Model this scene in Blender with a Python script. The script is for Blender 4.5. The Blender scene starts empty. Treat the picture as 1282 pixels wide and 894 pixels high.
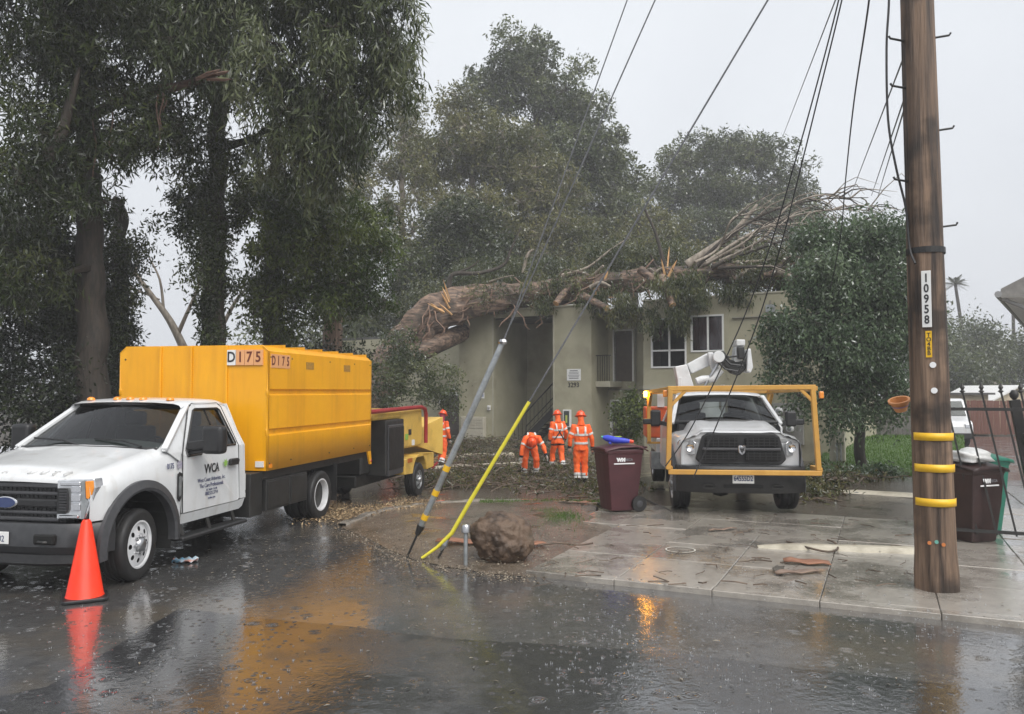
import bpy, bmesh, math, random
import numpy as np
from mathutils import Vector, Matrix
from math import sin, cos, pi, radians, sqrt, atan2
random.seed(7); rng = np.random.default_rng(7)
SC = bpy.context.scene; COL = SC.collection

# ---------------------------------------------------------------- camera
CAM_H = 2.0; FPX = 1000.0; PITCH = math.atan(43 / 1000)
cd = bpy.data.cameras.new('camera'); cam = bpy.data.objects.new('camera', cd); COL.objects.link(cam)
cam.location = (0, 0, CAM_H); cam.rotation_euler = (pi / 2 + PITCH, 0, 0)
cd.sensor_width = 36; cd.lens = 36 * FPX / 1282; cd.clip_start = 0.1; cd.clip_end = 3000
SC.camera = cam
# ---------------------------------------------------------------- sky, sun, exposure (overcast, raining)
SUN_EL, SUN_AZ = 52, 150            # azimuth clockwise from +Y: the bright part of the overcast lies behind the camera, to the right
wd = bpy.data.worlds.new('World'); SC.world = wd; wd.use_nodes = True
wn = wd.node_tree.nodes; wl = wd.node_tree.links; bg = wn['Background']
sky = wn.new('ShaderNodeTexSky'); sky.sky_type = 'NISHITA'; sky.sun_disc = False
sky.sun_elevation = radians(SUN_EL); sky.sun_rotation = radians(SUN_AZ); sky.air_density = 1.5; sky.dust_density = 6
hs = wn.new('ShaderNodeHueSaturation'); hs.inputs['Saturation'].default_value = .18
wl.new(sky.outputs[0], hs.inputs['Color'])
tc = wn.new('ShaderNodeTexCoord'); cn = wn.new('ShaderNodeTexNoise'); cn.inputs['Scale'].default_value = 1.6
cn.inputs['Detail'].default_value = 5; wl.new(tc.outputs['Generated'], cn.inputs['Vector'])
cr = wn.new('ShaderNodeValToRGB'); cr.color_ramp.elements[0].position = .3; cr.color_ramp.elements[1].position = .75
cr.color_ramp.elements[0].color = (5.5, 5.75, 6.25, 1); cr.color_ramp.elements[1].color = (7.2, 7.5, 7.9, 1)
wl.new(cn.outputs['Fac'], cr.inputs['Fac'])
mx = wn.new('ShaderNodeMixRGB'); mx.inputs['Fac'].default_value = .8
wl.new(hs.outputs[0], mx.inputs[1]); wl.new(cr.outputs[0], mx.inputs[2]); wl.new(mx.outputs[0], bg.inputs['Color'])
bg.inputs['Strength'].default_value = .068
sd = bpy.data.lights.new('sun', 'SUN'); sd.energy = 1.5; sd.angle = radians(55); sd.color = (1, .97, .93)
so = bpy.data.objects.new('sun', sd); COL.objects.link(so)
so.rotation_euler = (radians(90 - SUN_EL), 0, radians(180 - SUN_AZ) )
SC.view_settings.view_transform = 'Standard'; SC.view_settings.look = 'None'
SC.view_settings.exposure = 1.1; SC.view_settings.gamma = 1.0
SC.render.engine = 'CYCLES'; SC.cycles.max_bounces = 5; SC.cycles.diffuse_bounces = 2; SC.cycles.glossy_bounces = 3; SC.cycles.transparent_max_bounces = 8; SC.cycles.volume_bounces = 0
SC.cycles.use_denoising = True

# ---------------------------------------------------------------- pixel helpers (a pixel gives a direction; distance comes from ground / wall / size)
def ray(px, py):
    a = (px - 641) / FPX; b = -(py - 447) / FPX
    return np.array([a, cos(PITCH) - b * sin(PITCH), sin(PITCH) + b * cos(PITCH)])
def at(px, py, Y):
    r = ray(px, py); p = r * (Y / r[1]); return Vector((p[0], p[1], p[2] + CAM_H))
def ss(a, b, x):
    t = min(1, max(0, (x - a) / (b - a))); return t * t * (3 - 2 * t)
def gz(x, y):
    y = y - 4.5 * ss(1.9, 3.4, x)
    return -.3 * ss(13, 18, y) - .1 * ss(18, 25, y) - .15 * ss(25, 31, y)
def G(px, py, dz=0):
    r = ray(px, py); z = dz
    for _ in range(6):
        t = (z - CAM_H) / r[2]; p = r * t; z = gz(p[0], p[1]) + dz
    return Vector((p[0], p[1], z))

# ---------------------------------------------------------------- mesh builder
class MB:
    def __init__(s): s.v = []; s.f = []; s.mi = []; s.m = 0; s.M = Matrix()
    def add(s, vs, fs):
        o = len(s.v); s.v += [tuple(s.M @ Vector(p)) for p in vs]
        s.f += [tuple(i + o for i in f) for f in fs]; s.mi += [s.m] * len(fs); return s
    def box(s, c, d, R=None):
        x, y, z = d[0] / 2, d[1] / 2, d[2] / 2
        vs = [Vector(p) for p in ((-x,-y,-z),(x,-y,-z),(x,y,-z),(-x,y,-z),(-x,-y,z),(x,-y,z),(x,y,z),(-x,y,z))]
        if R is not None: vs = [R @ p for p in vs]
        return s.add([p + Vector(c) for p in vs], [(0,3,2,1),(4,5,6,7),(0,1,5,4),(1,2,6,5),(2,3,7,6),(3,0,4,7)])
    def b2(s, lo, hi): return s.box([(a + b) / 2 for a, b in zip(lo, hi)], [abs(b - a) for a, b in zip(lo, hi)])
    def beam(s, p, q, w, h=None, up=(0, 0, 1)):
        p = Vector(p); q = Vector(q); h = h or w; d = (q - p); L = d.length; d.normalize(); up = Vector(up)
        if abs(d.dot(up)) > .99: up = Vector((1, 0, 0))
        a = d.cross(up).normalized(); b = a.cross(d)
        R = Matrix((d, a, b)).transposed()
        return s.box((p + q) / 2, (L, w, h), R)
    def tube(s, pts, r, n=8, cap=True, ell=None):
        pts = [Vector(p) for p in pts]; k = len(pts); rr = r if hasattr(r, '__len__') else [r] * k
        vs = []; fs = []; prev = None
        for i, p in enumerate(pts):
            t = (pts[min(i + 1, k - 1)] - pts[max(i - 1, 0)])
            t = t.normalized() if t.length > 1e-9 else Vector((0, 0, 1))
            if prev is None:
                a = t.cross(Vector((0, 0, 1)))
                if a.length < .1: a = t.cross(Vector((0, 1, 0)))
                a.normalize()
            else:
                a = prev - t * prev.dot(t); a.normalize()
            prev = a; b = t.cross(a)
            for j in range(n):
                th = 2 * pi * j / n; vs.append(p + (a * cos(th) + b * sin(th)) * rr[i])
        for i in range(k - 1):
            for j in range(n):
                fs.append((i*n+j, i*n+(j+1)%n, (i+1)*n+(j+1)%n, (i+1)*n+j))
        if cap: fs += [tuple(range(n))[::-1], tuple(range((k-1)*n, k*n))]
        return s.add(vs, fs)
    def lathe(s, prof, c, axis='y', n=24, cap=True):
        vs = []; fs = []; k = len(prof)
        for (r, h) in prof:
            for j in range(n):
                th = 2 * pi * j / n; u, w = r * cos(th), r * sin(th)
                p = {'x': (h, u, w), 'y': (u, h, w), 'z': (u, w, h)}[axis]
                vs.append(Vector(p) + Vector(c))
        for i in range(k - 1):
            for j in range(n): fs.append((i*n+j, i*n+(j+1)%n, (i+1)*n+(j+1)%n, (i+1)*n+j))
        if cap: fs += [tuple(range(n))[::-1], tuple(range((k-1)*n, k*n))]
        return s.add(vs, fs)
    def loft(s, secs, closed=False, cap=False):
        n = len(secs[0]); vs = [p for sec in secs for p in sec]; fs = []
        for i in range(len(secs) - 1):
            for j in range(n if closed else n - 1):
                fs.append((i*n+j, i*n+(j+1)%n, (i+1)*n+(j+1)%n, (i+1)*n+j))
        if cap: fs += [tuple(range(n))[::-1], tuple(range((len(secs)-1)*n, len(secs)*n))]
        return s.add(vs, fs)
    def prism(s, poly, fa, fb):            # closed prism between two mappings of one 2-D polygon
        n = len(poly)
        return s.add([fa(*p) for p in poly] + [fb(*p) for p in poly],
                     [tuple(range(n))[::-1], tuple(range(n, 2*n))] + [(j, (j+1)%n, n+(j+1)%n, n+j) for j in range(n)])
    def plate(s, outer, holes, fn):        # 2-D outline with holes, mapped to space
        bm = bmesh.new(); es = []
        for loop in [outer] + list(holes):
            vv = [bm.verts.new((p[0], p[1], 0)) for p in loop]
            es += [bm.edges.new((vv[i], vv[(i+1) % len(vv)])) for i in range(len(vv))]
        bmesh.ops.triangle_fill(bm, use_beauty=True, use_dissolve=False, edges=es, normal=(0, 0, 1))
        bm.verts.index_update()
        vs = [fn(v.co.x, v.co.y) for v in bm.verts]; fs = [[v.index for v in f.verts] for f in bm.faces]
        bm.free(); return s.add(vs, fs)
    def slabplate(s, outer, holes, f0, f1):    # plate with holes and real thickness between two mappings
        bm = bmesh.new(); es = []; loops = []; k = 0; pts = []
        for loop in [outer] + list(holes):
            vv = [bm.verts.new((p[0], p[1], 0)) for p in loop]; loops.append(range(k, k + len(loop))); k += len(loop); pts += list(loop)
            es += [bm.edges.new((vv[i], vv[(i+1) % len(vv)])) for i in range(len(vv))]
        bmesh.ops.triangle_fill(bm, use_beauty=True, use_dissolve=False, edges=es, normal=(0, 0, 1)); bm.verts.index_update()
        tri = [[v.index for v in f.verts] for f in bm.faces]; bm.free(); n = len(pts)
        fs = tri + [[i + n for i in t[::-1]] for t in tri]
        for lp in loops:
            L = list(lp)
            for i in range(len(L)): a, b = L[i], L[(i+1) % len(L)]; fs.append((a, b, b + n, a + n))
        return s.add([f0(*q) for q in pts] + [f1(*q) for q in pts], fs)
    def build(s, name, mats, parent=None, smooth=None, bevel=0, seg=1, solid=0, off=-1, sub=0):
        me = bpy.data.meshes.new(name); me.from_pydata(s.v, [], s.f)
        if not isinstance(mats, (list, tuple)): mats = [mats]
        for m in mats: me.materials.append(m)
        if len(mats) > 1: me.polygons.foreach_set('material_index', s.mi)
        bm = bmesh.new(); bm.from_mesh(me); bmesh.ops.recalc_face_normals(bm, faces=bm.faces); bm.to_mesh(me); bm.free()
        if smooth is not None:
            me.polygons.foreach_set('use_smooth', [True] * len(me.polygons)); me.set_sharp_from_angle(angle=radians(smooth))
        o = bpy.data.objects.new(name, me); COL.objects.link(o)
        if parent: o.parent = parent
        if solid: md = o.modifiers.new('s', 'SOLIDIFY'); md.thickness = solid; md.offset = off
        if bevel: md = o.modifiers.new('b', 'BEVEL'); md.width = bevel; md.segments = seg; md.limit_method = 'ANGLE'; md.angle_limit = radians(35)
        if sub: md = o.modifiers.new('u', 'SUBSURF'); md.levels = sub; md.render_levels = sub
        return o
def tag(o, label=None, cat=None, group=None, kind=None):
    if label: o['label'] = label
    if cat: o['category'] = cat
    if group: o['group'] = group
    if kind: o['kind'] = kind
    return o
def thing(name, label, cat, loc=(0, 0, 0), rz=0, group=None):
    o = bpy.data.objects.new(name, None); COL.objects.link(o); o.empty_display_size = .2
    o.location = loc; o.rotation_euler = (0, 0, rz); return tag(o, label, cat, group)
def fast(name, V, n, mat, parent=None, rnd=None):       # V: (m*n,3) corner list of m n-gons
    V = np.asarray(V, np.float32).reshape(-1, 3); m = len(V) // n
    me = bpy.data.meshes.new(name); me.vertices.add(m * n); me.vertices.foreach_set('co', V.ravel())
    me.loops.add(m * n); me.loops.foreach_set('vertex_index', np.arange(m * n, dtype=np.int32))
    me.polygons.add(m); me.polygons.foreach_set('loop_start', np.arange(m, dtype=np.int32) * n)
    me.update(calc_edges=True)
    if rnd is not None:
        at_ = me.attributes.new('rnd', 'FLOAT', 'FACE'); at_.data.foreach_set('value', np.asarray(rnd, np.float32))
    me.materials.append(mat); o = bpy.data.objects.new(name, me); COL.objects.link(o)
    if parent: o.parent = parent
    return o
def text(name, s, size, mat, parent, M, ext=.002, align='CENTER', sx=1.0, bold=0.0, spacing=1.0):
    cu = bpy.data.curves.new(name, 'FONT'); cu.body = s; cu.size = size; cu.extrude = ext; cu.align_x = align; cu.align_y = 'CENTER'
    cu.offset = bold; cu.resolution_u = 3; cu.space_character = spacing
    o = bpy.data.objects.new(name, cu); COL.objects.link(o)
    dg = bpy.context.evaluated_depsgraph_get(); me = bpy.data.meshes.new_from_object(o.evaluated_get(dg))
    bpy.data.objects.remove(o); bpy.data.curves.remove(cu)
    me.transform(Matrix.Diagonal((sx, 1, 1, 1))); me.transform(M); me.materials.clear(); me.materials.append(mat); me.name = name
    o = bpy.data.objects.new(name, me); COL.objects.link(o); o.parent = parent; return o
def frame(origin, xdir, ydir):          # text frame: x = reading direction, y = up
    x = Vector(xdir).normalized(); y = Vector(ydir).normalized(); z = x.cross(y)
    M = Matrix((x, y, z)).transposed().to_4x4(); M.translation = Vector(origin); return M

# ---------------------------------------------------------------- materials
MATS = {}
def pm(name, c1, c2=None, scale=6, rough=.5, rough2=None, metal=0, bump=0, bscale=60, stretch=(1, 1, 1), coat=0, detail=5,
       spec=.5, lo=.35, hi=.65, emit=None, estr=0, dirt=None, dscale=2.5, dlo=.5, dhi=.75, trans=0, dstretch=(1, 1, 1)):
    if name in MATS: return MATS[name]
    m = bpy.data.materials.new(name); m.use_nodes = True; n = m.node_tree.nodes; l = m.node_tree.links
    p = n['Principled BSDF']; c2 = c2 or c1
    tc = n.new('ShaderNodeTexCoord'); mp = n.new('ShaderNodeMapping'); mp.inputs['Scale'].default_value = stretch
    l.new(tc.outputs['Object'], mp.inputs['Vector'])
    nz = n.new('ShaderNodeTexNoise'); nz.inputs['Scale'].default_value = scale; nz.inputs['Detail'].default_value = detail
    nz.inputs['Roughness'].default_value = .6; l.new(mp.outputs[0], nz.inputs['Vector'])
    rp = n.new('ShaderNodeValToRGB'); rp.color_ramp.elements[0].position = lo; rp.color_ramp.elements[1].position = hi
    rp.color_ramp.elements[0].color = (*c1, 1); rp.color_ramp.elements[1].color = (*c2, 1)
    l.new(nz.outputs['Fac'], rp.inputs['Fac']); out = rp.outputs[0]
    if dirt:
        dn = n.new('ShaderNodeTexNoise'); dn.inputs['Scale'].default_value = dscale; dn.inputs['Detail'].default_value = 6
        dm = n.new('ShaderNodeMapping'); dm.inputs['Scale'].default_value = dstretch; l.new(tc.outputs['Object'], dm.inputs['Vector']); l.new(dm.outputs[0], dn.inputs['Vector'])
        dr = n.new('ShaderNodeMapRange'); dr.inputs[1].default_value = dlo; dr.inputs[2].default_value = dhi; dr.inputs[4].default_value = .8
        l.new(dn.outputs['Fac'], dr.inputs[0]); mi = n.new('ShaderNodeMixRGB'); mi.inputs[2].default_value = (*dirt, 1)
        l.new(dr.outputs[0], mi.inputs[0]); l.new(out, mi.inputs[1]); out = mi.outputs[0]
    l.new(out, p.inputs['Base Color'])
    if rough2 is not None:
        mr = n.new('ShaderNodeMapRange'); mr.inputs[1].default_value = .35; mr.inputs[2].default_value = .65
        mr.inputs[3].default_value = rough; mr.inputs[4].default_value = rough2
        l.new(nz.outputs['Fac'], mr.inputs[0]); l.new(mr.outputs[0], p.inputs['Roughness'])
    else: p.inputs['Roughness'].default_value = rough
    p.inputs['Metallic'].default_value = metal; p.inputs['Specular IOR Level'].default_value = spec
    if coat: p.inputs['Coat Weight'].default_value = coat; p.inputs['Coat Roughness'].default_value = .06
    if trans: p.inputs['Transmission Weight'].default_value = trans
    if emit: p.inputs['Emission Color'].default_value = (*emit, 1); p.inputs['Emission Strength'].default_value = estr
    if bump:
        bn = n.new('ShaderNodeTexNoise'); bn.inputs['Scale'].default_value = bscale; bn.inputs['Detail'].default_value = 4
        l.new(mp.outputs[0], bn.inputs['Vector']); bp = n.new('ShaderNodeBump'); bp.inputs['Strength'].default_value = bump
        bp.inputs['Distance'].default_value = .02; l.new(bn.outputs['Fac'], bp.inputs['Height']); l.new(bp.outputs[0], p.inputs['Normal'])
    MATS[name] = m; return m
def wet(name, c1, c2, scale=.8, film=(.03, .3), puddle=(.42, .6), grit=260, gb=.35, ring=.25, stain=None, sscale=.35, ringscale=5.0, coatr=.1, ior=1.45):
    """wet ground: dark film, smooth puddles where the large noise is high, grit elsewhere, rain rings on the puddles"""
    m = bpy.data.materials.new(name); m.use_nodes = True; n = m.node_tree.nodes; l = m.node_tree.links; p = n['Principled BSDF']
    tc = n.new('ShaderNodeTexCoord')
    def noise(sc, det=5, rg=.6):
        q = n.new('ShaderNodeTexNoise'); q.inputs['Scale'].default_value = sc; q.inputs['Detail'].default_value = det
        q.inputs['Roughness'].default_value = rg; l.new(tc.outputs['Object'], q.inputs['Vector']); return q.outputs['Fac']
    def mr(x, a, b, c, d):
        q = n.new('ShaderNodeMapRange'); q.interpolation_type = 'SMOOTHSTEP'
        for i, v in zip((1, 2, 3, 4), (a, b, c, d)): q.inputs[i].default_value = v
        l.new(x, q.inputs[0]); return q.outputs[0]
    def mth(op, a, b):
        q = n.new('ShaderNodeMath'); q.operation = op
        for i, v in enumerate((a, b)):
            if isinstance(v, (int, float)): q.inputs[i].default_value = v
            else: l.new(v, q.inputs[i])
        return q.outputs[0]
    big = noise(scale, 4, .55); pud = mr(big, puddle[0], puddle[1], 0, 1)
    fine = noise(grit, 3); mid = noise(9, 6)
    rp = n.new('ShaderNodeValToRGB'); rp.color_ramp.elements[0].color = (*c1, 1); rp.color_ramp.elements[1].color = (*c2, 1)
    rp.color_ramp.elements[0].position = .33; rp.color_ramp.elements[1].position = .68
    l.new(mth('ADD', mth('MULTIPLY', mid, .6), mth('MULTIPLY', fine, .4)), rp.inputs['Fac']); out = rp.outputs[0]
    if stain:
        mi = n.new('ShaderNodeMixRGB'); mi.inputs[2].default_value = (*stain, 1); l.new(mr(noise(sscale, 6, .65), .48, .66, 0, .75), mi.inputs[0])
        l.new(out, mi.inputs[1]); out = mi.outputs[0]
    l.new(out, p.inputs['Base Color'])
    l.new(mr(pud, 0, 1, film[1], film[0]), p.inputs['Roughness'])
    p.inputs['IOR'].default_value = ior; p.inputs['Coat Weight'].default_value = 1; p.inputs['Coat IOR'].default_value = 1.33; p.inputs['Coat Roughness'].default_value = coatr
    # rain rings
    vo = n.new('ShaderNodeTexVoronoi'); vo.inputs['Scale'].default_value = ringscale; l.new(tc.outputs['Object'], vo.inputs['Vector'])
    w = mth('SINE', mth('MULTIPLY', vo.outputs['Distance'], 60), 0); ringh = mth('MULTIPLY', w, mr(vo.outputs['Distance'], .05, .45, 1, 0)); sx_ = n.new('ShaderNodeSeparateColor'); l.new(vo.outputs['Color'], sx_.inputs[0]); ringh = mth('MULTIPLY', ringh, mr(sx_.outputs[0], .62, .66, 0, 1))
    vo2 = n.new('ShaderNodeTexVoronoi'); vo2.inputs['Scale'].default_value = ringscale * 3.1; l.new(tc.outputs['Object'], vo2.inputs['Vector'])
    w2 = mth('MULTIPLY', mth('SINE', mth('MULTIPLY', vo2.outputs['Distance'], 26), 0), mr(vo2.outputs['Distance'], .05, .45, 1, 0)); sx2 = n.new('ShaderNodeSeparateColor'); l.new(vo2.outputs['Color'], sx2.inputs[0]); w2 = mth('MULTIPLY', w2, mr(sx2.outputs[0], .6, .64, 0, 1))
    hgt = mth('ADD', mth('MULTIPLY', mth('ADD', ringh, w2), ring * .02), mth('MULTIPLY', mth('MULTIPLY', fine, mr(pud, 0, 1, 1, .12)), gb * .02))
    wav = mth('ADD', hgt, mth('MULTIPLY', noise(14, 3), .01))
    bp = n.new('ShaderNodeBump'); bp.inputs['Strength'].default_value = .6; bp.inputs['Distance'].default_value = .35
    l.new(wav, bp.inputs['Height']); l.new(bp.outputs[0], p.inputs['Normal']); l.new(bp.outputs[0], p.inputs['Coat Normal'])
    MATS[name] = m; return m
def leafmat(name, cols, trans=.35, rough=.45):
    m = bpy.data.materials.new(name); m.use_nodes = True; n = m.node_tree.nodes; l = m.node_tree.links
    n.remove(n['Principled BSDF']); o = n['Material Output']
    a = n.new('ShaderNodeAttribute'); a.attribute_name = 'rnd'
    rp = n.new('ShaderNodeValToRGB'); e = rp.color_ramp.elements
    while len(e) < len(cols): e.new(.5)
    for i, c in enumerate(cols): e[i].position = i / (len(cols) - 1); e[i].color = (*c, 1)
    l.new(a.outputs['Fac'], rp.inputs['Fac'])
    d = n.new('ShaderNodeBsdfDiffuse'); t = n.new('ShaderNodeBsdfTranslucent'); g = n.new('ShaderNodeBsdfGlossy'); g.inputs['Roughness'].default_value = rough
    l.new(rp.outputs[0], d.inputs['Color']); l.new(rp.outputs[0], t.inputs['Color'])
    m1 = n.new('ShaderNodeMixShader'); m1.inputs[0].default_value = trans; l.new(d.outputs[0], m1.inputs[1]); l.new(t.outputs[0], m1.inputs[2])
    lw = n.new('ShaderNodeLayerWeight'); lw.inputs[0].default_value = .25
    m2 = n.new('ShaderNodeMixShader'); l.new(lw.outputs['Fresnel'], m2.inputs[0])
    q = n.new('ShaderNodeMath'); q.operation = 'MULTIPLY'; q.inputs[1].default_value = .3; l.new(lw.outputs['Fresnel'], q.inputs[0]); l.new(q.outputs[0], m2.inputs[0])
    l.new(m1.outputs[0], m2.inputs[1]); l.new(g.outputs[0], m2.inputs[2]); l.new(m2.outputs[0], o.inputs['Surface'])
    MATS[name] = m; return m
def glassmat(name, tint=(.25, .28, .27), rough=.02):
    m = bpy.data.materials.new(name); m.use_nodes = True; n = m.node_tree.nodes; l = m.node_tree.links
    n.remove(n['Principled BSDF']); o = n['Material Output']
    t = n.new('ShaderNodeBsdfTransparent'); t.inputs[0].default_value = (*tint, 1); g = n.new('ShaderNodeBsdfGlossy'); g.inputs['Roughness'].default_value = rough
    fr = n.new('ShaderNodeFresnel'); fr.inputs[0].default_value = 1.5
    ms = n.new('ShaderNodeMixShader'); l.new(fr.outputs[0], ms.inputs[0]); l.new(t.outputs[0], ms.inputs[1]); l.new(g.outputs[0], ms.inputs[2])
    l.new(ms.outputs[0], o.inputs['Surface']); MATS[name] = m; return m

asphalt = wet('wet_asphalt', (.042, .042, .043), (.12, .118, .114), scale=.4, film=(.06, .2), puddle=(.32, .54), stain=(.12, .10, .075), sscale=.5, ring=.35, ior=1.57)
asphalt2 = wet('wet_asphalt_patch', (.02, .02, .021), (.055, .055, .056), scale=.5, film=(.06, .2), puddle=(.34, .54), ring=.4, ior=1.65)
concrete = wet('wet_concrete', (.27, .245, .215), (.42, .385, .335), scale=.9, film=(.05, .3), puddle=(.45, .62), grit=120, gb=.25, ring=.2, stain=(.15, .133, .11), sscale=.9)
mud = wet('wet_mud', (.05, .038, .028), (.12, .095, .07), scale=.7, film=(.06, .5), puddle=(.52, .66), grit=60, gb=1.2, ring=.15, stain=(.02, .016, .012))
dirt = wet('wet_dirt', (.08, .06, .043), (.19, .15, .11), scale=1.1, film=(.08, .6), puddle=(.55, .68), grit=38, gb=2.6, ring=.1, stain=(.05, .042, .03), sscale=1.8)
gravel = wet('wet_gravel', (.06, .058, .055), (.15, .145, .14), scale=1.4, film=(.05, .35), puddle=(.4, .55), grit=40, gb=.9, ring=.3)
soil = pm('soil', (.03, .024, .017), (.06, .05, .034), scale=3, rough=.85, bump=.6, bscale=20)
white_paint = pm('white_paint', (.6, .61, .615), (.66, .67, .675), scale=3, rough=.22, coat=.5, dirt=(.46, .44, .4), dscale=3, dlo=.55, dhi=.85, dstretch=(2, 2, .4))
yellow_paint = pm('yellow_paint', (.80, .355, .002), (.86, .405, .003), scale=1.5, rough=.38, coat=.2, dirt=(.64, .28, .004), dscale=3, dlo=.5, dhi=.8, dstretch=(2.2, 2.2, .22), bump=.04, bscale=5)
mach_yellow = pm('machine_yellow', (.62, .40, .08), (.7, .46, .1), scale=3, rough=.45, dirt=(.3, .2, .06), dlo=.5, dhi=.75)
black_plastic = pm('black_plastic', (.012, .012, .013), (.022, .022, .023), scale=20, rough=.38, rough2=.5)
grey_plastic = pm('grey_plastic', (.045, .046, .05), (.06, .06, .064), scale=20, rough=.35)
black_metal = pm('black_metal', (.012, .012, .012), (.025, .024, .022), scale=7, rough=.4, rough2=.6, bump=.05)
rubber = pm('rubber', (.013, .013, .014), (.024, .023, .022), scale=12, rough=.5, rough2=.7, bump=.1, bscale=40)
chrome = pm('chrome', (.7, .7, .71), rough=.12, metal=1)
steel = pm('steel', (.38, .39, .4), (.5, .5, .51), scale=10, rough=.3, metal=1)
galv = pm('galvanised', (.28, .3, .31), (.4, .42, .43), scale=14, rough=.45, metal=.6, dirt=(.2, .2, .19))
rim_white = pm('rim_white', (.62, .63, .64), (.72, .72, .73), scale=8, rough=.3, dirt=(.3, .3, .3), dlo=.55, dhi=.8)
lamp_clear = pm('lamp_clear', (.6, .62, .64), (.75, .76, .78), scale=30, rough=.08, metal=.7, coat=1)
amber = pm('amber_lens', (.75, .22, .01), (.85, .3, .02), scale=20, rough=.15, coat=.6)
red_lens = pm('red_lens', (.4, .01, .01), rough=.15, coat=.6)
glass = glassmat('vehicle_glass'); win_glass = glassmat('window_glass', (.72, .74, .74))
interior = pm('interior', (.02, .02, .022), (.035, .034, .033), scale=10, rough=.8)
dark = pm('dark_cavity', (.006, .006, .006), rough=.9)
ink = pm('black_ink', (.02, .02, .022), rough=.5); white_ink = pm('white_ink', (.8, .8, .8), rough=.5); navy_ink = pm('navy_ink', (.03, .04, .12), rough=.5)
decal_pink = pm('decal_tan', (.72, .36, .16), rough=.5); decal_white = pm('decal_white', (.72, .72, .70), rough=.5); red_ink = pm('brown_ink', (.13, .025, .01), rough=.5)
green_ink = pm('green_ink', (.25, .45, .08), rough=.5)
# ================================================================ GROUND
def grid(name, xs, ys, zf, mat):
    m = MB(); nx, ny = len(xs), len(ys)
    m.add([(x, y, zf(x, y)) for y in ys for x in xs], [(j*nx+i, j*nx+i+1, (j+1)*nx+i+1, (j+1)*nx+i) for j in range(ny-1) for i in range(nx-1)])
    return tag(m.build(name, mat, smooth=60), kind='structure')
def sheet(name, A, B, nv, mat, dz, bumpf=None, nu=None):   # ruled sheet between two ground polylines
    def rs(P, n):
        P = [Vector((p[0], p[1])) for p in P]; L = [0]
        for a, b in zip(P, P[1:]): L.append(L[-1] + (b - a).length)
        out = []
        for i in range(n):
            t = L[-1] * i / (n - 1); k = max(j for j in range(len(L)) if L[j] <= t + 1e-9); k = min(k, len(P) - 2)
            out.append(P[k].lerp(P[k+1], (t - L[k]) / (L[k+1] - L[k])))
        return out
    nu = nu or 30; a, b = rs(A, nu), rs(B, nu); m = MB(); V = []
    for j in range(nv):
        for i in range(nu):
            p = a[i].lerp(b[i], j / (nv - 1)); z = gz(p.x, p.y) + dz
            if bumpf: z += bumpf(i / (nu - 1), j / (nv - 1), p)
            V.append((p.x, p.y, z))
    m.add(V, [(j*nu+i, j*nu+i+1, (j+1)*nu+i+1, (j+1)*nu+i) for j in range(nv-1) for i in range(nu-1)])
    return m.build(name, mat, smooth=60)
def nz2(x, y): return sin(x*2.1+1.3*y)*.5 + sin(3.7*x-2.9*y+1)*.3 + sin(7.3*x+5.1*y)*.2

xs = sorted(set([-60, -45, -35, -26, -20] + [-16 + .8*i for i in range(41)] + [20, 26, 35, 45, 60])); ys = [-20, -12, -6, -2] + [.7*i for i in range(54)]
grid('road', xs, ys, gz, asphalt)
grid('ground', [-190, -100, -60, 60, 100, 190], [-60, 36, 60, 100, 190], lambda x, y: -.66 if y > 30 else -.8, soil)
# newer, darker asphalt patches with their saw-cut seams
def patch(pts, dz):
    m = MB(); P = [G(*p) for p in pts]; m.add([(p.x, p.y, p.z + dz) for p in P], [tuple(range(len(P)))])
    return tag(m.build('road_patch', asphalt2), kind='structure')
patch([(225, 762), (330, 775), (450, 786), (560, 800), (700, 808), (850, 818), (985, 836), (1120, 850), (1262, 866), (1240, 1200), (-200, 1200), (-150, 905), (60, 860)], .004)

# concrete sidewalk and driveway apron: slabs laid in the kerb's own frame
SO = Vector((.16, 8.75)); SU = Vector((.907, -.42)); SV = Vector((.42, .907)); SLAB = .05
def S(u, v, z=0): p = SO + SU * u + SV * v; return Vector((p.x, p.y, gz(p.x, p.y) + z))
def suv(p): d = Vector((p[0], p[1])) - SO; return d.dot(SU), d.dot(SV)
bed = MB()
for (u0, u1, v0, v1) in ((.0, 16, .02, 5.5), (4.5, 7.0, 5.5, 11.5)):
    nu, nv = 8, 8; V = [S(u0+(u1-u0)*i/nu, v0+(v1-v0)*j/nv, .012) for j in range(nv+1) for i in range(nu+1)]
    bed.add(V, [(j*(nu+1)+i, j*(nu+1)+i+1, (j+1)*(nu+1)+i+1, (j+1)*(nu+1)+i) for j in range(nv) for i in range(nu)])
walk = tag(bed.build('sidewalk', dirt), kind='structure')
def slab(u0, u1, v0, v1, par, top=SLAB, mat=concrete, name='slab'):
    m = MB(); g = .0035; dz = random.uniform(-.004, .004); t = [random.uniform(-.004, .004) for _ in range(4)]
    cs = [(u0+g, v0+g), (u1-g, v0+g), (u1-g, v1-g), (u0+g, v1-g)]
    V = [S(u, v, -.02) for u, v in cs] + [S(u, v, top + dz + t[i]) for i, (u, v) in enumerate(cs)]
    m.add(V, [(0,3,2,1),(4,5,6,7),(0,1,5,4),(1,2,6,5),(2,3,7,6),(3,0,4,7)])
    return m.build(name, mat, par, bevel=.006)
rows = [.17, 1.28, 2.32, 3.38, 4.45, 5.55]
us = [-.02, .98, 1.98, 2.97, 3.97, 4.95, 5.95, 6.95, 8, 9.2, 10.5, 12, 14, 16]
for j in range(5):
    for i in range(len(us) - 1):
        if j == 4 and us[i] > 7: continue
        slab(us[i], us[i+1], rows[j], rows[j+1], walk)
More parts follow.
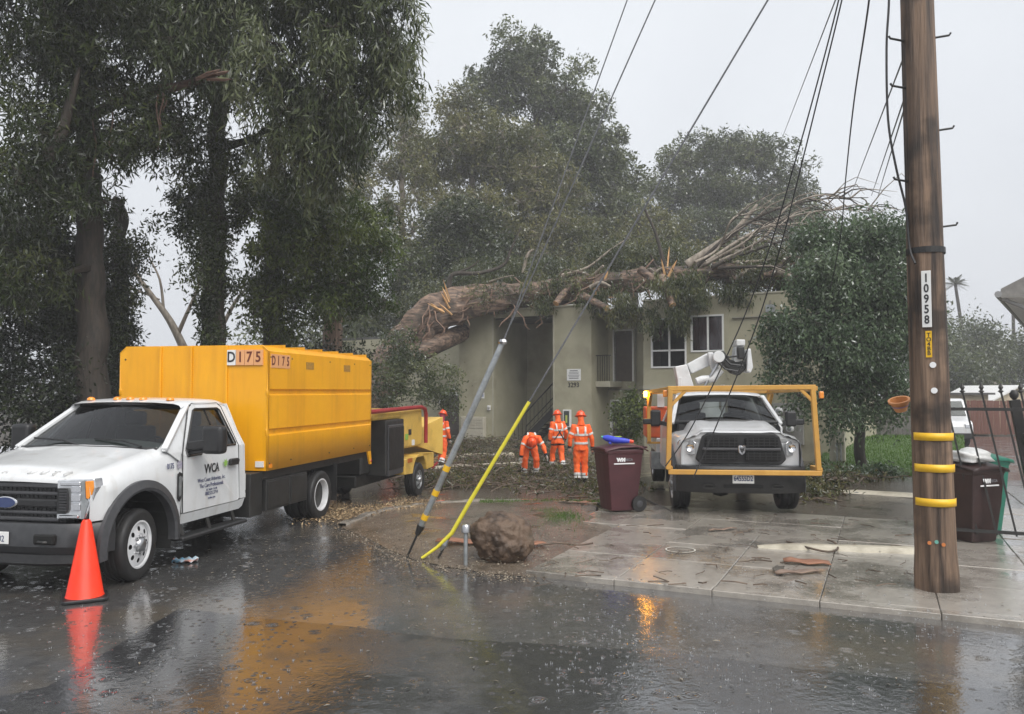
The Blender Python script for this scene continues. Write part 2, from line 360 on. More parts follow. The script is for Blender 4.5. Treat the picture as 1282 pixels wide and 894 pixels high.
for j, (a, b) in enumerate(((5.57, 6.9), (6.92, 8.3), (8.32, 9.8), (9.82, 11.4))): slab(4.55, 5.7, a, b, walk); slab(5.72, 6.9, a, b, walk)
for j in (3, 4): slab(-.75, -.03, rows[j], rows[j+1], walk)
for i in range(len(us) - 1): slab(us[i], us[i+1], 0, .16, walk, top=SLAB + .008, name='kerb_stone')
# pale raised mortar ramps where roots have lifted the slabs
pale = pm('pale_mortar', (.42, .38, .29), (.55, .5, .4), scale=6, rough=.35, bump=.4, bscale=25, dirt=(.2, .17, .12), dlo=.55)
def ramp(p0, p1, w, h=.045):
    a, b = G(*p0, dz=SLAB + .006), G(*p1, dz=SLAB + .006); d = (b - a).normalized(); nrm = Vector((-d.y, d.x, 0)); m = MB(); secs = []
    for i in range(15):
        t = i / 14; c = a.lerp(b, t); ww = w * (.75 + .3*sin(9*t+1) * .4 + .1*sin(23*t)) * min(1, .3 + 4*t); hh = h * min(1, .3 + 3*t)
        secs.append([c - nrm*ww*.6 + Vector((0,0,-.01)), c - nrm*ww*.25 + Vector((0,0,hh*.8)), c + nrm*ww*.2 + Vector((0,0,hh)), c + nrm*ww*.5 + Vector((0,0,-.01))])
    m.loft(secs); return m.build('mortar_ramp', pale, walk, smooth=50)
ramp((948, 684), (1156, 690), .34); ramp((1050, 615), (1150, 621), .45)

# site ground behind the apron, the dirt island with its old edging, lawn, gravel drive
curve = [(428, 660), (462, 646), (500, 637), (545, 631), (600, 628), (680, 629), (750, 633), (806, 636)]
front = [G(*p) for p in curve] + [S(2.0, 5.6), S(3, 5.6), S(4.5, 5.6)]
sheet('yard', front, [(-7, 33), (-2, 35), (3, 34.5), (9, 30), (15, 27)], 26, mud, .008, lambda a, b, p: (.03 + .03*nz2(p.x, p.y)) * min(1, b*12), nu=40)['kind'] = 'structure'
isl_f = [G(*p) for p in ((428, 661), (455, 672), (490, 690), (520, 702), (570, 712), (625, 720), (668, 723))] + [S(-.02, 1.2), S(-.02, 2.3), S(-.03, 3.3), S(-.76, 3.4), S(-.76, 4.5)]
isl_b = [G(p[0], p[1] - .5) for p in curve[:-1]]
sheet('dirt_island', isl_f, isl_b, 16, dirt, .006, lambda a, b, p: .07*sin(pi*min(1, b*1.0))**.7 * (1 + .35*nz2(p.x*1.6, p.y*1.6)) * min(1, a*8+.1), nu=40)['kind'] = 'structure'
peb = []; pc = []
for k in range(2600):
    if k % 2: i_ = rng.random()*6; a_ = [(428, 661), (455, 672), (490, 690), (520, 702), (570, 712), (625, 720), (668, 723)]; i0 = int(i_); f_ = i_ - i0; px = a_[i0][0]*(1-f_) + a_[min(i0+1, 6)][0]*f_ + rng.normal()*9; py = a_[i0][1]*(1-f_) + a_[min(i0+1, 6)][1]*f_ + rng.normal()*4.5; h_ = .008
    else: px, py = rng.uniform(455, 690), rng.uniform(640, 715); h_ = .05
    g = G(px, py); r = .006 + .016*rng.random()**3; c = np.array([g.x, g.y, g.z + h_]); T = [c + r*np.array(v)*rng.uniform(.6, 1.3, 3) for v in ((1, 0, 0), (0, 1, 0), (-1, 0, 0), (0, -1, 0))] + [c + r*np.array([.1, .1, .8])]
    for j in range(4): peb.append([T[j], T[(j+1) % 4], T[4]]); pc.append(rng.random())
pebm = leafmat('pebble', [(.05, .04, .03), (.14, .11, .085), (.3, .26, .2)], .0)
o = fast('loose_gravel', np.array(peb), 3, pebm, rnd=pc); tag(o, 'small stones and clods along the dirt edge by the boulder', kind='stuff')
# old concrete edging that curves round the island
ed = MB(); P = [G(*p) for p in curve[:-1]]; pts = []
for i in range(len(P) - 1):
    for k in range(5): pts.append(P[i].lerp(P[i+1], k / 5))
pts.append(P[-1])
secs = []
for i, p in enumerate(pts):
    d = (pts[min(i+1, len(pts)-1)] - pts[max(i-1, 0)]).normalized(); n_ = Vector((-d.y, d.x, 0)); h = .055 + .01*sin(i*1.7)
    secs.append([p - n_*.07 + Vector((0,0,-.03)), p - n_*.06 + Vector((0,0,h)), p + n_*.06 + Vector((0,0,h)), p + n_*.07 + Vector((0,0,-.03))])
ed.loft(secs); tag(ed.build('path_edging', concrete, smooth=40), kind='structure')
sheet('gravel_drive', [S(5.2, 4.6), S(9.5, 4.4), S(16, 4.4)], [(15.5, 45), (24, 45), (36, 45)], 16, gravel, .009, lambda a, b, p: .02*nz2(p.x*.7, p.y*.7))['kind'] = 'structure'
lawn_soil = pm('lawn_soil', (.05, .09, .02), (.07, .13, .03), scale=5, rough=.8, bump=.5, bscale=80)
sheet('lawn', [(7.3, 19.5), (10.5, 18.5)], [(13, 33), (18.6, 33)], 12, lawn_soil, .05, lambda a, b, p: .62*ss(.15, 1, b))['kind'] = 'structure'
def blades(name, n, posf, h, mat, w=.006):
    V = np.zeros((n, 3, 3), np.float32)
    for i in range(n):
        x, y, z = posf(); a = random.uniform(0, 2*pi); hh = h * random.uniform(.5, 1.2); lx, ly = random.uniform(-.5, .5)*hh, random.uniform(-.5, .5)*hh
        V[i] = [(x - cos(a)*w, y - sin(a)*w, z), (x + cos(a)*w, y + sin(a)*w, z), (x + lx, y + ly, z + hh)]
    return tag(fast(name, V, 3, mat, rnd=rng.random(n)), kind='stuff')
grassm = leafmat('grass', [(.05, .11, .015), (.09, .18, .03), (.14, .22, .05)], .4)
def lawnpos():
    t = random.random(); s = random.random(); x = (7.3+5.7*t)*(1-s) + (10.5+8.1*t)*s; y = (19.5+13.5*t)*(1-s) + (18.5+14.5*t)*s
    return x, y, gz(x, y) + .04 + .62*ss(.15, 1, t)
blades('lawn_grass', 16000, lawnpos, .09, grassm, .014)['label'] = 'short bright green lawn grass before the grey plank fence'
def mosspos():
    c = G(690 + random.gauss(0, 16), 651 + random.gauss(0, 5)); return c.x, c.y, c.z + .04
o = blades('moss_patch', 3500, mosspos, .045, grassm, .008); o['label'] = 'small patch of bright green weeds on the dirt beside the boulder'
def mosspos2():
    c = G(random.uniform(600, 760), 0 + 630 + random.gauss(0, 1.5)); return c.x, c.y, c.z + .03
o = blades('edging_weeds', 1500, mosspos2, .05, grassm, .008); o['label'] = 'thin line of green weeds along the old concrete edging'

# rain hitting standing water: small splash crowns
sp = []
for k in range(1900):
    px, py = rng.uniform(60, 1282), 700 + 194*rng.random()**.8
    if k % 3 == 0: px, py = rng.uniform(700, 1260), rng.uniform(755, 860)
    u_, v_ = suv(G(px, py)); g = G(px, py, SLAB + .006 if (0 < u_ < 16 and v_ > 0) else .005)
    if v_ > .0 and u_ < 0: continue
    if nz2(g.x*.8, g.y*.8) + rng.normal()*.25 < -.05: continue
    r = .003 + .006*rng.random()**2; a0 = rng.random()*6; c = np.array(g)
    for j in range(4):
        a = a0 + j*pi/2 + rng.normal()*.2; d = np.array([cos(a), sin(a), 0])*r; e = np.array([-sin(a), cos(a), 0])*r*.55
        sp.append([c + d - e, c + d + e, c + d*1.7 + np.array([0, 0, r*1.6*rng.uniform(.5, 1.4)])])
spm = leafmat('splash_water', [(.3, .31, .32), (.6, .61, .62)], .5, .1)
o = fast('rain_splashes', np.array(sp), 3, spm, rnd=rng.random(len(sp))); tag(o, 'tiny splash crowns of raindrops on the wet road', kind='stuff')
# ================================================================ VEHICLES
def circ(cx, cy, r, n, a0=0, a1=2*pi, close=False):
    return [(cx + r*cos(a0 + (a1-a0)*i/(n if not close else n-1)), cy + r*sin(a0 + (a1-a0)*i/(n if not close else n-1))) for i in range(n)]
def wheel(parent, c, r, w, rimr, side=1, steer=0, rim=rim_white, holes=8, deep=.0, hub=True, name='wheel'):
    """wheel > tyre, rim, hub.  axle along local y; side = outward sign; deep = dished rear rim"""
    root = MB(); root.lathe([(rimr*.5, -w*.3), (rimr*.98, -w*.3), (rimr*.98, w*.1), (rimr*.5, w*.1)], (0, 0, 0), 'y', 20)
    wo = root.build(name, black_metal, parent); wo.location = c; wo.rotation_euler = (0, 0, steer + (0 if side > 0 else pi))
    t = MB(); g = .012
    prof = [(rimr, -w*.42), (rimr*1.02, -w*.48), (r*.86, -w*.53), (r*.95, -w*.5), (r*.985, -w*.44)]
    for k in (-.3, -.1, .1, .3):
        y = k*w; prof += [(r, y - .055*w), (r, y + .035*w)] if k != .3 else [(r, y - .055*w), (r, y+.05*w)]
        if k < .3: prof += [(r - g, y + .05*w), (r - g, y + .13*w - .0)]
    prof += [(r*.985, w*.44), (r*.95, w*.5), (r*.86, w*.53), (rimr*1.02, w*.48), (rimr, w*.42)]
    t.lathe(prof, (0, 0, 0), 'y', 40, cap=False); t.build('tyre', rubber, wo, smooth=40)
    rm = MB(); y0 = w*.42 - deep
    rm.lathe([(rimr*1.03, w*.46), (rimr*1.03, w*.49), (rimr*.96, w*.49), (rimr*.93, w*.40), (rimr*.9, w*.40 - deep)], (0, 0, 0), 'y', 32, cap=False)
    ho = [circ(rimr*.68*cos(2*pi*k/holes), rimr*.68*sin(2*pi*k/holes), rimr*(.11 if holes > 6 else .16), 10) for k in range(holes)]
    def fn(x, z):
        q = sqrt(x*x + z*z)/rimr; return (x, w*.38 - deep + .05*max(0, (.9-q))*(1 if not deep else -.4), z)
    rm.plate(circ(0, 0, rimr*.92, 32), ho, fn); rm.build('rim', rim, wo, smooth=40)
    if hub:
        h = MB(); yb = w*.40 - deep
        h.lathe([(rimr*.33, yb-.02), (rimr*.33, yb+.03), (rimr*.26, yb+.06), (rimr*.12, yb+.075)], (0, 0, 0), 'y', 16)
        for k in range(8):
            a = 2*pi*k/8; h.lathe([(.014, yb), (.014, yb+.045), (.009, yb+.05)], (rimr*.42*cos(a), 0, rimr*.42*sin(a)), 'y', 6)
        h.build('hub', steel, wo, smooth=40)
    return wo
def mirror_sections(half): return half + [Vector((p[0], -p[1], p[2])) for p in reversed(half[:-1])]

# ---------------------------------------------------------------- yellow chip truck
yaw = radians(11.5)
truck = thing('chip_truck', 'white cab tree-service truck with tall yellow chip box, parked behind the orange cone', 'truck', (-4.93, 8.75, 0), -pi/2 - yaw)
# local x = forward, y = driver's side (towards camera right), z up
AX, AZ, AR = 0.0, .40, .56      # front axle, arch radius
def hoodz(x): return 1.42 + (x + .66) * (-.185)      # slopes down to the nose
stx = sorted(set([.68, .64, .6, .55] + [AX + AR*cos(a) for a in np.linspace(.02, pi-.02, 23)] + [-.6, -.66]), reverse=True)
secs = []
for x in stx:
    d = abs(x - AX); zb = AZ + sqrt(max(0, AR*AR - d*d)) if d < AR else (.72 if x > 0 else .5)
    zb = max(zb, .72 if x > 0 else .5); k = ss(.45, .7, x); ys = 1.0 - .07*k; zt = hoodz(x) - .05*k
    half = [Vector(p) for p in ((x, ys + .005, zb), (x, ys + .012, max(zb + .01, .98)), (x, ys, max(zb+.02, 1.06)), (x, ys - .03, zt - .12), (x, ys - .09, zt - .045), (x, ys - .15, zt - .015), (x, ys - .22, zt - .02), (x, .62, zt + .0), (x, .34, zt + .022), (x, 0, zt + .03))]
    secs.append(mirror_sections(half))
m = MB(); m.loft(secs); m.build('front_body', white_paint, truck, smooth=50)
# nose cap over grille: hood lip
m = MB(); lip = []
for x, dz in ((.68, 0), (.71, -.03), (.715, -.07)):
    lip.append([Vector((x - .05*(y/.9)**2, y, hoodz(.68) - .045 + dz*.8 + .03*(1 - (y/.9)**2))) for y in np.linspace(-.64, .64, 13)])
m.loft(lip); m.build('hood_lip', white_paint, truck, smooth=50)
M = frame((.36, 0, hoodz(.36) + .04), (0, -1, 0), (-1, 0, .24))
for i, ch in enumerate('SUPERDUTY'): text('hood_letter', ch, .12, pm('emboss', (.6, .6, .59), rough=.35), truck, frame((.6, -.62 + i*.13 + (.18 if i > 4 else 0), hoodz(.6) - .012), (0, 1, 0), (-1, 0, .2)), ext=.012)
# grille
m = MB(); m.b2((.52, -.66, .68), (.66, .66, 1.12)); gr = m.build('grille', black_plastic, truck, bevel=.02, seg=2)
for z, h in ((1.065, .05), (.985, .035), (.795, .035), (.73, .04)):
    m = MB(); m.b2((.60, -.6, z - h/2), (.695, .6, z + h/2)); m.build('bar', grey_plastic, gr, bevel=.012, seg=2)
m = MB(); m.b2((.6, -.6, .845), (.705, .6, .935)); m.build('bar', black_plastic, gr, bevel=.02, seg=2)
for k in range(24):
    y = -.58 + 1.16*k/23; m = MB(); m.b2((.655, y-.004, .70), (.668, y+.004, 1.09)); m.build('grille_fin', black_plastic, gr)
m = MB(); m.lathe([(.0001, .718), (.13, .718), (.14, .712), (.14, .70)], (0, 0, 0), 'x', 32); e = m.build('oval_badge', chrome, truck, smooth=40); e.scale = (1, 1, .43); e.location = (0, 0, .89)
m = MB(); m.lathe([(.0001, .722), (.118, .722), (.12, .715)], (0, 0, 0), 'x', 32); b_ = m.build('badge_field', pm('badge_blue', (.012, .03, .12), rough=.15, coat=1), e, smooth=40)
# headlights (C-shaped reflector, amber corner)
for s in (1, -1):
    fx = lambda y, z, o=0: (.735 - .085*((abs(y) - .62)/.36)**2 + o, s*abs(y)*.985, z)
    m = MB(); out = [(.62, .745), (.62, 1.125), (.975, 1.14), (.985, 1.05), (.96, .9), (.90, .745)]
    m.prism(out, lambda y, z: fx(y, z, -.12), lambda y, z: fx(y, z, .0)); hl = m.build('headlight', lamp_clear, truck, bevel=.008)
    m = MB(); m.prism([(.64, .80), (.64, 1.05), (.745, 1.05), (.755, 1.0), (.755, .84), (.735, .80)], lambda y, z: fx(y, z, .0), lambda y, z: fx(y, z, .022)); m.build('lamp_surround', black_plastic, hl, bevel=.006)
    for k in range(8):
        m = MB(); z = .83 + k*.027; m.b2((fx(.7, 0)[0]+.012, s*.66, z), (fx(.7, 0)[0]+.03, s*.735, z+.012)); m.build('lamp_louvre', grey_plastic, hl)
    for (y0, y1, z0, z1) in ((.775, .865, .83, .9), (.775, .865, .92, .99), (.775, .865, 1.01, 1.07), (.66, .86, 1.075, 1.11), (.65, .85, .755, .785)):
        m = MB(); m.prism([(y0, z0), (y1, z0), (y1, z1), (y0, z1)], lambda y, z: fx(y, z, .0), lambda y, z: fx(y, z, .012)); m.build('reflector', chrome, hl, bevel=.006)
    m = MB(); m.prism([(.915, .95), (.905, 1.115), (.975, 1.12), (.98, 1.05), (.965, .985), (.935, .94)], lambda y, z: fx(y, z, .0), lambda y, z: fx(y, z, .014)); m.build('turn_signal', amber, hl, bevel=.005)
    m = MB(); m.prism([(.872, .75), (.872, 1.12), (.9, 1.12), (.91, .95), (.935, .91), (.90, .75)], lambda y, z: fx(y, z, .0), lambda y, z: fx(y, z, .008)); m.build('lamp_divider', galv, hl)
# bumper with tow-hook slots and air dam
m = MB(); secs = []
for y in np.linspace(-1.0, 1.0, 25):
    xo = .80 - .22*(abs(y)/1.0)**5; secs.append([Vector(p) for p in ((xo-.2, y, .69), (xo-.03, y, .70), (xo, y, .66), (xo+.01, y, .48), (xo-.05, y, .40), (xo-.2, y, .39))])
m.loft(secs, cap=True); m.build('bumper', pm('bumper_grey', (.03, .031, .034), (.042, .043, .046), scale=15, rough=.42), truck, smooth=35)
m = MB(); secs = []
for y in np.linspace(-.92, .92, 15):
    xo = .76 - .2*(abs(y)/.92)**4; secs.append([Vector(p) for p in ((xo-.1, y, .40), (xo, y, .395), (xo+.02, y, .31), (xo-.02, y, .28), (xo-.1, y, .28))])
m.loft(secs, cap=True); m.build('air_dam', black_plastic, truck, smooth=35)
for s in (1, -1):
    m = MB(); m.b2((.76, s*.42, .505), (.822, s*.66, .605)); m.build('tow_hook_slot', dark, truck, bevel=.015)
    m = MB(); m.tube([(.78, s*.47, .53), (.835, s*.5, .535), (.84, s*.56, .535), (.79, s*.6, .53)], .014, 6); m.build('tow_hook', black_metal, truck)
m = MB(); m.b2((.815, -.2, .50), (.823, .15, .62)); lp = m.build('licence_plate', decal_white, truck, bevel=.003)
text('plate_text', '8V12602', .085, navy_ink, lp, frame((.824, -.025, .55), (0, 1, 0), (0, 0, 1)), sx=.85)
# wheel arches: black flare + liner
for s in (1, -1):
    m = MB(); secs = []
    for a in np.linspace(-.12, pi + .12, 29):
        ca, sa = cos(a), sin(a); r0, r1 = AR - .015, AR + .095
        secs.append([Vector((AX + r0*ca, s*.96, AZ + r0*sa)), Vector((AX + r0*ca, s*1.05, AZ + r0*sa)), Vector((AX + (r0+.03)*ca, s*1.065, AZ + (r0+.03)*sa)), Vector((AX + r1*ca, s*1.04, AZ + r1*sa)), Vector((AX + r1*ca, s*1.0, AZ + r1*sa))])
    m.loft(secs, cap=True); m.build('fender_flare', grey_plastic, truck, smooth=40)
    m = MB(); secs = []
    for a in np.linspace(-.15, pi + .3, 15):
        secs.append([Vector((AX + AR*cos(a), s*.5, AZ + AR*sin(a))), Vector((AX + AR*cos(a), s*1.0, AZ + AR*sin(a)))])
    m.loft(secs); m.build('wheel_liner', dark, truck, solid=.01)
m = MB(); m.b2((-.55, -.52, .35), (.58, .52, .95)); m.build('engine_bay', dark, truck)
wheel(truck, (0, .87, .375), .375, .25, .245, 1, steer=radians(9)); wheel(truck, (0, -.87, .375), .375, .25, .245, -1, steer=radians(9))
for s in (1, -1):
    wheel(truck, (-4.22, s*1.0, .375), .375, .23, .245, s, deep=.12, hub=False); wheel(truck, (-4.22, s*.74, .375), .375, .22, .245, s, deep=.1, hub=False)
m = MB(); m.tube([(-4.22, -.9, .375), (-4.22, .9, .375)], .07, 10); m.lathe([(.14, -.1), (.17, 0), (.14, .1)], (-4.22, 0, .375), 'y', 12); m.build('rear_axle', black_metal, truck)
m = MB(); m.tube([(0, -.75, .36), (0, .75, .36)], .05, 8); m.build('front_axle', black_metal, truck)
for s in (1, -1):
    m = MB(); m.b2((-6.15, s*.38, .55), (-.55, s*.46, .78)); m.build('chassis_rail', black_metal, truck)
# cab sides
def sidey(z): return 1.02 - max(0, z - 1.25)*.44 - max(0, .62 - z)*.25
for s in (1, -1):
    f3 = lambda x, z, o=0: (x, s*(sidey(z) + o), z)
    # cowl / A-pillar foot panel, door, cab corner
    m = MB(); m.plate([(-.66, .5), (-.72, .47), (-.72, 1.0), (-.71, 1.3), (-.42, 1.36), (-.5, 1.3), (-.66, 1.2)], [], lambda x, z: f3(x, z, -.012)); m.build('cowl_panel', white_paint, truck, solid=.012, off=0)
    do = [(-.735, .60), (-.73, 1.27), (-.80, 1.36), (-1.17, 1.80), (-1.25, 1.84), (-1.80, 1.84), (-1.86, 1.8), (-1.93, 1.30), (-1.935, .62), (-1.9, .595)]
    wi = [(-.79, 1.245), (-.80, 1.31), (-1.22, 1.765), (-1.28, 1.785), (-1.76, 1.785), (-1.80, 1.76), (-1.885, 1.335), (-1.87, 1.315), (-1.2, 1.315), (-1.12, 1.29), (-1.07, 1.25)]
    m = MB(); m.plate(do, [wi], lambda x, z: f3(x, z, .0)); dr = m.build('door', white_paint, truck, solid=.03, off=-1 if s > 0 else -1)
    m = MB(); m.plate(wi, [], lambda x, z: f3(x, z, -.018)); m.build('side_window', glass, dr)
    m = MB(); m.beam(f3(-1.56, 1.3, -.02), f3(-1.50, 1.79, -.02), .03, .02); m.build('window_divider', black_plastic, dr)
    # frame strip round the glass
    m = MB(); m.tube([f3(x, z, .004) for x, z in wi + wi[:1]], .012, 5, cap=False); m.build('window_seal', black_plastic, dr)
    m = MB(); m.prism([(-1.66, 1.06), (-1.66, 1.13), (-1.69, 1.145), (-1.85, 1.145), (-1.875, 1.12), (-1.85, 1.06)], lambda x, z: f3(x, z, .0), lambda x, z: f3(x, z, .045)); m.build('door_handle', black_plastic, dr, bevel=.012, seg=2)
    m = MB(); m.plate([(-.735, .47), (-.735, .585), (-1.9, .585), (-2.09, .6), (-2.07, .50), (-2.0, .47)], [], lambda x, z: f3(x, z, -.006)); m.build('rocker_panel', white_paint, truck, solid=.02)
    m = MB(); m.plate([(-1.945, .61), (-1.945, 1.3), (-1.875, 1.8), (-1.8, 1.86), (-1.98, 1.8), (-2.10, 1.3), (-2.10, .61)], [], lambda x, z: f3(x, z, -.004)); m.build('cab_corner', white_paint, truck, solid=.02)
    m = MB(); m.tube([f3(x, z, .0) for x, z in ((-.725, .6), (-.72, 1.28), (-.79, 1.37), (-1.165, 1.815), (-1.25, 1.852), (-1.8, 1.852), (-1.868, 1.8), (-1.94, 1.3), (-1.943, .6))], .006, 4, cap=False); m.build('door_seam', dark, truck)
    m = MB(); m.beam(f3(-.44, 1.345, -.015), f3(-1.16, 1.83, -.02), .075, .05); m.build('a_pillar', white_paint, truck, bevel=.012, seg=2)
    m = MB(); m.plate([(-.40, 1.335), (-.72, 1.28), (-.79, 1.372), (-1.165, 1.818), (-1.14, 1.85)], [], lambda x, z: f3(x, z, -.012)); m.build('sail_panel', white_paint, truck, solid=.012)
    # mirror
    m = MB(); m.beam((-.83, s*1.0, 1.36), (-.86, s*1.27, 1.40), .07, .10); m.beam((-.85, s*1.0, 1.28), (-.88, s*1.2, 1.31), .04, .05); m.build('mirror_arm', black_plastic, truck, bevel=.012)
    m = MB(); m.b2((-.98, s*1.17, 1.27), (-.82, s*1.43, 1.60)); m.build('mirror', black_plastic, truck, bevel=.045, seg=3, smooth=40)
    m = MB(); m.b2((-.985, s*1.2, 1.31), (-.979, s*1.40, 1.57)); m.build('mirror_glass', chrome, truck)
    m = MB(); m.prism([(-.70, .74), (-.735, .78), (-.75, 1.06), (-.70, 1.08), (-.665, 1.06), (-.665, .78)], lambda x, z: f3(x+.06, z, -.0), lambda x, z: f3(x+.06, z, .014)); v = m.build('fender_vent', black_plastic, truck, bevel=.004)
    m = MB(); m.prism([(-.692, .80), (-.72, .82), (-.725, 1.02), (-.70, 1.035), (-.68, 1.02), (-.68, .82)], lambda x, z: f3(x+.06, z, .012), lambda x, z: f3(x+.06, z, .02)); m.build('vent_trim', galv, v)
    # running board and its brackets
    m = MB(); m.b2((-.6, s*.93, .30), (-2.0, s*1.11, .345)); m.build('running_board', black_plastic, truck, bevel=.012)
    for x in (-.75, -1.3, -1.85):
        m = MB(); m.beam((x, s*.95, .48), (x, s*1.0, .34), .06, .02); m.build('step_bracket', black_metal, truck)
f3 = lambda x, z, o=0: (x, sidey(z) + o, z)
TX = lambda x, z: frame(f3(x, z, .0035), (-1, 0, 0), (0, -.02, 1))
for txt, z, sz, mt, bo in (('VVCA', 1.06, .15, ink, .004), ('West Coast Arborists, Inc.', .935, .068, navy_ink, 0), ('The Care Professionals', .865, .068, navy_ink, 0), ('LIC 366764  CA DIR', .81, .034, navy_ink, 0), ('800.521.3714', .765, .062, navy_ink, 0), ('wcainc.com', .71, .042, navy_ink, 0)):
    text('door_lettering', txt, sz, mt, truck, TX(-1.30, z), ext=.001, sx=.8, bold=bo)
m = MB()
for k in range(7):
    a = k*2*pi/7 + .3; c = Vector(f3(-1.60, 1.10, .004)); m.prism([(0, 0), (.028*cos(a-.45), .028*sin(a-.45)), (.058*cos(a), .058*sin(a)), (.028*cos(a+.45), .028*sin(a+.45))], lambda p, q: c + Vector((-p, 0, q)), lambda p, q: c + Vector((-p, .002, q)))
m.build('leaf_logo', green_ink, truck)
text('fender_number', '0175', .085, navy_ink, truck, frame((-.50, 1.008, 1.155), (-1, 0, 0), (0, -.1, 1)), ext=.001, sx=.75, bold=.002)
m = MB(); m.prism([(-.62, 1.12), (-.70, 1.12), (-.70, 1.20), (-.62, 1.20)], lambda x, z: (x+.0, 1.012, z), lambda x, z: (x, 1.017, z)); m.build('fender_decal', pm('decal_grey', (.5, .48, .5), (.2, .18, .3), scale=60, rough=.5), truck)
# windshield, roof, rear wall, interior
m = MB(); secs = []
for j in range(6):
    t = j/5; w_ = .88 + (.76-.88)*t; secs.append([Vector((-.32 - .12*(y_/.88)**2 - .72*t, y_*w_/.88, 1.345 + .47*t + .02*(1-(y_/.88)**2))) for y_ in np.linspace(-.88, .88, 13)])
m.loft(secs); m.build('windshield', glass, truck, smooth=60)
m = MB(); m.tube([p + Vector((.01, 0, .004)) for p in secs[0]], .022, 5); m.build('cowl_trim', black_plastic, truck)
m = MB(); m.tube([p + Vector((.0, 0, .006)) for p in secs[-1]], .014, 5); m.build('windshield_seal', black_plastic, truck)
for y0 in (.35, -.45):
    m = MB(); m.tube([(-.36, y0+.38, 1.385), (-.42, y0+.1, 1.44), (-.44, y0-.28, 1.46)], .011, 5); m.build('wiper', black_plastic, truck)
m = MB(); secs = []
for x, dz in ((-1.03, -.035), (-1.1, -.008), (-1.3, .012), (-1.6, .016), (-1.85, .01), (-1.98, -.02), (-2.02, -.07)):
    half = [Vector((x, y, z + dz)) for y, z in ((.765, 1.83), (.74, 1.865), (.66, 1.885), (.4, 1.9), (0, 1.905))]
    secs.append(mirror_sections(half))
m.loft(secs); m.build('cab_roof', white_paint, truck, smooth=60)
m = MB(); m.plate([(-1.0, .55), (1.0, .55), (1.0, 1.3), (.78, 1.84), (-.78, 1.84), (-1.0, 1.3)], [[(-.68, 1.36), (.68, 1.36), (.6, 1.76), (-.6, 1.76)]], lambda y, z: (-2.05 + .08*max(0, z-1.3), y, z)); m.build('cab_rear_wall', white_paint, truck, solid=.02)
m = MB(); m.plate([(-.7, 1.35), (.7, 1.35), (.62, 1.77), (-.62, 1.77)], [], lambda y, z: (-2.045 + .08*max(0, z-1.3), y, z)); m.build('rear_window', glass, truck)
for y in (-.55, -.18, 0, .18, .55):
    m = MB(); m.lathe([(.05, 0), (.045, .025), (.02, .04)], (-1.13, y, 1.885 + .012*(1-abs(y))), 'z', 10); m.build('clearance_light', amber, truck, smooth=50)
m = MB(); m.b2((-.45, -.85, 1.1), (-.7, .85, 1.33)); m.build('dashboard', interior, truck, bevel=.03)
for y in (.4, -.4):
    m = MB(); m.b2((-1.35, y-.26, .8), (-1.85, y+.26, 1.0)); m.b2((-1.7, y-.25, .9), (-1.88, y+.25, 1.55)); m.b2((-1.72, y-.14, 1.55), (-1.84, y+.14, 1.74)); m.build('seat', interior, truck, bevel=.04, seg=2)
m = MB(); n = 20; m.tube([(-.98 - .07*sin(2*pi*i/n), .42 + .19*cos(2*pi*i/n), 1.28 + .17*sin(2*pi*i/n)) for i in range(n+1)], .016, 6, cap=False); m.beam((-.75, .42, 1.15), (-.98, .42, 1.28), .05); m.build('steering_wheel', black_plastic, truck)
m = MB(); m.b2((-2.0, -.95, .5), (-.6, .95, .56)); m.build('cab_floor', interior, truck)
m = MB(); m.b2((-.47, -.15, 1.335), (-.60, .05, 1.35)); m.build('paper_on_dash', pm('paper', (.4, .6, .55), rough=.8), truck)
# chip box
BX0, BX1, BW, BZ0, BZ1 = -2.42, -6.2, 1.15, .92, 2.55
box = MB(); box.prism([(BW, BZ0), (BW, BZ1), (BW-.1, BZ1+.085), (-BW+.1, BZ1+.085), (-BW, BZ1), (-BW, BZ0)], lambda y, z: (BX0-.03, y, z), lambda y, z: (BX0, y, z)); bxo = box.build('box_front', yellow_paint, truck)
for s in (1, -1):
    # side sheet with two pressed grooves and top chamfer
    zs = [(BZ0, 0), (1.395, 0), (1.415, -.035), (1.47, -.035), (1.49, 0), (1.945, 0), (1.965, -.035), (2.015, -.035), (2.035, 0), (BZ1, 0), (BZ1+.07, -.09)]
    m = MB()
    xs_ = [BX0, BX0-.012, BX1+.06, BX1]
    m.loft([[Vector((x, s*(BW + (y if 0 < i < 3 or y == -.09 or y == 0 else 0)), z)) for z, y in zs] for i, x in enumerate(xs_)])
    m.build('box_side', yellow_paint, truck, smooth=30, solid=.02)
    m = MB(); m.prism([(BX1+.16, BZ0), (BX1, BZ0), (BX1-.04, .68), (BX1+.04, .68)], lambda x, z: (x, s*(BW-.03), z), lambda x, z: (x, s*BW, z)); tl = m.build('tail_post', yellow_paint, truck)
    m = MB(); m.lathe([(.025, 0), (.02, .012)], (BX1+.0, s*BW, .74), 'y', 8); m.build('tail_lamp', red_lens, tl)
    m = MB(); m.b2((BX0-.13, s*(BW), .955), (BX0-.04, s*(BW+.006), 1.0)); m.build('marker_lamp', amber, truck)
for y in (-.02, .52, -.5):
    m = MB(); m.b2((BX0, y-.02, BZ0+.05), (BX0+.025, y+.02, BZ1+.08)); m.build('box_front_rib', yellow_paint, bxo, bevel=.006)
for y, z in ((1.06, 2.45), (-1.06, 2.45), (1.06, 1.02), (.5, 2.28)):
    m = MB(); m.lathe([(.014, 0), (.01, .008)], (BX0, y, z), 'x', 8); m.build('bolt', black_metal, bxo)
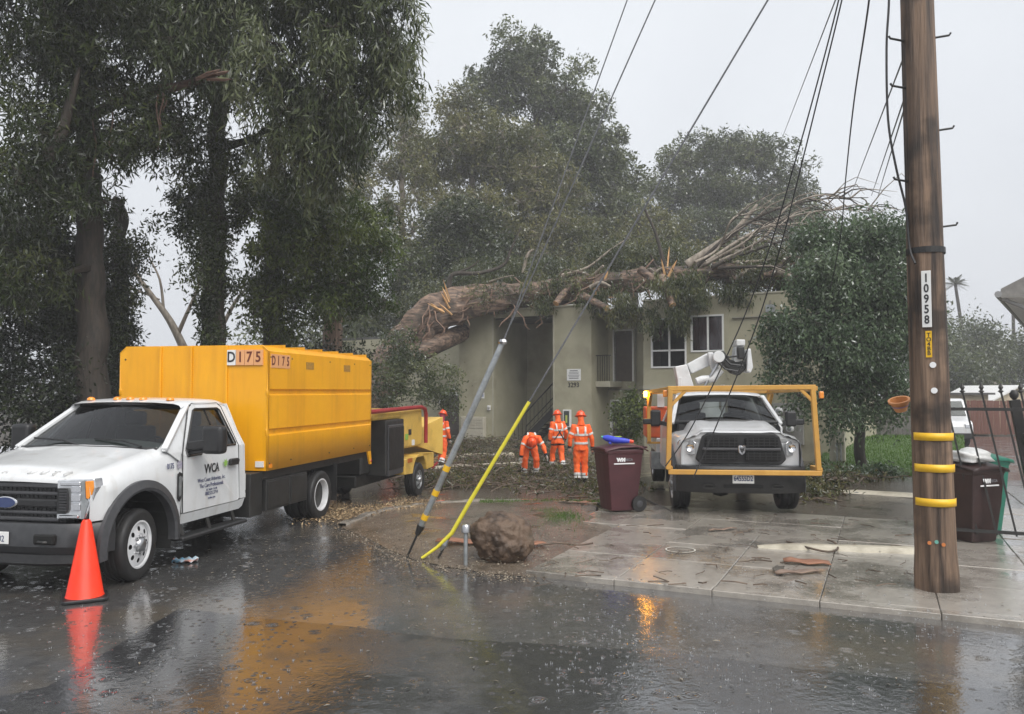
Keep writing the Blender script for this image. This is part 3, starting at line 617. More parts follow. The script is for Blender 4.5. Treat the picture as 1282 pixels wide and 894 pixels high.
for x in (BX0-.06, BX1+.08, -3.1, -4.4, -5.4):
    for z in (2.47, 1.02):
        m = MB(); m.lathe([(.012, 0), (.008, .008)], (x, BW, z), 'y', 8); m.build('bolt', black_metal, truck)
# stepped roof leaves, one behind the other
for k in range(6):
    x0 = BX0 - .02 - k*.62; x1 = x0 - .63; m = MB(); z = BZ1 + .085 - k*.0
    m.add([(x0, -BW+.09, z-.01), (x0, BW-.09, z-.01), (x1, BW-.09, z+.035), (x1, -BW+.09, z+.035), (x0, -BW+.09, z-.03), (x0, BW-.09, z-.03), (x1, BW-.09, z-.03), (x1, -BW+.09, z-.03)], [(0,1,2,3),(4,7,6,5),(0,4,5,1),(1,5,6,2),(2,6,7,3),(3,7,4,0)])
    m.build('roof_leaf', yellow_paint, truck)
m = MB(); m.b2((BX0-.02, -1.08, .80), (BX1+.1, 1.08, BZ0-.005)); m.build('box_floor', black_metal, truck)
m = MB(); m.b2((BX1+.02, -1.1, BZ0), (BX1+.05, 1.1, BZ1+.05)); m.build('tailgate', yellow_paint, truck)
# door-side toolbox below the box, mud flap, hitch
m = MB(); m.b2((-2.14, -.9, .33), (-2.46, 1.06, .905)); m.build('headboard_locker', black_metal, truck, bevel=.01)
for s in (1, -1):
    for (x0, x1) in ((-2.50, -3.16), (-3.18, -3.74)):
        m = MB(); m.b2((x0, s*.62, .36), (x1, s*1.1, .79)); tb = m.build('toolbox', black_metal, truck, bevel=.012)
        m = MB(); m.b2((x0-.03, s*1.1, .40), (x1+.03, s*1.112, .76)); m.build('toolbox_door', black_metal, tb, bevel=.006)
    m = MB(); m.b2((-4.72, s*.68, .22), (-4.735, s*1.14, .82)); m.build('mud_flap', rubber, truck)
m = MB(); m.plate([(.62, .70), (1.0, .70), (1.0, .92), (.93, .86), (.86, .8), (.8, .78), (.76, .8), (.70, .77), (.62, .78)], [], lambda y, z: (-2.128, y, z)); m.build('torn_sticker', decal_white, truck, solid=.002)
m = MB(); m.plate([(.86, .60), (1.0, .60), (1.0, .66), (.86, .66)], [], lambda y, z: (-2.128, y, z)); m.build('sticker', decal_white, truck, solid=.002)
m = MB(); m.b2((-6.2, -.35, .42), (-6.0, .35, .72)); m.b2((-6.2, -.06, .45), (-6.45, .06, .52)); m.build('hitch', black_metal, truck)
# D175 number tiles on the box front and side
def tiles(s, x, y, z, w, h, side):
    for i, ch in enumerate(s):
        m = MB(); a, b = i*w, (i+1)*w - .008
        if side: m.b2((x - a, BW+.0, z), (x - b, BW + .006, z + h)); t = m.build('number_tile', decal_pink, truck); text('numeral', ch, h*.95, red_ink, t, frame((x-(a+b)/2, BW+.0075, z+h/2), (-1, 0, 0), (0, 0, 1)), ext=.001, sx=.8, bold=.004)
        else: m.b2((BX0, y + a, z), (BX0+.026, y + b, z + h)); t = m.build('number_tile', decal_white if i == 0 else decal_pink, truck); text('numeral', ch, h*.95, red_ink if i else ink, t, frame((BX0+.0285, y+(a+b)/2, z+h/2), (0, 1, 0), (0, 0, 1)), ext=.001, sx=.85, bold=.004)
tiles('D175', 0, .54, 2.36, .135, .21, False); tiles('D175', BX0-.06, 0, 2.325, .14, .19, True)
stk = pm('worn_sticker', (.25, .14, .04), (.5, .25, .02), scale=40, rough=.6)
for x in (-3.55, -4.95):
    m = MB(); m.b2((x, BW, 2.33), (x-.26, BW+.004, 2.44)); m.build('worn_sticker', stk, truck)
m = MB(); m.b2((BX0, .98, .97), (BX0+.02, 1.1, 1.05)); m.build('box_sticker', decal_white, truck)
# ---------------------------------------------------------------- aerial lift truck with timber-coloured guard frame
def local(root):
    M = Matrix.Translation(root.location) @ Matrix.Rotation(root.rotation_euler.z, 4, 'Z'); return M.inverted()
def planepix(root, px, py, yl):         # pixel -> (x, z) on the vertical plane y = yl of a thing
    Mi = local(root); o = Mi @ Vector((0, 0, CAM_H)); q = Mi @ (Vector((0, 0, CAM_H)) + Vector(ray(px, py))); d = q - o
    p = o + d * ((yl - o.y) / d.y); return p.x, p.z
ram_white = pm('pickup_white', (.62, .63, .64), (.68, .69, .7), scale=3, rough=.25, coat=.4, dirt=(.42, .42, .41), dlo=.55, dhi=.8)
ram = thing('lift_truck', 'white pickup-cab bucket truck with yellow pipe guard frame around its black grille', 'truck', (3.70, 13.5, .045), -pi/2 - radians(5.5))
R_, RZ = .57, .42
stx = sorted(set([.80, .76, .7, .62] + [R_*cos(a) for a in np.linspace(.02, pi-.02, 21)] + [-.6, -.68]), reverse=True); secs = []
for x in stx:
    d = abs(x); zb = RZ + sqrt(max(0, R_*R_ - d*d)) if d < R_ else (.75 if x > 0 else .5); zb = max(zb, .75 if x > 0 else .5)
    k = ss(.35, .8, x); yo = .99 - .06*k; zf = 1.22 - .03*k; zh = 1.44 - .11*ss(-.4, .8, x) - .03*k
    half = [Vector((x, y, z)) for y, z in ((yo, zb), (yo+.012, max(zb+.01, .98)), (yo-.01, max(zb+.02, zf-.06)), (yo-.06, zf), (yo-.14, zf+.03), (.74, zf+.06), (.68, zh-.05), (.62, zh), (.45, zh+.012), (.3, zh-.005), (0, zh))]
    secs.append(mirror_sections(half))
m = MB(); m.loft(secs); m.build('front_body', ram_white, ram, smooth=45)
m = MB(); fo = [(.93, .76), (.93, 1.17), (.86, 1.2), (.72, 1.24), (.66, 1.29), (.58, 1.34), (0, 1.34), (-.58, 1.34), (-.66, 1.29), (-.72, 1.24), (-.86, 1.2), (-.93, 1.17), (-.93, .76)]
m.prism(fo, lambda y, z: (.60, y, z), lambda y, z: (.79 - .1*abs(y)**3 + .0, y, z - .012*(z > 1.15))); m.build('front_fascia', ram_white, ram, bevel=.03, seg=2)
# grille: black shell with cross bars and badge
m = MB(); sh = [(-.70, .88), (-.60, 1.24), (-.52, 1.29), (.52, 1.29), (.60, 1.24), (.70, .88), (.62, .80), (-.62, .80)]
m.prism(sh, lambda y, z: (.70, y, z), lambda y, z: (.86 - .05*(y/.7)**2, y, z)); g = m.build('grille', black_plastic, ram, bevel=.02, seg=2)
for (y0, y1, z0, z1) in ((-.56, -.06, 1.08, 1.22), (.06, .56, 1.08, 1.22), (-.60, -.06, .87, 1.0), (.06, .60, .87, 1.0)):
    m = MB(); m.b2((.83, y0, z0), (.865, y1, z1)); m.build('grille_opening', dark, g)
    for k in range(6):
        y = y0 + (y1-y0)*(k+.5)/6
        m = MB(); m.b2((.86, y-.006, z0), (.872, y+.006, z1)); m.build('grille_mesh_bar', black_plastic, g)
    for k in range(3):
        z = z0 + (z1-z0)*(k+.5)/3; m = MB(); m.b2((.86, y0, z-.005), (.874, y1, z+.005)); m.build('grille_mesh_bar', black_plastic, g)
m = MB(); m.b2((.85, -.60, 1.02), (.895, .60, 1.065)); m.build('grille_crossbar', grey_plastic, g, bevel=.01)
m = MB(); m.prism([(-.06, 1.09), (-.05, .99), (0, .95), (.05, .99), (.06, 1.09), (.035, 1.11), (0, 1.095), (-.035, 1.11)], lambda y, z: (.89, y, z), lambda y, z: (.91, y, z)); e = m.build('shield_badge', chrome, g, bevel=.006)
m = MB(); m.prism([(-.035, 1.08), (-.012, 1.06), (.012, 1.06), (.035, 1.08), (.03, 1.03), (.012, 1.0), (0, .98), (-.012, 1.0), (-.03, 1.03)], lambda y, z: (.91, y, z), lambda y, z: (.918, y, z)); m.build('badge_head', ink, e)
for s in (1, -1):
    fx = lambda y, z, o=0: (.80 - .22*((abs(y) - .68)/.28)**2 + o, s*abs(y), z)
    m = MB(); m.prism([(.71, .94), (.69, 1.13), (.74, 1.17), (.93, 1.18), (.965, 1.12), (.955, .98), (.9, .93)], lambda y, z: fx(y, z, -.05), lambda y, z: fx(y, z, .0)); hl = m.build('headlight', lamp_clear, ram, bevel=.01)
    m = MB(); m.lathe([(.0001, .0), (.05, .012), (.065, .028)], (fx(.79, 0)[0]-.005, s*.79, 1.06), 'x', 16, cap=False); m.build('lamp_bowl', chrome, hl, smooth=50)
    m = MB(); m.prism([(.89, .96), (.885, 1.14), (.945, 1.15), (.955, 1.1), (.945, .99)], lambda y, z: fx(y, z, .0), lambda y, z: fx(y, z, .01)); m.build('turn_signal', pm('dull_amber', (.5, .28, .15), (.7, .6, .5), scale=30, rough=.2), hl)
    # flare, liner
    m = MB(); secs = []
    for a in np.linspace(-.1, pi+.1, 23):
        ca, sa = cos(a), sin(a); secs.append([Vector((R_*ca, s*.95, RZ+R_*sa)), Vector((R_*ca, s*1.045, RZ+R_*sa)), Vector(((R_+.06)*ca, s*1.04, RZ+(R_+.06)*sa)), Vector(((R_+.09)*ca, s*.985, RZ+(R_+.09)*sa))])
    m.loft(secs, cap=True); m.build('fender_flare', grey_plastic, ram, smooth=40)
    m = MB(); m.loft([[Vector((R_*cos(a), s*.5, RZ+R_*sin(a))), Vector((R_*cos(a), s*.99, RZ+R_*sin(a)))] for a in np.linspace(-.1, pi+.3, 13)]); m.build('wheel_liner', dark, ram, solid=.01)
    wheel(ram, (0, s*.87, .40), .40, .27, .24, s)
    wheel(ram, (-3.9, s*.9, .40), .40, .24, .24, s, deep=.1, hub=False)
    f3 = lambda x, z, o=0: (x, s*(1.0 - max(0, z-1.3)*.42 + o), z)
    m = MB(); m.plate([(-.68, .55), (-.68, 1.32), (-1.25, 1.85), (-2.0, 1.88), (-2.15, 1.3), (-2.15, .55)], [[(-.85, 1.36), (-1.3, 1.78), (-1.85, 1.8), (-1.95, 1.38)]], lambda x, z: f3(x, z)); dr = m.build('door', ram_white, ram, solid=.03)
    m = MB(); m.plate([(-.85, 1.36), (-1.3, 1.78), (-1.85, 1.8), (-1.95, 1.38)], [], lambda x, z: f3(x, z, -.015)); m.build('side_window', glass, dr)
    m = MB(); m.beam((-.52, s*.93, 1.39), (-1.2, s*.76, 1.87), .07, .05); m.build('a_pillar', ram_white, ram, bevel=.01)
    m = MB(); m.beam((-.85, s*.98, 1.36), (-.9, s*1.16, 1.40), .05, .07); m.build('mirror_arm', black_plastic, ram)
    m = MB(); m.b2((-.98, s*1.10, 1.33), (-.84, s*1.28, 1.62 if s < 0 else 1.60)); m.build('mirror', black_plastic, ram, bevel=.03, seg=2)
    m = MB(); m.b2((-.99, s*1.22, 1.36), (-.86, s*1.42, 1.46)); m.build('spot_mirror', black_plastic, ram, bevel=.02)
    m = MB(); m.b2((-5.4, s*.38, .55), (-.5, s*.46, .78)); m.build('chassis_rail', black_metal, ram)
m = MB(); m.b2((-.5, -.5, .4), (.6, .5, .95)); m.build('engine_bay', dark, ram)
m = MB(); m.tube([(0, -.75, .36), (0, .75, .36)], .06, 8); m.lathe([(.15, -.12), (.18, 0), (.15, .12)], (0, -.2, .37), 'y', 10); m.build('front_axle', black_metal, ram)
m = MB(); secs = []
for y in np.linspace(-1.0, 1.0, 21):
    xo = .98 - .24*(abs(y))**4; secs.append([Vector(p) for p in ((xo-.25, y, .76), (xo-.03, y, .78), (xo, y, .74), (xo, y, .46), (xo-.05, y, .36), (xo-.25, y, .35))])
m.loft(secs, cap=True); m.build('bumper', black_plastic, ram, smooth=35)
for s in (1, -1):
    m = MB(); n = 14; m.tube([(.985, s*.52 + .09*cos(2*pi*i/n), .47 + .03*sin(2*pi*i/n)) for i in range(n+1)], .014, 5, cap=False); m.build('tow_hook', black_metal, ram)
m = MB(); m.b2((.975, -.3, .45), (.985, .3, .50)); m.build('bumper_slot', dark, ram)
m = MB(); m.b2((.98, -.165, .52), (.99, .165, .69)); lp = m.build('licence_plate', decal_white, ram, bevel=.004)
text('plate_text', '64555D2', .115, navy_ink, lp, frame((.992, 0, .595), (0, 1, 0), (0, 0, 1)), sx=.68, bold=.002)
m = MB(); m.b2((.99, -.07, .665), (.992, .07, .68)); m.build('plate_header', red_ink, lp)
m = MB(); secs = []
for j in range(6):
    t = j/5; w_ = .88 - .2*t; secs.append([Vector((-.42 - .12*(y/.88)**2 - .72*t, y*w_/.88, 1.42 + .44*t + .02*(1-(y/.88)**2))) for y in np.linspace(-.88, .88, 11)])
m.loft(secs); m.build('windshield', glass, ram, smooth=60)
m = MB(); m.tube([p + Vector((.01, 0, 0)) for p in secs[0]], .025, 5); m.build('cowl_trim', black_plastic, ram)
m = MB(); secs = []
for x, dz in ((-1.1, -.04), (-1.2, 0), (-1.6, .02), (-2.0, 0), (-2.12, -.06)):
    secs.append(mirror_sections([Vector((x, y, z+dz)) for y, z in ((.75, 1.87), (.7, 1.91), (.4, 1.93), (0, 1.935))]))
m.loft(secs); m.build('cab_roof', ram_white, ram, smooth=60)
m = MB(); m.plate([(-.98, .55), (.98, .55), (.98, 1.3), (.74, 1.88), (-.74, 1.88), (-.98, 1.3)], [[(-.3, 1.45), (.3, 1.45), (.3, 1.75), (-.3, 1.75)]], lambda y, z: (-2.15, y, z)); m.build('cab_rear_wall', ram_white, ram, solid=.02)
m = MB(); m.b2((-.5, -.84, 1.1), (-.8, .84, 1.40)); m.build('dashboard', interior, ram, bevel=.03)
for y in (.42, -.42):
    m = MB(); m.b2((-1.4, y-.26, .8), (-1.85, y+.26, 1.0)); m.b2((-1.75, y-.25, .9), (-1.92, y+.25, 1.55)); m.b2((-1.76, y-.14, 1.55), (-1.88, y+.14, 1.76)); m.build('seat', interior, ram, bevel=.04, seg=2)
m = MB(); n = 16; m.tube([(-1.0 - .07*sin(2*pi*i/n), .42 + .19*cos(2*pi*i/n), 1.34 + .17*sin(2*pi*i/n)) for i in range(n+1)], .016, 5, cap=False); m.build('steering_wheel', black_plastic, ram)
# guard frame: square tube, weathered yellow-orange
fy = pm('frame_ochre', (.52, .27, .05), (.6, .33, .07), scale=5, rough=.5, dirt=(.3, .16, .05), dlo=.5, dhi=.75)
gf = MB(); gf.b2((1.02, -1.16, .66), (1.10, 1.16, .735)); gf = gf.build('guard_frame', fy, ram, bevel=.008)
zt = 1.97
bars = [((1.06, -1.16, .735), (1.06, -1.12, zt)), ((1.06, 1.12, .735), (1.06, 1.05, zt+.02)), ((1.06, -1.16, zt+.03), (1.06, 1.09, zt+.05)),
        ((1.02, -1.12, zt+.02), (-2.35, -1.2, zt-.03)), ((1.02, 1.10, zt+.03), (-2.35, 1.14, zt-.02)), ((-2.38, -1.2, zt-.03), (-2.38, 1.16, zt-.02)),
        ((-2.38, -1.2, zt-.07), (-2.38, -1.2, .95)), ((-2.38, 1.14, zt-.06), (-2.38, 1.14, .95)), ((1.0, -1.12, .74), (.55, -1.12, .74)), ((1.0, 1.16, .74), (.55, 1.16, .74))]
for p, q in bars:
    m = MB(); m.beam(p, q, .075); m.build('frame_bar', fy, gf, bevel=.008)
for p, q in (((1.06, -1.11, zt-.24), (1.06, -.88, zt)), ((1.06, 1.10, zt-.22), (1.06, .86, zt+.02)), ((-2.3, 1.13, zt-.3), (-2.0, 1.12, zt-.06)), ((-2.3, -1.19, zt-.3), (-2.0, -1.18, zt-.06))):
    m = MB(); m.beam(p, q, .05); m.build('frame_brace', fy, gf, bevel=.006)
exp = pm('expanded_mesh', (.16, .1, .05), (.3, .2, .1), scale=30, rough=.7)
for k in range(14):
    x = .8 - k*.22; m = MB(); m.beam((x, -1.1, zt+.0), (x, 1.08, zt+.01), .03, .012); m.build('guard_slat', exp, gf)
lit = pm('beacon_lit', (.9, .4, .02), rough=.3, emit=(1, .42, .02), estr=40)
for p, lt in (((-2.30, -1.27, 1.90), True), ((.98, -1.19, 1.92), False), ((.98, 1.2, 1.90), False)):
    m = MB(); m.box(p, (.05, .07, .11)); m.build('beacon', lit if lt else amber, ram, bevel=.015, seg=2)
# service body behind the cab
org = pm('equipment_orange', (.62, .10, .03), (.7, .13, .04), scale=5, rough=.45, dirt=(.3, .1, .06), dlo=.5)
m = MB(); m.b2((-2.5, -1.05, .72), (-5.4, 1.05, 1.02)); m.build('flat_bed', ram_white, ram, bevel=.02)
m = MB(); m.b2((-2.55, -1.25, 1.02), (-3.35, -.55, 1.64)); ob = m.build('orange_locker', org, ram, bevel=.03, seg=2)
m = MB(); m.b2((-2.535, -1.15, 1.25), (-2.55, -.98, 1.42)); m.build('locker_latch', red_ink, ob)
m = MB(); m.b2((-2.54, -1.2, 1.6), (-2.56, -.6, 1.63)); m.build('locker_rib', org, ob)
m = MB(); m.b2((-2.5, .55, 1.02), (-3.6, 1.05, 1.5)); m.build('side_locker', ram_white, ram, bevel=.02)
m = MB(); m.b2((-2.45, -1.16, .40), (-2.75, -.62, .74)); m.build('step_plate', galv, ram, bevel=.01)
m = MB(); m.beam((-2.55, -.95, 1.64), (-2.55, -.95, 2.0), .14, .08); m.build('white_bracket', ram_white, ram)
m = MB(); m.beam((-2.42, -1.24, .93), (-2.42, -.5, .93), .04); m.build('step_bar', fy, ram)
# folded boom: turret, lower arm, links, elbow, platform
Mi = local(ram)
def LP(px, py, Y): p = at(px, py, Y); return Mi @ p
bw = pm('boom_white', (.6, .61, .61), (.68, .69, .69), scale=6, rough=.35, dirt=(.4, .4, .38), dlo=.5)
m = MB(); m.lathe([(.32, .9), (.32, 1.5), (.26, 1.6), (.26, 2.0)], (-3.55, .1, 0), 'z', 20); m.build('boom_pedestal', bw, ram, smooth=40)
def slab3(name, pts, Y, th, mat, par=ram, bev=.02):
    P = [LP(x, y, Y) for x, y in pts]; off = Vector((-th, 0, 0)); n = len(P); mm = MB()
    mm.add(P + [p + off for p in P], [tuple(range(n))[::-1], tuple(range(n, 2*n))] + [(j, (j+1) % n, n+(j+1) % n, n+j) for j in range(n)])
    return mm.build(name, mat, par, bevel=bev, seg=2)
slab3('turret_cover', [(845, 459), (860, 456), (869, 484), (864, 496), (852, 496)], 16.7, .45, bw)
slab3('lower_boom', [(860, 456), (888, 441), (893, 450), (893, 456), (866, 468)], 16.9, .3, bw)
slab3('boom_link', [(886, 441), (893, 441), (903, 462), (901, 471), (893, 470), (889, 456)], 16.75, .12, bw)
m = MB(); P = [LP(*p, 16.7) for p in ((872, 478), (880, 475), (893, 474), (902, 463))]; m.tube(P, .085, 10); m.build('hydraulic_arm', bw, ram, smooth=50)
m = MB(); P = [LP(*p, 16.65) for p in ((882, 484), (890, 470), (899, 455))]; m.tube(P, .03, 8); m.build('hydraulic_rod', steel, ram, smooth=50)
slab3('elbow_joint', [(893, 441), (906, 439), (914, 450), (921, 452), (934, 452), (935, 461), (926, 470), (917, 467), (906, 456), (898, 452)], 16.8, .35, black_metal)
slab3('upper_boom', [(921, 436), (926, 426), (932, 432), (929, 452), (919, 455)], 16.8, .4, bw)
slab3('boom_head', [(922, 425), (933, 425), (933, 433), (922, 433)], 16.7, .5, bw)
slab3('boom_knuckle', [(924, 434), (932, 434), (933, 449), (925, 449)], 16.6, .2, black_metal)
slab3('platform_pad', [(936, 437), (940, 436), (943, 460), (940, 467), (935, 465)], 16.7, .5, bw)
m = MB(); c = LP(899, 447, 16.6); m.lathe([(.12, -.1), (.12, .12)], c, 'x', 16); m.build('pivot_disc', bw, ram, bevel=.01)
for k, (p0, p1, p2) in enumerate((((902, 443), (912, 447), (922, 446)), ((896, 450), (908, 462), (924, 465)), ((900, 441), (914, 456), (930, 458)))):
    m = MB(); m.tube([LP(*p0, 16.55), LP(*p1, 16.5), LP(*p2, 16.55)], .022, 6); m.build('hydraulic_hose', black_plastic, ram, smooth=60)
for p, q in (((-3.2, -.5, 1.05), (-3.2, -.5, 2.25)), ((-3.9, .5, 1.05), (-3.9, .5, 2.1))):
    m = MB(); m.beam(p, q, .08); m.build('boom_rest', bw, ram, bevel=.008)

# ---------------------------------------------------------------- brush chipper behind the chip truck
cw = at(525, 620, 17.6)
chip = thing('brush_chipper', 'yellow brush chipper with black radiator housing and red bar behind the chip truck', 'chipper', (cw.x - .95*cos(yaw), cw.y + .95*sin(yaw), gz(cw.x, cw.y)), -pi/2 - radians(12))
def CP(px, py): return planepix(chip, px, py, .95)
z0 = chip.location.z
def cz(px, py): x, z = CP(px, py); return x, z
xr0 = CP(485, 560)[0]; xr1 = CP(507, 560)[0]; xe = CP(534, 560)[0]
def zc(px, py): return CP(px, py)[1]
ztop = zc(500, 531); zbot = zc(495, 594)
m = MB(); m.b2((xr1, -.85, zbot), (xr0, .93, ztop+.1)); rd = m.build('radiator_housing', black_metal, chip, bevel=.03, seg=2)
m = MB(); m.b2((xr1+.1, .925, zbot), (xr0-.06, .955, ztop)); rp_ = m.build('radiator_grille', grey_plastic, chip, bevel=.01)
nl = 14
for k in range(nl):
    x = xr1 + .15 + (xr0 - xr1 - .25)*k/(nl-1); m = MB(); m.b2((x-.02, .95, zbot+.12), (x+.02, .975, ztop-.05)); m.build('grille_bar', black_metal, rp_)
m = MB(); m.prism([(xr0+.45, ztop+.25), (xr1-.1, ztop+.25), (xe, ztop+.28), (xe-.05, ztop-.25), (xe, zbot+.45), (xr1, zbot+.45), (xr1, ztop+.1), (xr0+.45, ztop+.1)], lambda x, z: (x, -.75, z), lambda x, z: (x, .84, z)); m.build('engine_cover', mach_yellow, chip, bevel=.05, seg=2)
for px, py in ((515, 547), (519, 541), (523, 554)):
    x, z = CP(px, py); m = MB(); m.b2((x-.08, .84, z-.06), (x+.08, .852, z+.06)); m.build('warning_decal', ink if px == 519 else (green_ink if px == 515 else decal_white), chip)
fx0, fx1 = CP(506, 580)[0], CP(537, 580)[0]; zf0, zf1 = zc(515, 592), zc(515, 573); wx = 0
m = MB(); arch = [(wx + .5*cos(a), .42 + .5*sin(a)) for a in np.linspace(.25, pi-.25, 11)]
m.prism([(fx0, zf0), (fx0, zf1), (fx1-.3, zf1), (fx1-.3, zf0)] + arch[::-1], lambda x, z: (x, .55, z), lambda x, z: (x, .97, z)); m.build('fender', mach_yellow, chip, bevel=.012)
x, z = CP(512, 576); m = MB(); m.b2((x-.14, .97, z-.05), (x+.14, .98, z+.04)); m.build('maker_plate', pm('plate_orange', (.4, .12, .02), rough=.5), chip)
for s in (1, -1): wheel(chip, (wx, s*.84, .37), .37, .22, .20, s, rim=galv, holes=5)
m = MB(); m.b2((xr0+.5, -.5, zbot-.18), (xe-.2, .5, zbot+.05)); m.build('chassis', black_metal, chip, bevel=.02)
m = MB(); m.beam((xr0+.3, 0, zbot-.08), (xr0+2.3, 0, .50), .14); m.build('tow_tongue', black_metal, chip)
m = MB(); m.b2((xr0+.0, -.6, zbot+.05), (xr0+.45, .6, ztop-.2)); m.build('fuel_tank', black_metal, chip, bevel=.04)
m = MB(); zz = ztop + .30; P = [(xr0+1.0, .9, zz-.02), (xe+.25, .9, zz+.02), (xe-.02, .9, zz-.03), (xe-.10, .9, zz-.16), (xe-.10, .9, zbot+.5)]; m.tube(P, .045, 8); m.build('red_bar', pm('dark_red_paint', (.28, .02, .025), (.34, .03, .03), scale=8, rough=.4), chip, smooth=40)
m = MB(); m.tube([(xr0+1.0, -.7, zz-.02), (xe-.05, -.7, zz+.02), (xe-.10, -.7, zbot+.5)], .045, 8); m.build('red_bar', MATS['dark_red_paint'], chip, smooth=40)
m = MB(); secs = []
for x, w, za, zb in ((xe+.1, .6, zbot+.5, ztop-.3), (xe-.7, .75, zbot+.3, ztop-.1), (xe-1.25, .95, zbot+.15, ztop+.05)):
    secs.append([Vector((x, -w, za)), Vector((x, w, za)), Vector((x, w, zb)), Vector((x, -w, zb))])
m.loft(secs, closed=True); m.build('infeed_hopper', mach_yellow, chip, solid=.03)
m = MB(); m.tube([(xe-.6, .9, zbot+.1), (xe-.62, .9, zbot-.1), (xe-1.3, .8, zbot-.05)], .03, 6); m.build('feed_tray_arm', MATS['dark_red_paint'], chip)
m = MB(); m.tube([(xr0-.2, 0, ztop+.2), (xr0-.2, 0, ztop+.75), (xr0-.0, 0, ztop+1.0), (xr0+.9, 0, ztop+1.05)], [.2, .19, .18, .16], 10); m.build('discharge_chute', mach_yellow, chip, smooth=40)
m = MB(); x, z = CP(467, 515); m.b2((x, .7, z-.25), (x+.02, .9, z+.2)); m.build('chute_flap', decal_white, chip)
# ================================================================ APARTMENT BUILDING
stucco = pm('stucco_olive', (.33, .31, .215), (.39, .365, .26), scale=1.3, rough=.7, bump=.25, bscale=90, dirt=(.23, .21, .145), dscale=.9, dlo=.5, dhi=.72)
trimp = pm('trim_olive', (.36, .34, .26), (.42, .4, .31), scale=4, rough=.6)
roofm = pm('roof_felt', (.06, .06, .058), (.1, .1, .095), scale=4, rough=.6)
wframe = pm('window_white', (.7, .7, .68), (.76, .76, .74), scale=10, rough=.4)
iron = pm('wrought_iron', (.02, .02, .02), (.035, .033, .03), scale=15, rough=.5)
bl = thing('apartment_building', 'two-storey olive stucco apartment block with open stair portal, crushed roof under fallen tree', 'building', (-2.31, 34.92, -.55), atan2(-.5426, .84))
ZT = 5.95
def rect(x0, x1, z0, z1): return [(x0, z0), (x1, z0), (x1, z1), (x0, z1)]
m = MB(); m.slabplate([(0, -.3), (1.78, -.3), (1.78, 5.67), (4.76, 5.67), (4.76, -.3), (6.47, -.3), (6.47, ZT), (0, ZT)], [], lambda x, z: (x, 0, z), lambda x, z: (x, 0+.22, z)); m.build('portal_wall', stucco, bl)
m = MB(); m.b2((-.03, -.05, ZT), (6.5, .35, ZT+.07)); m.build('portal_coping', trimp, bl, bevel=.01)
for x in (1.78, 4.76): 
    m = MB(); m.b2((x-.03, -.012, -.3), (x+.03, .02, 5.67)); m.build('corner_bead', trimp, bl)
m = MB(); m.b2((0, .22, -.3), (.2, 9, ZT)); m.build('end_wall', stucco, bl)
m = MB(); m.b2((.2, 3.0, -.3), (6.3, 3.2, ZT-.1)); m.build('stair_back_wall', stucco, bl)
m = MB(); m.b2((.2, 2.96, 2.62), (6.3, 2.998, 2.78)); m.build('floor_band', trimp, bl)
for x in (1.45, 4.85): 
    m = MB(); m.b2((x, .22, -.3), (x+.2, 2.99, ZT-.15)); m.build('stair_side_wall', stucco, bl)
m = MB(); m.b2((6.27, .22, -.3), (6.47, 1.5, ZT)); m.build('recess_side_wall', stucco, bl)
m = MB(); m.slabplate([(6.2, -.3), (8.9, -.3), (8.9, 5.7), (6.2, 5.7)], [rect(6.75, 7.55, 2.95, 5.0), rect(6.62, 7.5, -.25, 2.15)], lambda x, z: (x, 1.5, z), lambda x, z: (x, 1.5+.2, z)); m.build('recess_wall', stucco, bl)
for z0, z1, x0, x1 in ((2.95, 5.0, 6.75, 7.55), (-.25, 2.15, 6.62, 7.5)):
    m = MB(); m.b2((x0, 1.6, z0), (x1, 1.66, z1)); d_ = m.build('door', pm('door_brown', (.06, .045, .035), (.08, .06, .045), scale=6, rough=.5), bl, bevel=.005)
    m = MB(); m.b2((x0-.06, 1.46, z0), (x0, 1.62, z1)); m.b2((x1, 1.46, z0), (x1+.06, 1.62, z1)); m.b2((x0-.06, 1.46, z1), (x1+.06, 1.62, z1+.06)); m.build('door_frame', wframe, d_)
wins = [(8.99, 10.38, 3.42, 5.28), (10.55, 11.78, 3.98, 5.32)]
m = MB(); m.slabplate(rect(8.67, 15.5, -.3, ZT), [rect(*w) for w in wins], lambda x, z: (x, 0, z), lambda x, z: (x, 0+.2, z)); m.build('right_wall', stucco, bl)
m = MB(); m.b2((8.62, -.03, ZT), (15.55, .3, ZT+.06)); m.build('parapet_coping', trimp, bl, bevel=.01)
m = MB(); m.b2((8.66, -.025, 2.62), (15.5, -.003, 2.78)); m.build('floor_band', trimp, bl)
m = MB(); m.b2((8.67, .2, -.3), (8.87, 1.5, ZT)); m.build('recess_side_wall', stucco, bl)
m = MB(); m.b2((15.3, .2, -.3), (15.5, 9, ZT)); m.build('end_wall', stucco, bl)
m = MB(); m.b2((.21, .23, 5.62), (15.29, 9, 5.78)); m.build('flat_roof', roofm, bl)
m = MB(); m.b2((11.86, -.02, 3.0), (11.95, -.003, ZT-.02)); m.build('wall_pilaster', stucco, bl)
curt = pm('curtain_red', (.16, .04, .06), (.28, .09, .11), scale=3, rough=.9, stretch=(12, 12, .5)); pink = pm('curtain_pink', (.5, .2, .28), (.35, .12, .2), scale=5, rough=.9)
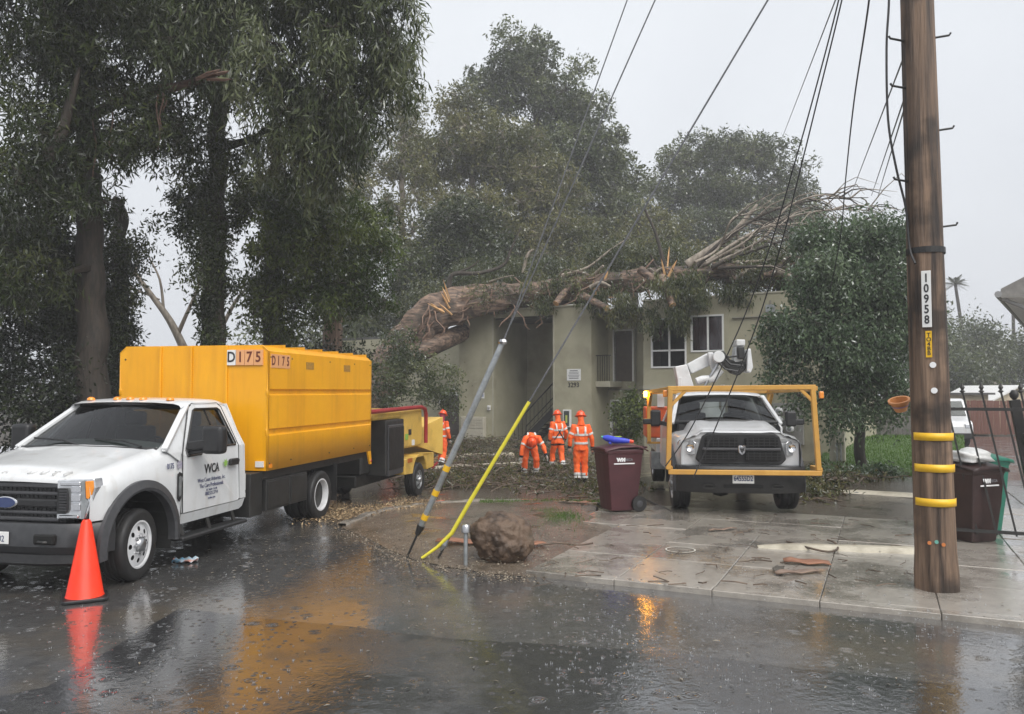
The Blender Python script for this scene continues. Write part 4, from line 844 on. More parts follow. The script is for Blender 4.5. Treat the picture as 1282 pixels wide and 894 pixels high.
for wi, (x0, x1, z0, z1) in enumerate(wins):
    m = MB(); t = .06; 
    for a in (rect(x0, x1, z0, z0+t), rect(x0, x1, z1-t, z1), rect(x0, x0+t, z0+t, z1-t), rect(x1-t, x1, z0+t, z1-t)): m.b2((a[0][0], -.035, a[0][1]), (a[2][0], .08, a[2][1]))
    w_ = m.build('window', wframe, bl); xm = x0 + (x1-x0)*.52
    m = MB(); m.b2((xm-.03, -.02, z0+t), (xm+.03, .06, z1-t)); m.build('window_mullion', wframe, w_)
    if wi == 0: m = MB(); m.b2((x0+t, -.02, z0+.62), (x1-t, .06, z0+.68)); m.build('window_transom', wframe, w_)
    for a, b in ((x0+t, xm-.03), (xm+.03, x1-t)):
        m = MB(); m.b2((a, .02, z0+t), (b, .03, z1-t)); m.build('pane', win_glass, w_)
    m = MB(); m.b2((x0-.2, 1.2, z0-.2), (x1+.2, 1.3, z1+.2)); m.build('room_wall', interior, w_)
    m = MB(); n = 30; xs_ = np.linspace(x0+.05 if wi else x0+.2, x1-.1 if wi else x0+.45, n); m.loft([[Vector((x, .14 + .03*sin(i*1.9), z)) for i, x in enumerate(xs_)] for z in (z0+.1 if wi else z0+1.0, z1-.08)]); m.build('curtain', curt if wi else pink, w_, smooth=60)
    if wi:
        pass
# balcony in the recess
m = MB(); m.b2((6.47, .35, 2.72), (7.1, 1.5, 2.95)); bc = m.build('balcony_slab', trimp, bl, bevel=.01)
for k in range(6):
    x = 6.55 + k*.1; m = MB(); m.beam((x, .4, 2.95), (x, .4, 3.95), .02); m.build('baluster', iron, bc)
m = MB(); m.beam((6.47, .4, 3.97), (7.12, .4, 3.97), .04); m.build('balcony_rail', iron, bc)
# stairs
NS = 15
st = MB(); st.beam((1.95, 1.25, -.15), (5.0, 1.25, 2.6), .05, .28); st.beam((1.95, 2.35, -.15), (5.0, 2.35, 2.6), .05, .28); st = st.build('staircase', iron, bl)
stepm = pm('stair_tread', (.2, .19, .16), (.26, .25, .21), scale=6, rough=.7)
for k in range(NS):
    x = 2.05 + k*.19; z = .02 + k*.178; m = MB(); m.b2((x-.02, 1.25, z), (x+.24, 2.35, z+.05)); m.build('tread', stepm, st)
for k in range(NS):
    x = 2.1 + k*.2; z = .1 + k*.187; m = MB(); m.beam((x, 1.2, z), (x, 1.2, z+.92), .018); m.build('baluster', iron, st)
m = MB(); m.tube([(1.95, 1.2, .75), (2.0, 1.2, .98), (5.05, 1.2, 3.85)], .03, 6); m.tube([(2.2, 1.2, .3), (5.0, 1.2, 2.95)], .015, 5); m.build('handrail', iron, st)
m = MB(); m.tube([(1.95, 2.4, .1), (1.95, 2.4, .98), (5.0, 2.4, 3.8)], .025, 6); m.build('handrail', iron, st)
m = MB(); m.b2((4.7, 1.0, 2.6), (6.3, 3.0, 2.75)); m.build('landing', trimp, bl)
# signs, numbers, mailbox, extinguisher
m = MB(); m.b2((5.38, -.02, 2.98), (6.0, -.001, 3.44)); sg = m.build('wall_sign', decal_white, bl, bevel=.004)
for k in range(6):
    m = MB(); w = random.uniform(.18, .26); m.b2((5.69-w, -.024, 3.36-k*.06), (5.69+w, -.021, 3.385-k*.06)); m.build('sign_line', ink if k in (0, 5) else pm('grey_ink', (.25, .25, .27), rough=.6), sg)
text('house_number', '3293', .26, ink, bl, frame((5.67, -.005, 2.80), (1, 0, 0), (0, 0, 1)), ext=.006, bold=.004)
text('door_letter', 'A', .2, ink, bl, frame((1.2, -.005, 2.8), (1, 0, 0), (0, 0, 1)), ext=.006, bold=.003)
m = MB(); m.b2((1.05, -.014, 2.25), (1.35, -.001, 2.5)); nt = m.build('notice', decal_white, bl)
m = MB(); m.b2((1.09, -.017, 2.32), (1.31, -.0145, 2.44)); m.build('notice_print', pm('print_blue', (.3, .35, .5), rough=.6), nt)
m = MB(); m.b2((5.24, -.12, 1.12), (5.58, -.001, 1.82)); ex = m.build('extinguisher_cabinet', wframe, bl, bevel=.01)
m = MB(); m.b2((5.29, -.128, 1.17), (5.53, -.121, 1.77)); m.build('cabinet_glass', pm('cabinet_dark', (.05, .06, .055), rough=.15), ex)
m = MB(); m.b2((5.37, -.132, 1.3), (5.45, -.129, 1.6)); m.build('cabinet_label', pm('label_yellow_green', (.5, .55, .1), rough=.5), ex)
mbx = pm('mailbox_cream', (.42, .39, .31), (.47, .44, .36), scale=5, rough=.5)
m = MB(); m.b2((.25, -.22, .42), (1.45, -.001, 1.46)); mb_ = m.build('mailbox_cluster', mbx, bl, bevel=.015)
for i in range(3):
    for j in range(4):
        x = .36 + i*.37; z = .98 + j*.11; m = MB(); m.b2((x, -.236, z), (x+.30, -.221, z+.09)); m.build('mailbox_door', mbx, mb_, bevel=.004)
m = MB(); m.b2((.3, -.238, .48), (1.4, -.222, .90)); m.build('mailbox_panel', mbx, mb_, bevel=.006)
m = MB(); m.b2((1.55, -.1, 1.75), (1.68, -.001, 1.95)); m.b2((1.6, -.16, 1.86), (1.72, -.1, 1.95)); m.build('wall_tap', wframe, bl, bevel=.01)
# conduits, pipes, meters
for pts in ([(6.5, 1.44, 2.62), (8.6, 1.44, 2.62)], [(7.55, 1.44, 5.5), (7.7, 1.44, 5.2), (7.7, 1.44, .3)], [(8.7, -.05, 2.55), (9.8, -.05, 2.68), (10.8, -.05, 2.5), (12.5, -.05, 2.55)], [(12.1, -.05, 5.15), (15.2, -.05, 5.15)], [(13.45, -.05, 5.7), (13.45, -.05, 1.95)], [(14.2, -.05, 5.15), (14.2, -.05, 2.0)], [(13.9, -.05, 4.6), (13.9, -.05, 3.9), (13.3, -.05, 3.6)]):
    m = MB(); m.tube(pts, .035, 6); m.build('conduit', pm('conduit_olive', (.2, .19, .15), rough=.6), bl, smooth=40)
m = MB(); m.b2((13.3, -.12, 5.3), (13.6, -.001, 5.55)); m.build('junction_box', galv, bl)
m = MB(); m.b2((8.15, 1.36, 3.0), (8.35, 1.49, 3.2)); m.build('wall_lamp', wframe, bl, bevel=.03)
m = MB(); m.b2((7.95, 1.2, 4.9), (8.5, 1.49, 5.1)); m.build('wall_bracket', iron, bl)
m = MB(); m.b2((13.15, -.16, .75), (14.5, -.001, 2.15)); mp_ = m.build('meter_panel', pm('panel_grey', (.22, .22, .2), (.28, .27, .25), scale=8, rough=.5), bl, bevel=.01)
for i in range(2):
    for j in range(4):
        if i == 1 and j == 0: continue
        c = (13.72 + i*.36, -.16, .98 + j*.30); m = MB(); m.lathe([(.13, 0), (.13, -.1), (.09, -.15), (.0001, -.16)], c, 'y', 14); mt = m.build('electric_meter', pm('meter_glass', (.55, .56, .56), (.65, .66, .66), scale=10, rough=.15), mp_, smooth=40)
        m = MB(); m.lathe([(.07, -.155), (.0001, -.168)], c, 'y', 10); m.build('meter_face', pm('meter_face', (.25, .26, .27), rough=.3), mt)
m = MB(); m.b2((13.2, -.2, 1.75), (13.5, -.16, 2.1)); m.build('breaker_box', black_metal, mp_)
# wing set back on the left with garage door, seen under the trunk
m = MB(); m.slabplate([(-11, -.3), (0, -.3), (0, 5.3), (-11, 5.3)], [rect(-3.6, -.4, -.25, 2.35)], lambda x, z: (x, 3.4, z), lambda x, z: (x, 3.4+.2, z)); m.build('wing_wall', stucco, bl)
m = MB(); m.b2((-3.6, 3.5, -.25), (-.4, 3.56, 2.35)); gd = m.build('garage_door', MATS['door_brown'], bl)
for k in range(4):
    m = MB(); m.b2((-3.55, 3.47, -.2+k*.64), (-.45, 3.5, .38+k*.64)); m.build('garage_panel', MATS['door_brown'], gd, bevel=.01)
m = MB(); m.b2((-3.7, 3.34, 2.35), (-.3, 3.398, 2.5)); m.b2((-3.7, 3.34, 1.9), (-3.6, 3.398, 2.35)); m.b2((-.4, 3.34, 1.9), (-.3, 3.398, 2.35)); m.build('garage_frame', wframe, gd)
m = MB(); m.b2((-11, 3.62, 5.3), (0, 9, 5.45)); m.build('wing_roof', roofm, bl)

# ================================================================ STREET FURNITURE
# utility pole
bark_pole = pm('pole_wood', (.03, .018, .012), (.25, .165, .11), scale=4, rough=.5, rough2=.75, bump=1.0, bscale=12, stretch=(3, 3, .16), lo=.36, hi=.66, dirt=(.014, .01, .008), dscale=1.3, dlo=.5, dhi=.6)
pb = at(1177, 747, 7.95); base = Vector((pb.x, 8.0, SLAB - .05))
pole = thing('utility_pole', 'tall brown wooden utility pole with 10958 plate, yellow bands and climbing steps', 'pole', base)
lean = Vector((-.012, .0, 1))
def PP(z, off=0): return Vector((lean.x*z, lean.y*z, z))
m = MB(); n = 36; zs = np.linspace(0, 12.5, 60); rr = [.188 - .0058*z*1.0 + (.012 if z < .3 else 0) for z in zs]
secs = []
for z, r in zip(zs, rr):
    secs.append([PP(z) + Vector((cos(2*pi*j/n)*(r + .006*sin(5*2*pi*j/n + z*.4) + .003*sin(17*2*pi*j/n + 2*sin(z))), sin(2*pi*j/n)*(r + .006*sin(5*2*pi*j/n + z*.4)), 0)) for j in range(n)])
m.loft(secs, closed=True, cap=True); m.build('pole_shaft', bark_pole, pole, smooth=60)
def pz(py): # height on the pole for an image row
    return at(1177, py, 7.85).z - base.z
band = pm('yellow_band', (.75, .42, .01), (.82, .5, .02), scale=12, rough=.4)
for py in (547, 586.5, 629.5):
    z = pz(py); r = .188 - .0058*z + .012; m = MB(); n = 30
    m.loft([[PP(zz) + Vector((cos(a)*r, sin(a)*r, 0)) for a in np.linspace(-pi*.98, -pi*.12, n)] for zz in (z-.038, z+.038)]); m.build('reflective_band', band, pole, smooth=60, solid=.004)
def onpole(z, ang, o=.0): r = .188 - .0058*z + o; return PP(z) + Vector((cos(ang)*r, sin(ang)*r, 0))
A0 = -pi/2 - .42     # side of the pole that faces the camera
A1 = A0 - .10
z = pz(374.5); c = onpole(z, A1, .012); t = Vector((-sin(A1), cos(A1), 0)); nrm = Vector((cos(A1), sin(A1), 0))
m = MB(); m.box(c, (.085, .006, .56), Matrix((t, nrm, Vector((0, 0, 1)))).transposed()); np_ = m.build('number_plate', decal_white, pole, bevel=.003)
for i, ch in enumerate('10958'): text('plate_digit', ch, .115, ink, np_, frame(c + nrm*.0045 + Vector((0, 0, .205 - i*.103)), t, (0, 0, 1)), ext=.001, sx=.8, bold=.003)
z = pz(431); c = onpole(z, A1+.04, .012); m = MB(); m.box(c, (.055, .005, .26), Matrix((t, nrm, Vector((0, 0, 1)))).transposed()); yp = m.build('yellow_plate', band, pole)
for i, ch in enumerate('TO4BB'): text('plate_digit', ch, .055, ink, yp, frame(c + nrm*.004 + Vector((0, 0, .09 - i*.045)), t, (0, 0, 1)), ext=.001, bold=.001)
for py, px_ in ((457, .1), (489, .12), (678, -.02), (681, .3), (680, -.35)):
    z = pz(py); c = onpole(z, A0+px_, .006); m = MB(); m.lathe([(.03 if py < 600 else .018, 0), (.03 if py < 600 else .018, .01)], (0, 0, 0), 'y', 10); q = m.build('pole_tag', white_ink if py < 600 else (pm('tag_teal', (.15, .4, .33), rough=.5) if px_ == -.02 else pm('tag_orange', (.6, .2, .06), rough=.5)), pole); q.location = c; q.rotation_euler = (0, 0, A0 - pi/2)
for py, s in ((40, 1), (44, -1), (104, -1), (158, 1), (223, -1), (281, 1), (-60, 1), (-110, -1)):
    z = pz(py); c = PP(z); m = MB(); L = .30; m.tube([c + Vector((s*.12, 0, 0)), c + Vector((s*L, -.03, .02)), c + Vector((s*(L+.015), -.03, .045))], .011, 6); m.build('climbing_step', black_metal, pole)
m = MB(); z = pz(312); m.loft([[PP(zz) + Vector((cos(a), sin(a), 0))*(.188-.0058*z+.012) for a in np.linspace(-pi, pi, 24)] for zz in (z-.03, z+.03)]); m.build('strap', black_metal, pole)
m = MB(); m.box(PP(11.6), (2.4, .1, .12)); m.build('crossarm', bark_pole, pole, bevel=.01)
POLE = base
# orange flower pot hooked behind the pole
pt = at(1128, 507, 8.4)
potm = pm('terracotta', (.55, .22, .07), (.62, .28, .1), scale=8, rough=.5)
p_ = thing('hanging_pot', 'small orange striped pot hung behind the utility pole', 'pot', (pt.x, pt.y, pt.z - .06))
m = MB(); m.lathe([(.045, -.05), (.075, .03), (.085, .03), (.088, .05), (.07, .05), (.06, .0)], (0, 0, .05), 'z', 18, cap=False); q = m.build('pot_body', potm, p_, smooth=40); q.rotation_euler = (.25, -.3, 0); p_.scale = (1.25, 1.25, 1.25)
m = MB(); m.lathe([(.064, .0), (.069, .012)], (0, 0, .045), 'z', 18, cap=False); q2 = m.build('painted_stripe', pm('stripe_purple', (.3, .2, .3), rough=.5), p_); q2.rotation_euler = (.25, -.3, 0); q2.scale = (1.04, 1.04, 1)
m = MB(); m.tube([(.07, 0, .1), (.2, .0, .12)], .008, 5); m.build('hook', black_metal, p_)

# bins
maroon = pm('bin_maroon', (.055, .014, .018), (.075, .02, .025), scale=4, rough=.42, bump=.06, bscale=200)
bingreen = pm('bin_green', (.012, .13, .085), (.018, .16, .11), scale=4, rough=.42)
def bin_(label, loc, rz, mat, h=1.06, logo=True, lid_mat=None, group='wheeled bins', side=False):
    t = thing('wheeled_bin', label, 'bin', loc, rz, group); k = h/1.06
    m = MB(); secs = []
    for z, w, d in ((.02, .21, .22), (.5, .255, .275), (.88, .275, .31), (.90, .29, .325), (.96, .29, .325)):
        secs.append([Vector((w*cx, d*cy, z*k)) for cx, cy in ((-1, -1), (-.3, -1.04), (.3, -1.04), (1, -1), (1, 1), (-1, 1))])
    m.loft(secs, closed=True, cap=True); m.build('bin_body', mat, t, bevel=.018, seg=2)
    m = MB(); secs = []
    for y, z in ((-.36, .945), (-.34, .985), (-.1, 1.03), (.2, 1.04), (.34, 1.0), (.40, .97)):
        secs.append([Vector((x, y, (z - .035*abs(x/.31)**3)*k)) for x in (-.31, -.2, 0, .2, .31)])
    m.loft(secs); m.build('lid', lid_mat or mat, t, solid=.02, off=-1, smooth=40)
    m = MB(); m.tube([(-.24, .40, .98*k), (.24, .40, .98*k)], .018, 6); m.build('handle', mat, t)
    for s in (-1, 1):
        m = MB(); m.lathe([(.06, -.03), (.125, -.028), (.13, 0), (.125, .028), (.06, .03)], (s*.25, .25, .13), 'x', 20); w_ = m.build('wheel', rubber, t, smooth=30)
        m = MB(); m.lathe([(.075, 0), (.03, .012)], (s*.275, .25, .13), 'x', 12) if s > 0 else m.lathe([(.03, -.012), (.075, 0)], (s*.275, .25, .13), 'x', 12); m.build('hub_cap', grey_plastic, w_)
    m = MB(); m.tube([(-.27, .25, .13), (.27, .25, .13)], .015, 6); m.build('axle', steel, t)
    if logo and side:
        fs_ = lambda y: frame((.279, y, .80*k), (0, 1, 0), (.05, 0, 1))
        text('bin_logo', 'WM', .08, white_ink, t, fs_(-.08), ext=.003, bold=.006); text('bin_logo', 'RECA', .055, pm('grey_ink', (.25, .25, .27), rough=.6), t, fs_(.06), ext=.003)
        m = MB(); m.b2((.268, -.2, .735*k), (.279, .16, .752*k)); m.build('logo_bar', white_ink, t)
    elif logo:
        fr = frame((-.02, -.317*1.02, .80*k), (1, 0, 0), (0, -.05, 1)); text('bin_logo', 'WM', .07, white_ink, t, frame((-.06, -.325, .80*k), (1, 0, 0), (0, -.05, 1)), ext=.002, bold=.006)
        text('bin_logo', 'RECA', .05, pm('grey_ink', (.25, .25, .27), rough=.6), t, frame((.06, -.325, .80*k), (1, 0, 0), (0, -.05, 1)), ext=.002)
        m = MB(); m.b2((-.17, -.325, .735*k), (.15, -.318, .752*k)); m.build('logo_bar', white_ink, t)
    return t
g1 = G(776, 641, .05)
bin_('maroon wheeled bin with blue toy on its lid, in front of the lift truck', (g1.x, 13.2, .05), radians(-72), maroon, 1.12, side=True)
wt = Vector((g1.x, 13.2, 1.19)); 
# blue water-toy lying on the lid
toy = thing('toy_blaster', 'blue plastic water toy with red tip lying on the maroon bin lid', 'toy', (g1.x - .02, 13.08, 1.145), radians(-18))
blu = pm('toy_blue', (.03, .05, .5), (.05, .08, .6), scale=8, rough=.3); redp = pm('toy_red', (.75, .08, .03), rough=.35)
m = MB(); m.tube([(-.24, 0, .10), (-.18, 0, .09), (-.05, 0, .06), (.12, 0, .05), (.2, 0, .045)], [.03, .055, .06, .045, .03], 10); m.build('toy_body', blu, toy, smooth=50)
m = MB(); m.tube([(.2, 0, .045), (.26, 0, .035)], [.035, .025], 10); m.build('toy_tip', redp, toy, smooth=50)
m = MB(); m.tube([(-.1, 0, .06), (-.13, -.02, -.0)], .03, 8); m.build('toy_grip', blu, toy, smooth=50)
m = MB(); m.tube([(-.27, 0, .11), (-.23, 0, .1)], .02, 8); m.build('toy_cap', pm('toy_teal', (.1, .45, .3), rough=.4), toy)
m = MB(); m.b2((-.05, -.015, .11), (.06, .015, .125)); m.build('toy_sight', pm('toy_lime', (.5, .7, .1), rough=.4), toy)
gb = G(1210, 690, .03)
bin_('dark brown wheeled bin with white bag on its lid, just behind the iron gate', (6.05, 10.65, .03), radians(20), pm('bin_brown', (.028, .013, .012), (.04, .02, .018), scale=4, rough=.42), 1.08)
bin_('teal green wheeled bin behind the iron gate', (6.55, 11.35, .03), radians(20), bingreen, 1.14, logo=False)
bagm = pm('plastic_bag_white', (.6, .6, .58), (.75, .75, .73), scale=9, rough=.3)
bm_ = bmesh.new(); bmesh.ops.create_icosphere(bm_, subdivisions=3, radius=.2)
for v in bm_.verts:
    c = v.co; k = 1 + .25*sin(c.x*31+c.y*17) + .15*sin(c.z*40+c.x*23); v.co = Vector((c.x*1.25*k, c.y*1.1*k, max(-.05, c.z*.5*k)))
me = bpy.data.meshes.new('plastic_bag'); bm_.to_mesh(me); bm_.free(); me.materials.append(bagm); me.polygons.foreach_set('use_smooth', [True]*len(me.polygons))
o = bpy.data.objects.new('plastic_bag', me); COL.objects.link(o); o.location = (6.02, 10.58, 1.13); tag(o, 'crumpled white plastic bag lying on the dark brown bin lid', 'bag')

# iron gate
gt = thing('iron_gate', 'black iron picket gate with spear tips standing open beside the utility pole', 'gate', (5.55, 10.55, .05), atan2(-.42, .907))
def lean_(p): return Vector((p[0] - .19*(p[2]-.15), p[1], p[2]))
PX = [.05 + .215*k for k in range(5)]
for i, x in enumerate(PX):
    m = MB(); m.beam(lean_((x+.42, 0, .12)), lean_((x+.42, 0, 1.95)), .022); pk = m.build('picket', iron, gt)
    tp = lean_((x+.42, 0, 1.95)); m = MB(); m.lathe([(.012, -.02), (.035, .0), (.014, .02), (.03, .05), (.004, .11)], tp, 'z', 8); m.build('spear_tip', iron, pk)
for z in (.16, 1.72):
    m = MB(); m.beam(lean_((.1, 0, z)), lean_((1.6, 0, z)), .04); m.build('rail', iron, gt)
m = MB(); m.beam(lean_((1.45, 0, .1)), lean_((1.45, 0, 1.74)), .045); m.build('gate_stile', iron, gt)
m = MB(); m.b2((1.0, -.04, 1.28), (1.15, .04, 1.42)); lb = m.build('lock_box', black_metal, gt, bevel=.006)
m = MB(); m.lathe([(.02, -.09), (.028, -.06), (.015, -.04)], (1.07, 0, 1.35), 'y', 10); m.build('knob', steel, lb)
gp = thing('gate_post', 'square black steel gate post with ball finial beside the open gate', 'post', (6.62, 10.32, .04), atan2(-.42, .907))
m = MB(); m.beam((.16, 0, 0), (-.12, 0, 1.85), .12); m.build('post_shaft', iron, gp, bevel=.006)
m = MB(); m.lathe([(.02, 0), (.05, .04), (.055, .08), (.03, .125), (.001, .13)], (-.12, 0, 1.85), 'z', 12); m.build('finial', iron, gp, smooth=50)

# traffic cone
cg = G(106, 750)
cn_ = thing('traffic_cone', 'plain orange traffic cone standing on wet road by the truck bumper', 'cone', (cg.x, cg.y, .006), .5)
conem = pm('cone_orange', (.88, .03, .004), (.92, .042, .006), scale=5, rough=.4, emit=None)
m = MB(); m.lathe([(.175, .025), (.165, .04), (.045, .73), (.03, .755), (.022, .755)], (0, 0, 0), 'z', 32, cap=False); m.build('cone_body', conem, cn_, smooth=50)
m = MB(); m.prism([(-.2, -.17), (-.17, -.2), (.17, -.2), (.2, -.17), (.2, .17), (.17, .2), (-.17, .2), (-.2, .17)], lambda x, y: (x, y, 0), lambda x, y: (x, y, .03)); m.build('cone_base', black_plastic, cn_, bevel=.008)

# boulder
bm_ = bmesh.new(); bmesh.ops.create_icosphere(bm_, subdivisions=5, radius=1)
from mathutils import noise as mn
for v in bm_.verts:
    d = v.co.normalized(); k = 1 + .16*mn.noise(d*1.3 + Vector((3, 1, 2))) + .12*abs(mn.noise(d*2.7)) + .08*mn.noise(d*6) - .07*abs(mn.noise(d*9 + Vector((5, 2, 1)))) + .03*mn.noise(d*19) - .1*max(0, 1 - (d - Vector((.22, -.95, .18)).normalized()).length*4)
    q = Vector((d.x*.335, d.y*.33, d.z*.33))*k; q.z = max(q.z, -.24); v.co = q
me = bpy.data.meshes.new('boulder'); bm_.to_mesh(me); bm_.free(); me.polygons.foreach_set('use_smooth', [True]*len(me.polygons))
me.materials.append(pm('boulder_rock', (.035, .022, .014), (.18, .118, .078), scale=4, rough=.5, rough2=.75, bump=1.0, bscale=22, detail=9, dirt=(.04, .035, .025), dscale=4, dlo=.55))
gb_ = G(628, 706, .03); o = bpy.data.objects.new('boulder', me); COL.objects.link(o); o.location = (gb_.x, gb_.y + .25, .27); tag(o, 'rough reddish brown boulder at the kerb beside the small steel post', 'boulder')

# small steel bollard post
g_ = G(583, 706, .03); t = thing('steel_post', 'short galvanised steel post with capped top left of the boulder', 'post', g_)
m = MB(); m.tube([(0, 0, -.05), (0, 0, .36)], .024, 10); m.build('post_pipe', galv, t, smooth=40)
m = MB(); m.lathe([(.03, .35), (.055, .36), (.055, .43), (.04, .45), (.001, .452)], (0, 0, 0), 'z', 14); m.build('post_cap', steel, t, smooth=40)

# guy anchors: steel strut pipe and yellow guard with their cables up to the pole top
cable = pm('cable_steel', (.12, .125, .13), (.2, .2, .21), scale=30, rough=.4, metal=.5); blackcable = pm('cable_black', (.012, .012, .013), rough=.5)
def wire(pts, r, mat, label, group='overhead lines and guys', cat='cable', sag=0, name='cable', n=24):
    m = MB(); P = [Vector(p) for p in pts]
    if len(P) == 2 and sag: a, b = P; P = [a.lerp(b, i/n) - Vector((0, 0, sag*4*(i/n)*(1-i/n))) for i in range(n+1)]
    elif len(P) > 2:
        Q = []; 
        for i in range(len(P)-1):
            p0, p1, p2, p3 = P[max(i-1, 0)], P[i], P[i+1], P[min(i+2, len(P)-1)]
            for k in range(8):
                t = k/8; Q.append(.5*((2*p1) + (p2-p0)*t + (2*p0-5*p1+4*p2-p3)*t*t + (3*p1-p0-3*p2+p3)*t**3))
        P = Q + [P[-1]]
    m.tube(P, r, 5); o = m.build(name, mat, smooth=60); return tag(o, label, cat, group)
pt12 = base + PP(11.9); pt83 = base + PP(8.5)
sf = G(510, 697, .02); d_ = (pt12 - sf).normalized()
t = thing('guy_strut', 'grey galvanised guy pipe with three yellow tape bands leaning up from the dirt', 'pole', sf)
L0, L1 = .32, .32 + 3.6
# length so that its top appears at image row 425
for Ltry in np.linspace(2, 6, 200):
    q = sf + d_*Ltry; v = q - Vector((0, 0, CAM_H)); yy = 447 - FPX*((-sin(PITCH)*v.y + cos(PITCH)*v.z)/(cos(PITCH)*v.y + sin(PITCH)*v.z))
    if yy < 427: L1 = Ltry; break
m = MB(); m.tube([d_*L0, d_*(L0+.12), d_*(L1-.7), d_*(L1-.05), d_*L1], [.03, .037, .039, .034, .024], 12); m.build('strut_pipe', galv, t, smooth=40)
m = MB(); m.tube([-d_*.05, d_*.36], .014, 6); m.build('anchor_rod', black_metal, t)
m = MB(); m.tube([d_*(L0-.02), d_*(L0+.1)], [.03, .05], 10); m.build('strut_shoe', black_metal, t)
for py in (648, 617, 587):
    for k in np.linspace(.3, 4, 400):
        q = sf + d_*k; v = q - Vector((0, 0, CAM_H)); yy = 447 - FPX*((-sin(PITCH)*v.y + cos(PITCH)*v.z)/(cos(PITCH)*v.y + sin(PITCH)*v.z))
        if yy < py: break
    m = MB(); m.tube([d_*(k-.035), d_*(k+.035)], .042, 12); m.build('yellow_tape', band, t, smooth=40)
m = MB(); m.lathe([(.04, -.03), (.055, 0), (.04, .03)], d_*(L1-.02), 'z', 8); m.build('clamp', steel, t)
top = sf + d_*L1
wire([top, pt12], .009, cable, 'steel guy cable running from the grey pipe straight to the pole top', sag=.02)
wire([top + Vector((.01, 0, 0)), base + PP(12.4) + Vector((-.6, .2, 0))], .008, cable, 'steel guy cable from the grey pipe up to the pole top', sag=.02)
yf = G(528, 700, .02)
yg = pm('guard_yellow', (.70, .62, .04), (.8, .7, .06), scale=8, rough=.4)
t = thing('guy_guard', 'yellow plastic guy guard kinked near its foot, leaning beside the boulder', 'guy guard', yf)
ya = G(546, 699, .02) - yf; dy = (pt83 - (yf + ya)).normalized()
y0 = ya + dy*.45
for Ltry in np.linspace(1, 6, 300):
    q = yf + ya + dy*Ltry; v = q - Vector((0, 0, CAM_H)); yy = 447 - FPX*((-sin(PITCH)*v.y + cos(PITCH)*v.z)/(cos(PITCH)*v.y + sin(PITCH)*v.z))
    if yy < 504: break
m = MB(); m.tube([(0, 0, .01), ya*.6 + dy*.16, ya + dy*.36 + Vector((.01, 0, 0)), ya + dy*.8, ya + dy*1.2, ya + dy*Ltry], [.018, .02, .026, .025, .023, .021], 10); m.build('guard_sleeve', yg, t, smooth=50)
m = MB(); m.tube([ya + Vector((0, 0, -.05)), ya + dy*.4], .014, 6); m.build('anchor_rod', black_metal, t)
m = MB(); m.tube([ya + dy*.12, ya + dy*.2, ya + dy*.28], [.02, .04, .02], 8); m.build('turnbuckle', galv, t)
wire([yf + ya + dy*Ltry, pt83], .011, cable, 'thick steel guy cable from the yellow guard up to the pole', sag=.0)
# ================================================================ TREES
def E(px, py, Y, rx, rz, rd=None):     # ellipsoid from an image outline at distance Y
    c = at(px, py, Y); k = Y/FPX; return (np.array(c), np.array([rx*k, (rd if rd is not None else (rx+rz)/2)*k, rz*k]))
def sample_ell(ells, n, shell=2.0):
    vol = np.array([np.prod(e[1]) for e in ells])**.8; idx = rng.choice(len(ells), n, p=vol/vol.sum())
    d = rng.normal(size=(n, 3)); d /= np.linalg.norm(d, axis=1)[:, None]; r = rng.random(n)**(1/shell)
    return np.array([ells[i][0] for i in idx]) + d*r[:, None]*np.array([ells[i][1] for i in idx])
def spread(ells, n, shell=2.0):          # best-candidate sampling: even but uneven-edged
    C = sample_ell(ells, 1, shell)
    while len(C) < n:
        q = sample_ell(ells, 5, shell); d = np.min(np.linalg.norm(q[:, None] - C[None], axis=2), axis=1); C = np.vstack([C, q[np.argmax(d)]])
    return C
def leafquads(pos, L, W, droop, spreadv=.7, up=0):
    n = len(pos); d = rng.normal(size=(n, 3))*spreadv; d[:, 2] += up - droop; d /= np.linalg.norm(d, axis=1)[:, None] + 1e-9
    s = np.cross(d, rng.normal(size=(n, 3))); s /= np.linalg.norm(s, axis=1)[:, None] + 1e-9
    L = L*rng.uniform(.6, 1.25, n)[:, None]; W = W*rng.uniform(.7, 1.2, n)[:, None]; nn = np.cross(d, s)
    bend = nn*L*rng.uniform(-.12, .12, n)[:, None]
    return np.stack([pos, pos + d*L*.42 + s*W*.5 + bend, pos + d*L, pos + d*L*.42 - s*W*.5 + bend], 1)
def clump_leaves(C, rad, n, L, W, droop, twigs=9, tight=.3, spreadv=.7, up=0, hang=0):
    """leaves round twig ends inside every clump; returns quads, per-leaf tone, twig ends"""
    K = len(C); rad = np.broadcast_to(rad, (K,)); dd = rng.normal(size=(K, twigs, 3)); dd /= np.linalg.norm(dd, axis=2)[:, :, None]; T = C[:, None] + dd*(rng.random((K, twigs, 1))**.4)*rad[:, None, None]*np.array([1, 1, .72])
    ki = np.repeat(np.arange(K), n); ti = rng.integers(0, twigs, K*n)
    off = rng.normal(size=(K*n, 3))*(tight*rad[ki])[:, None]*np.array([.7, .7, .85])
    if hang: off[:, 2] -= np.abs(rng.normal(size=K*n))*hang
    P = T[ki, ti] + off
    tone = np.clip(rng.normal(.43, .27, K)[ki] + rng.normal(0, .18, K*n), 0, 1)
    return leafquads(P, L, W, droop, spreadv, up), tone, T
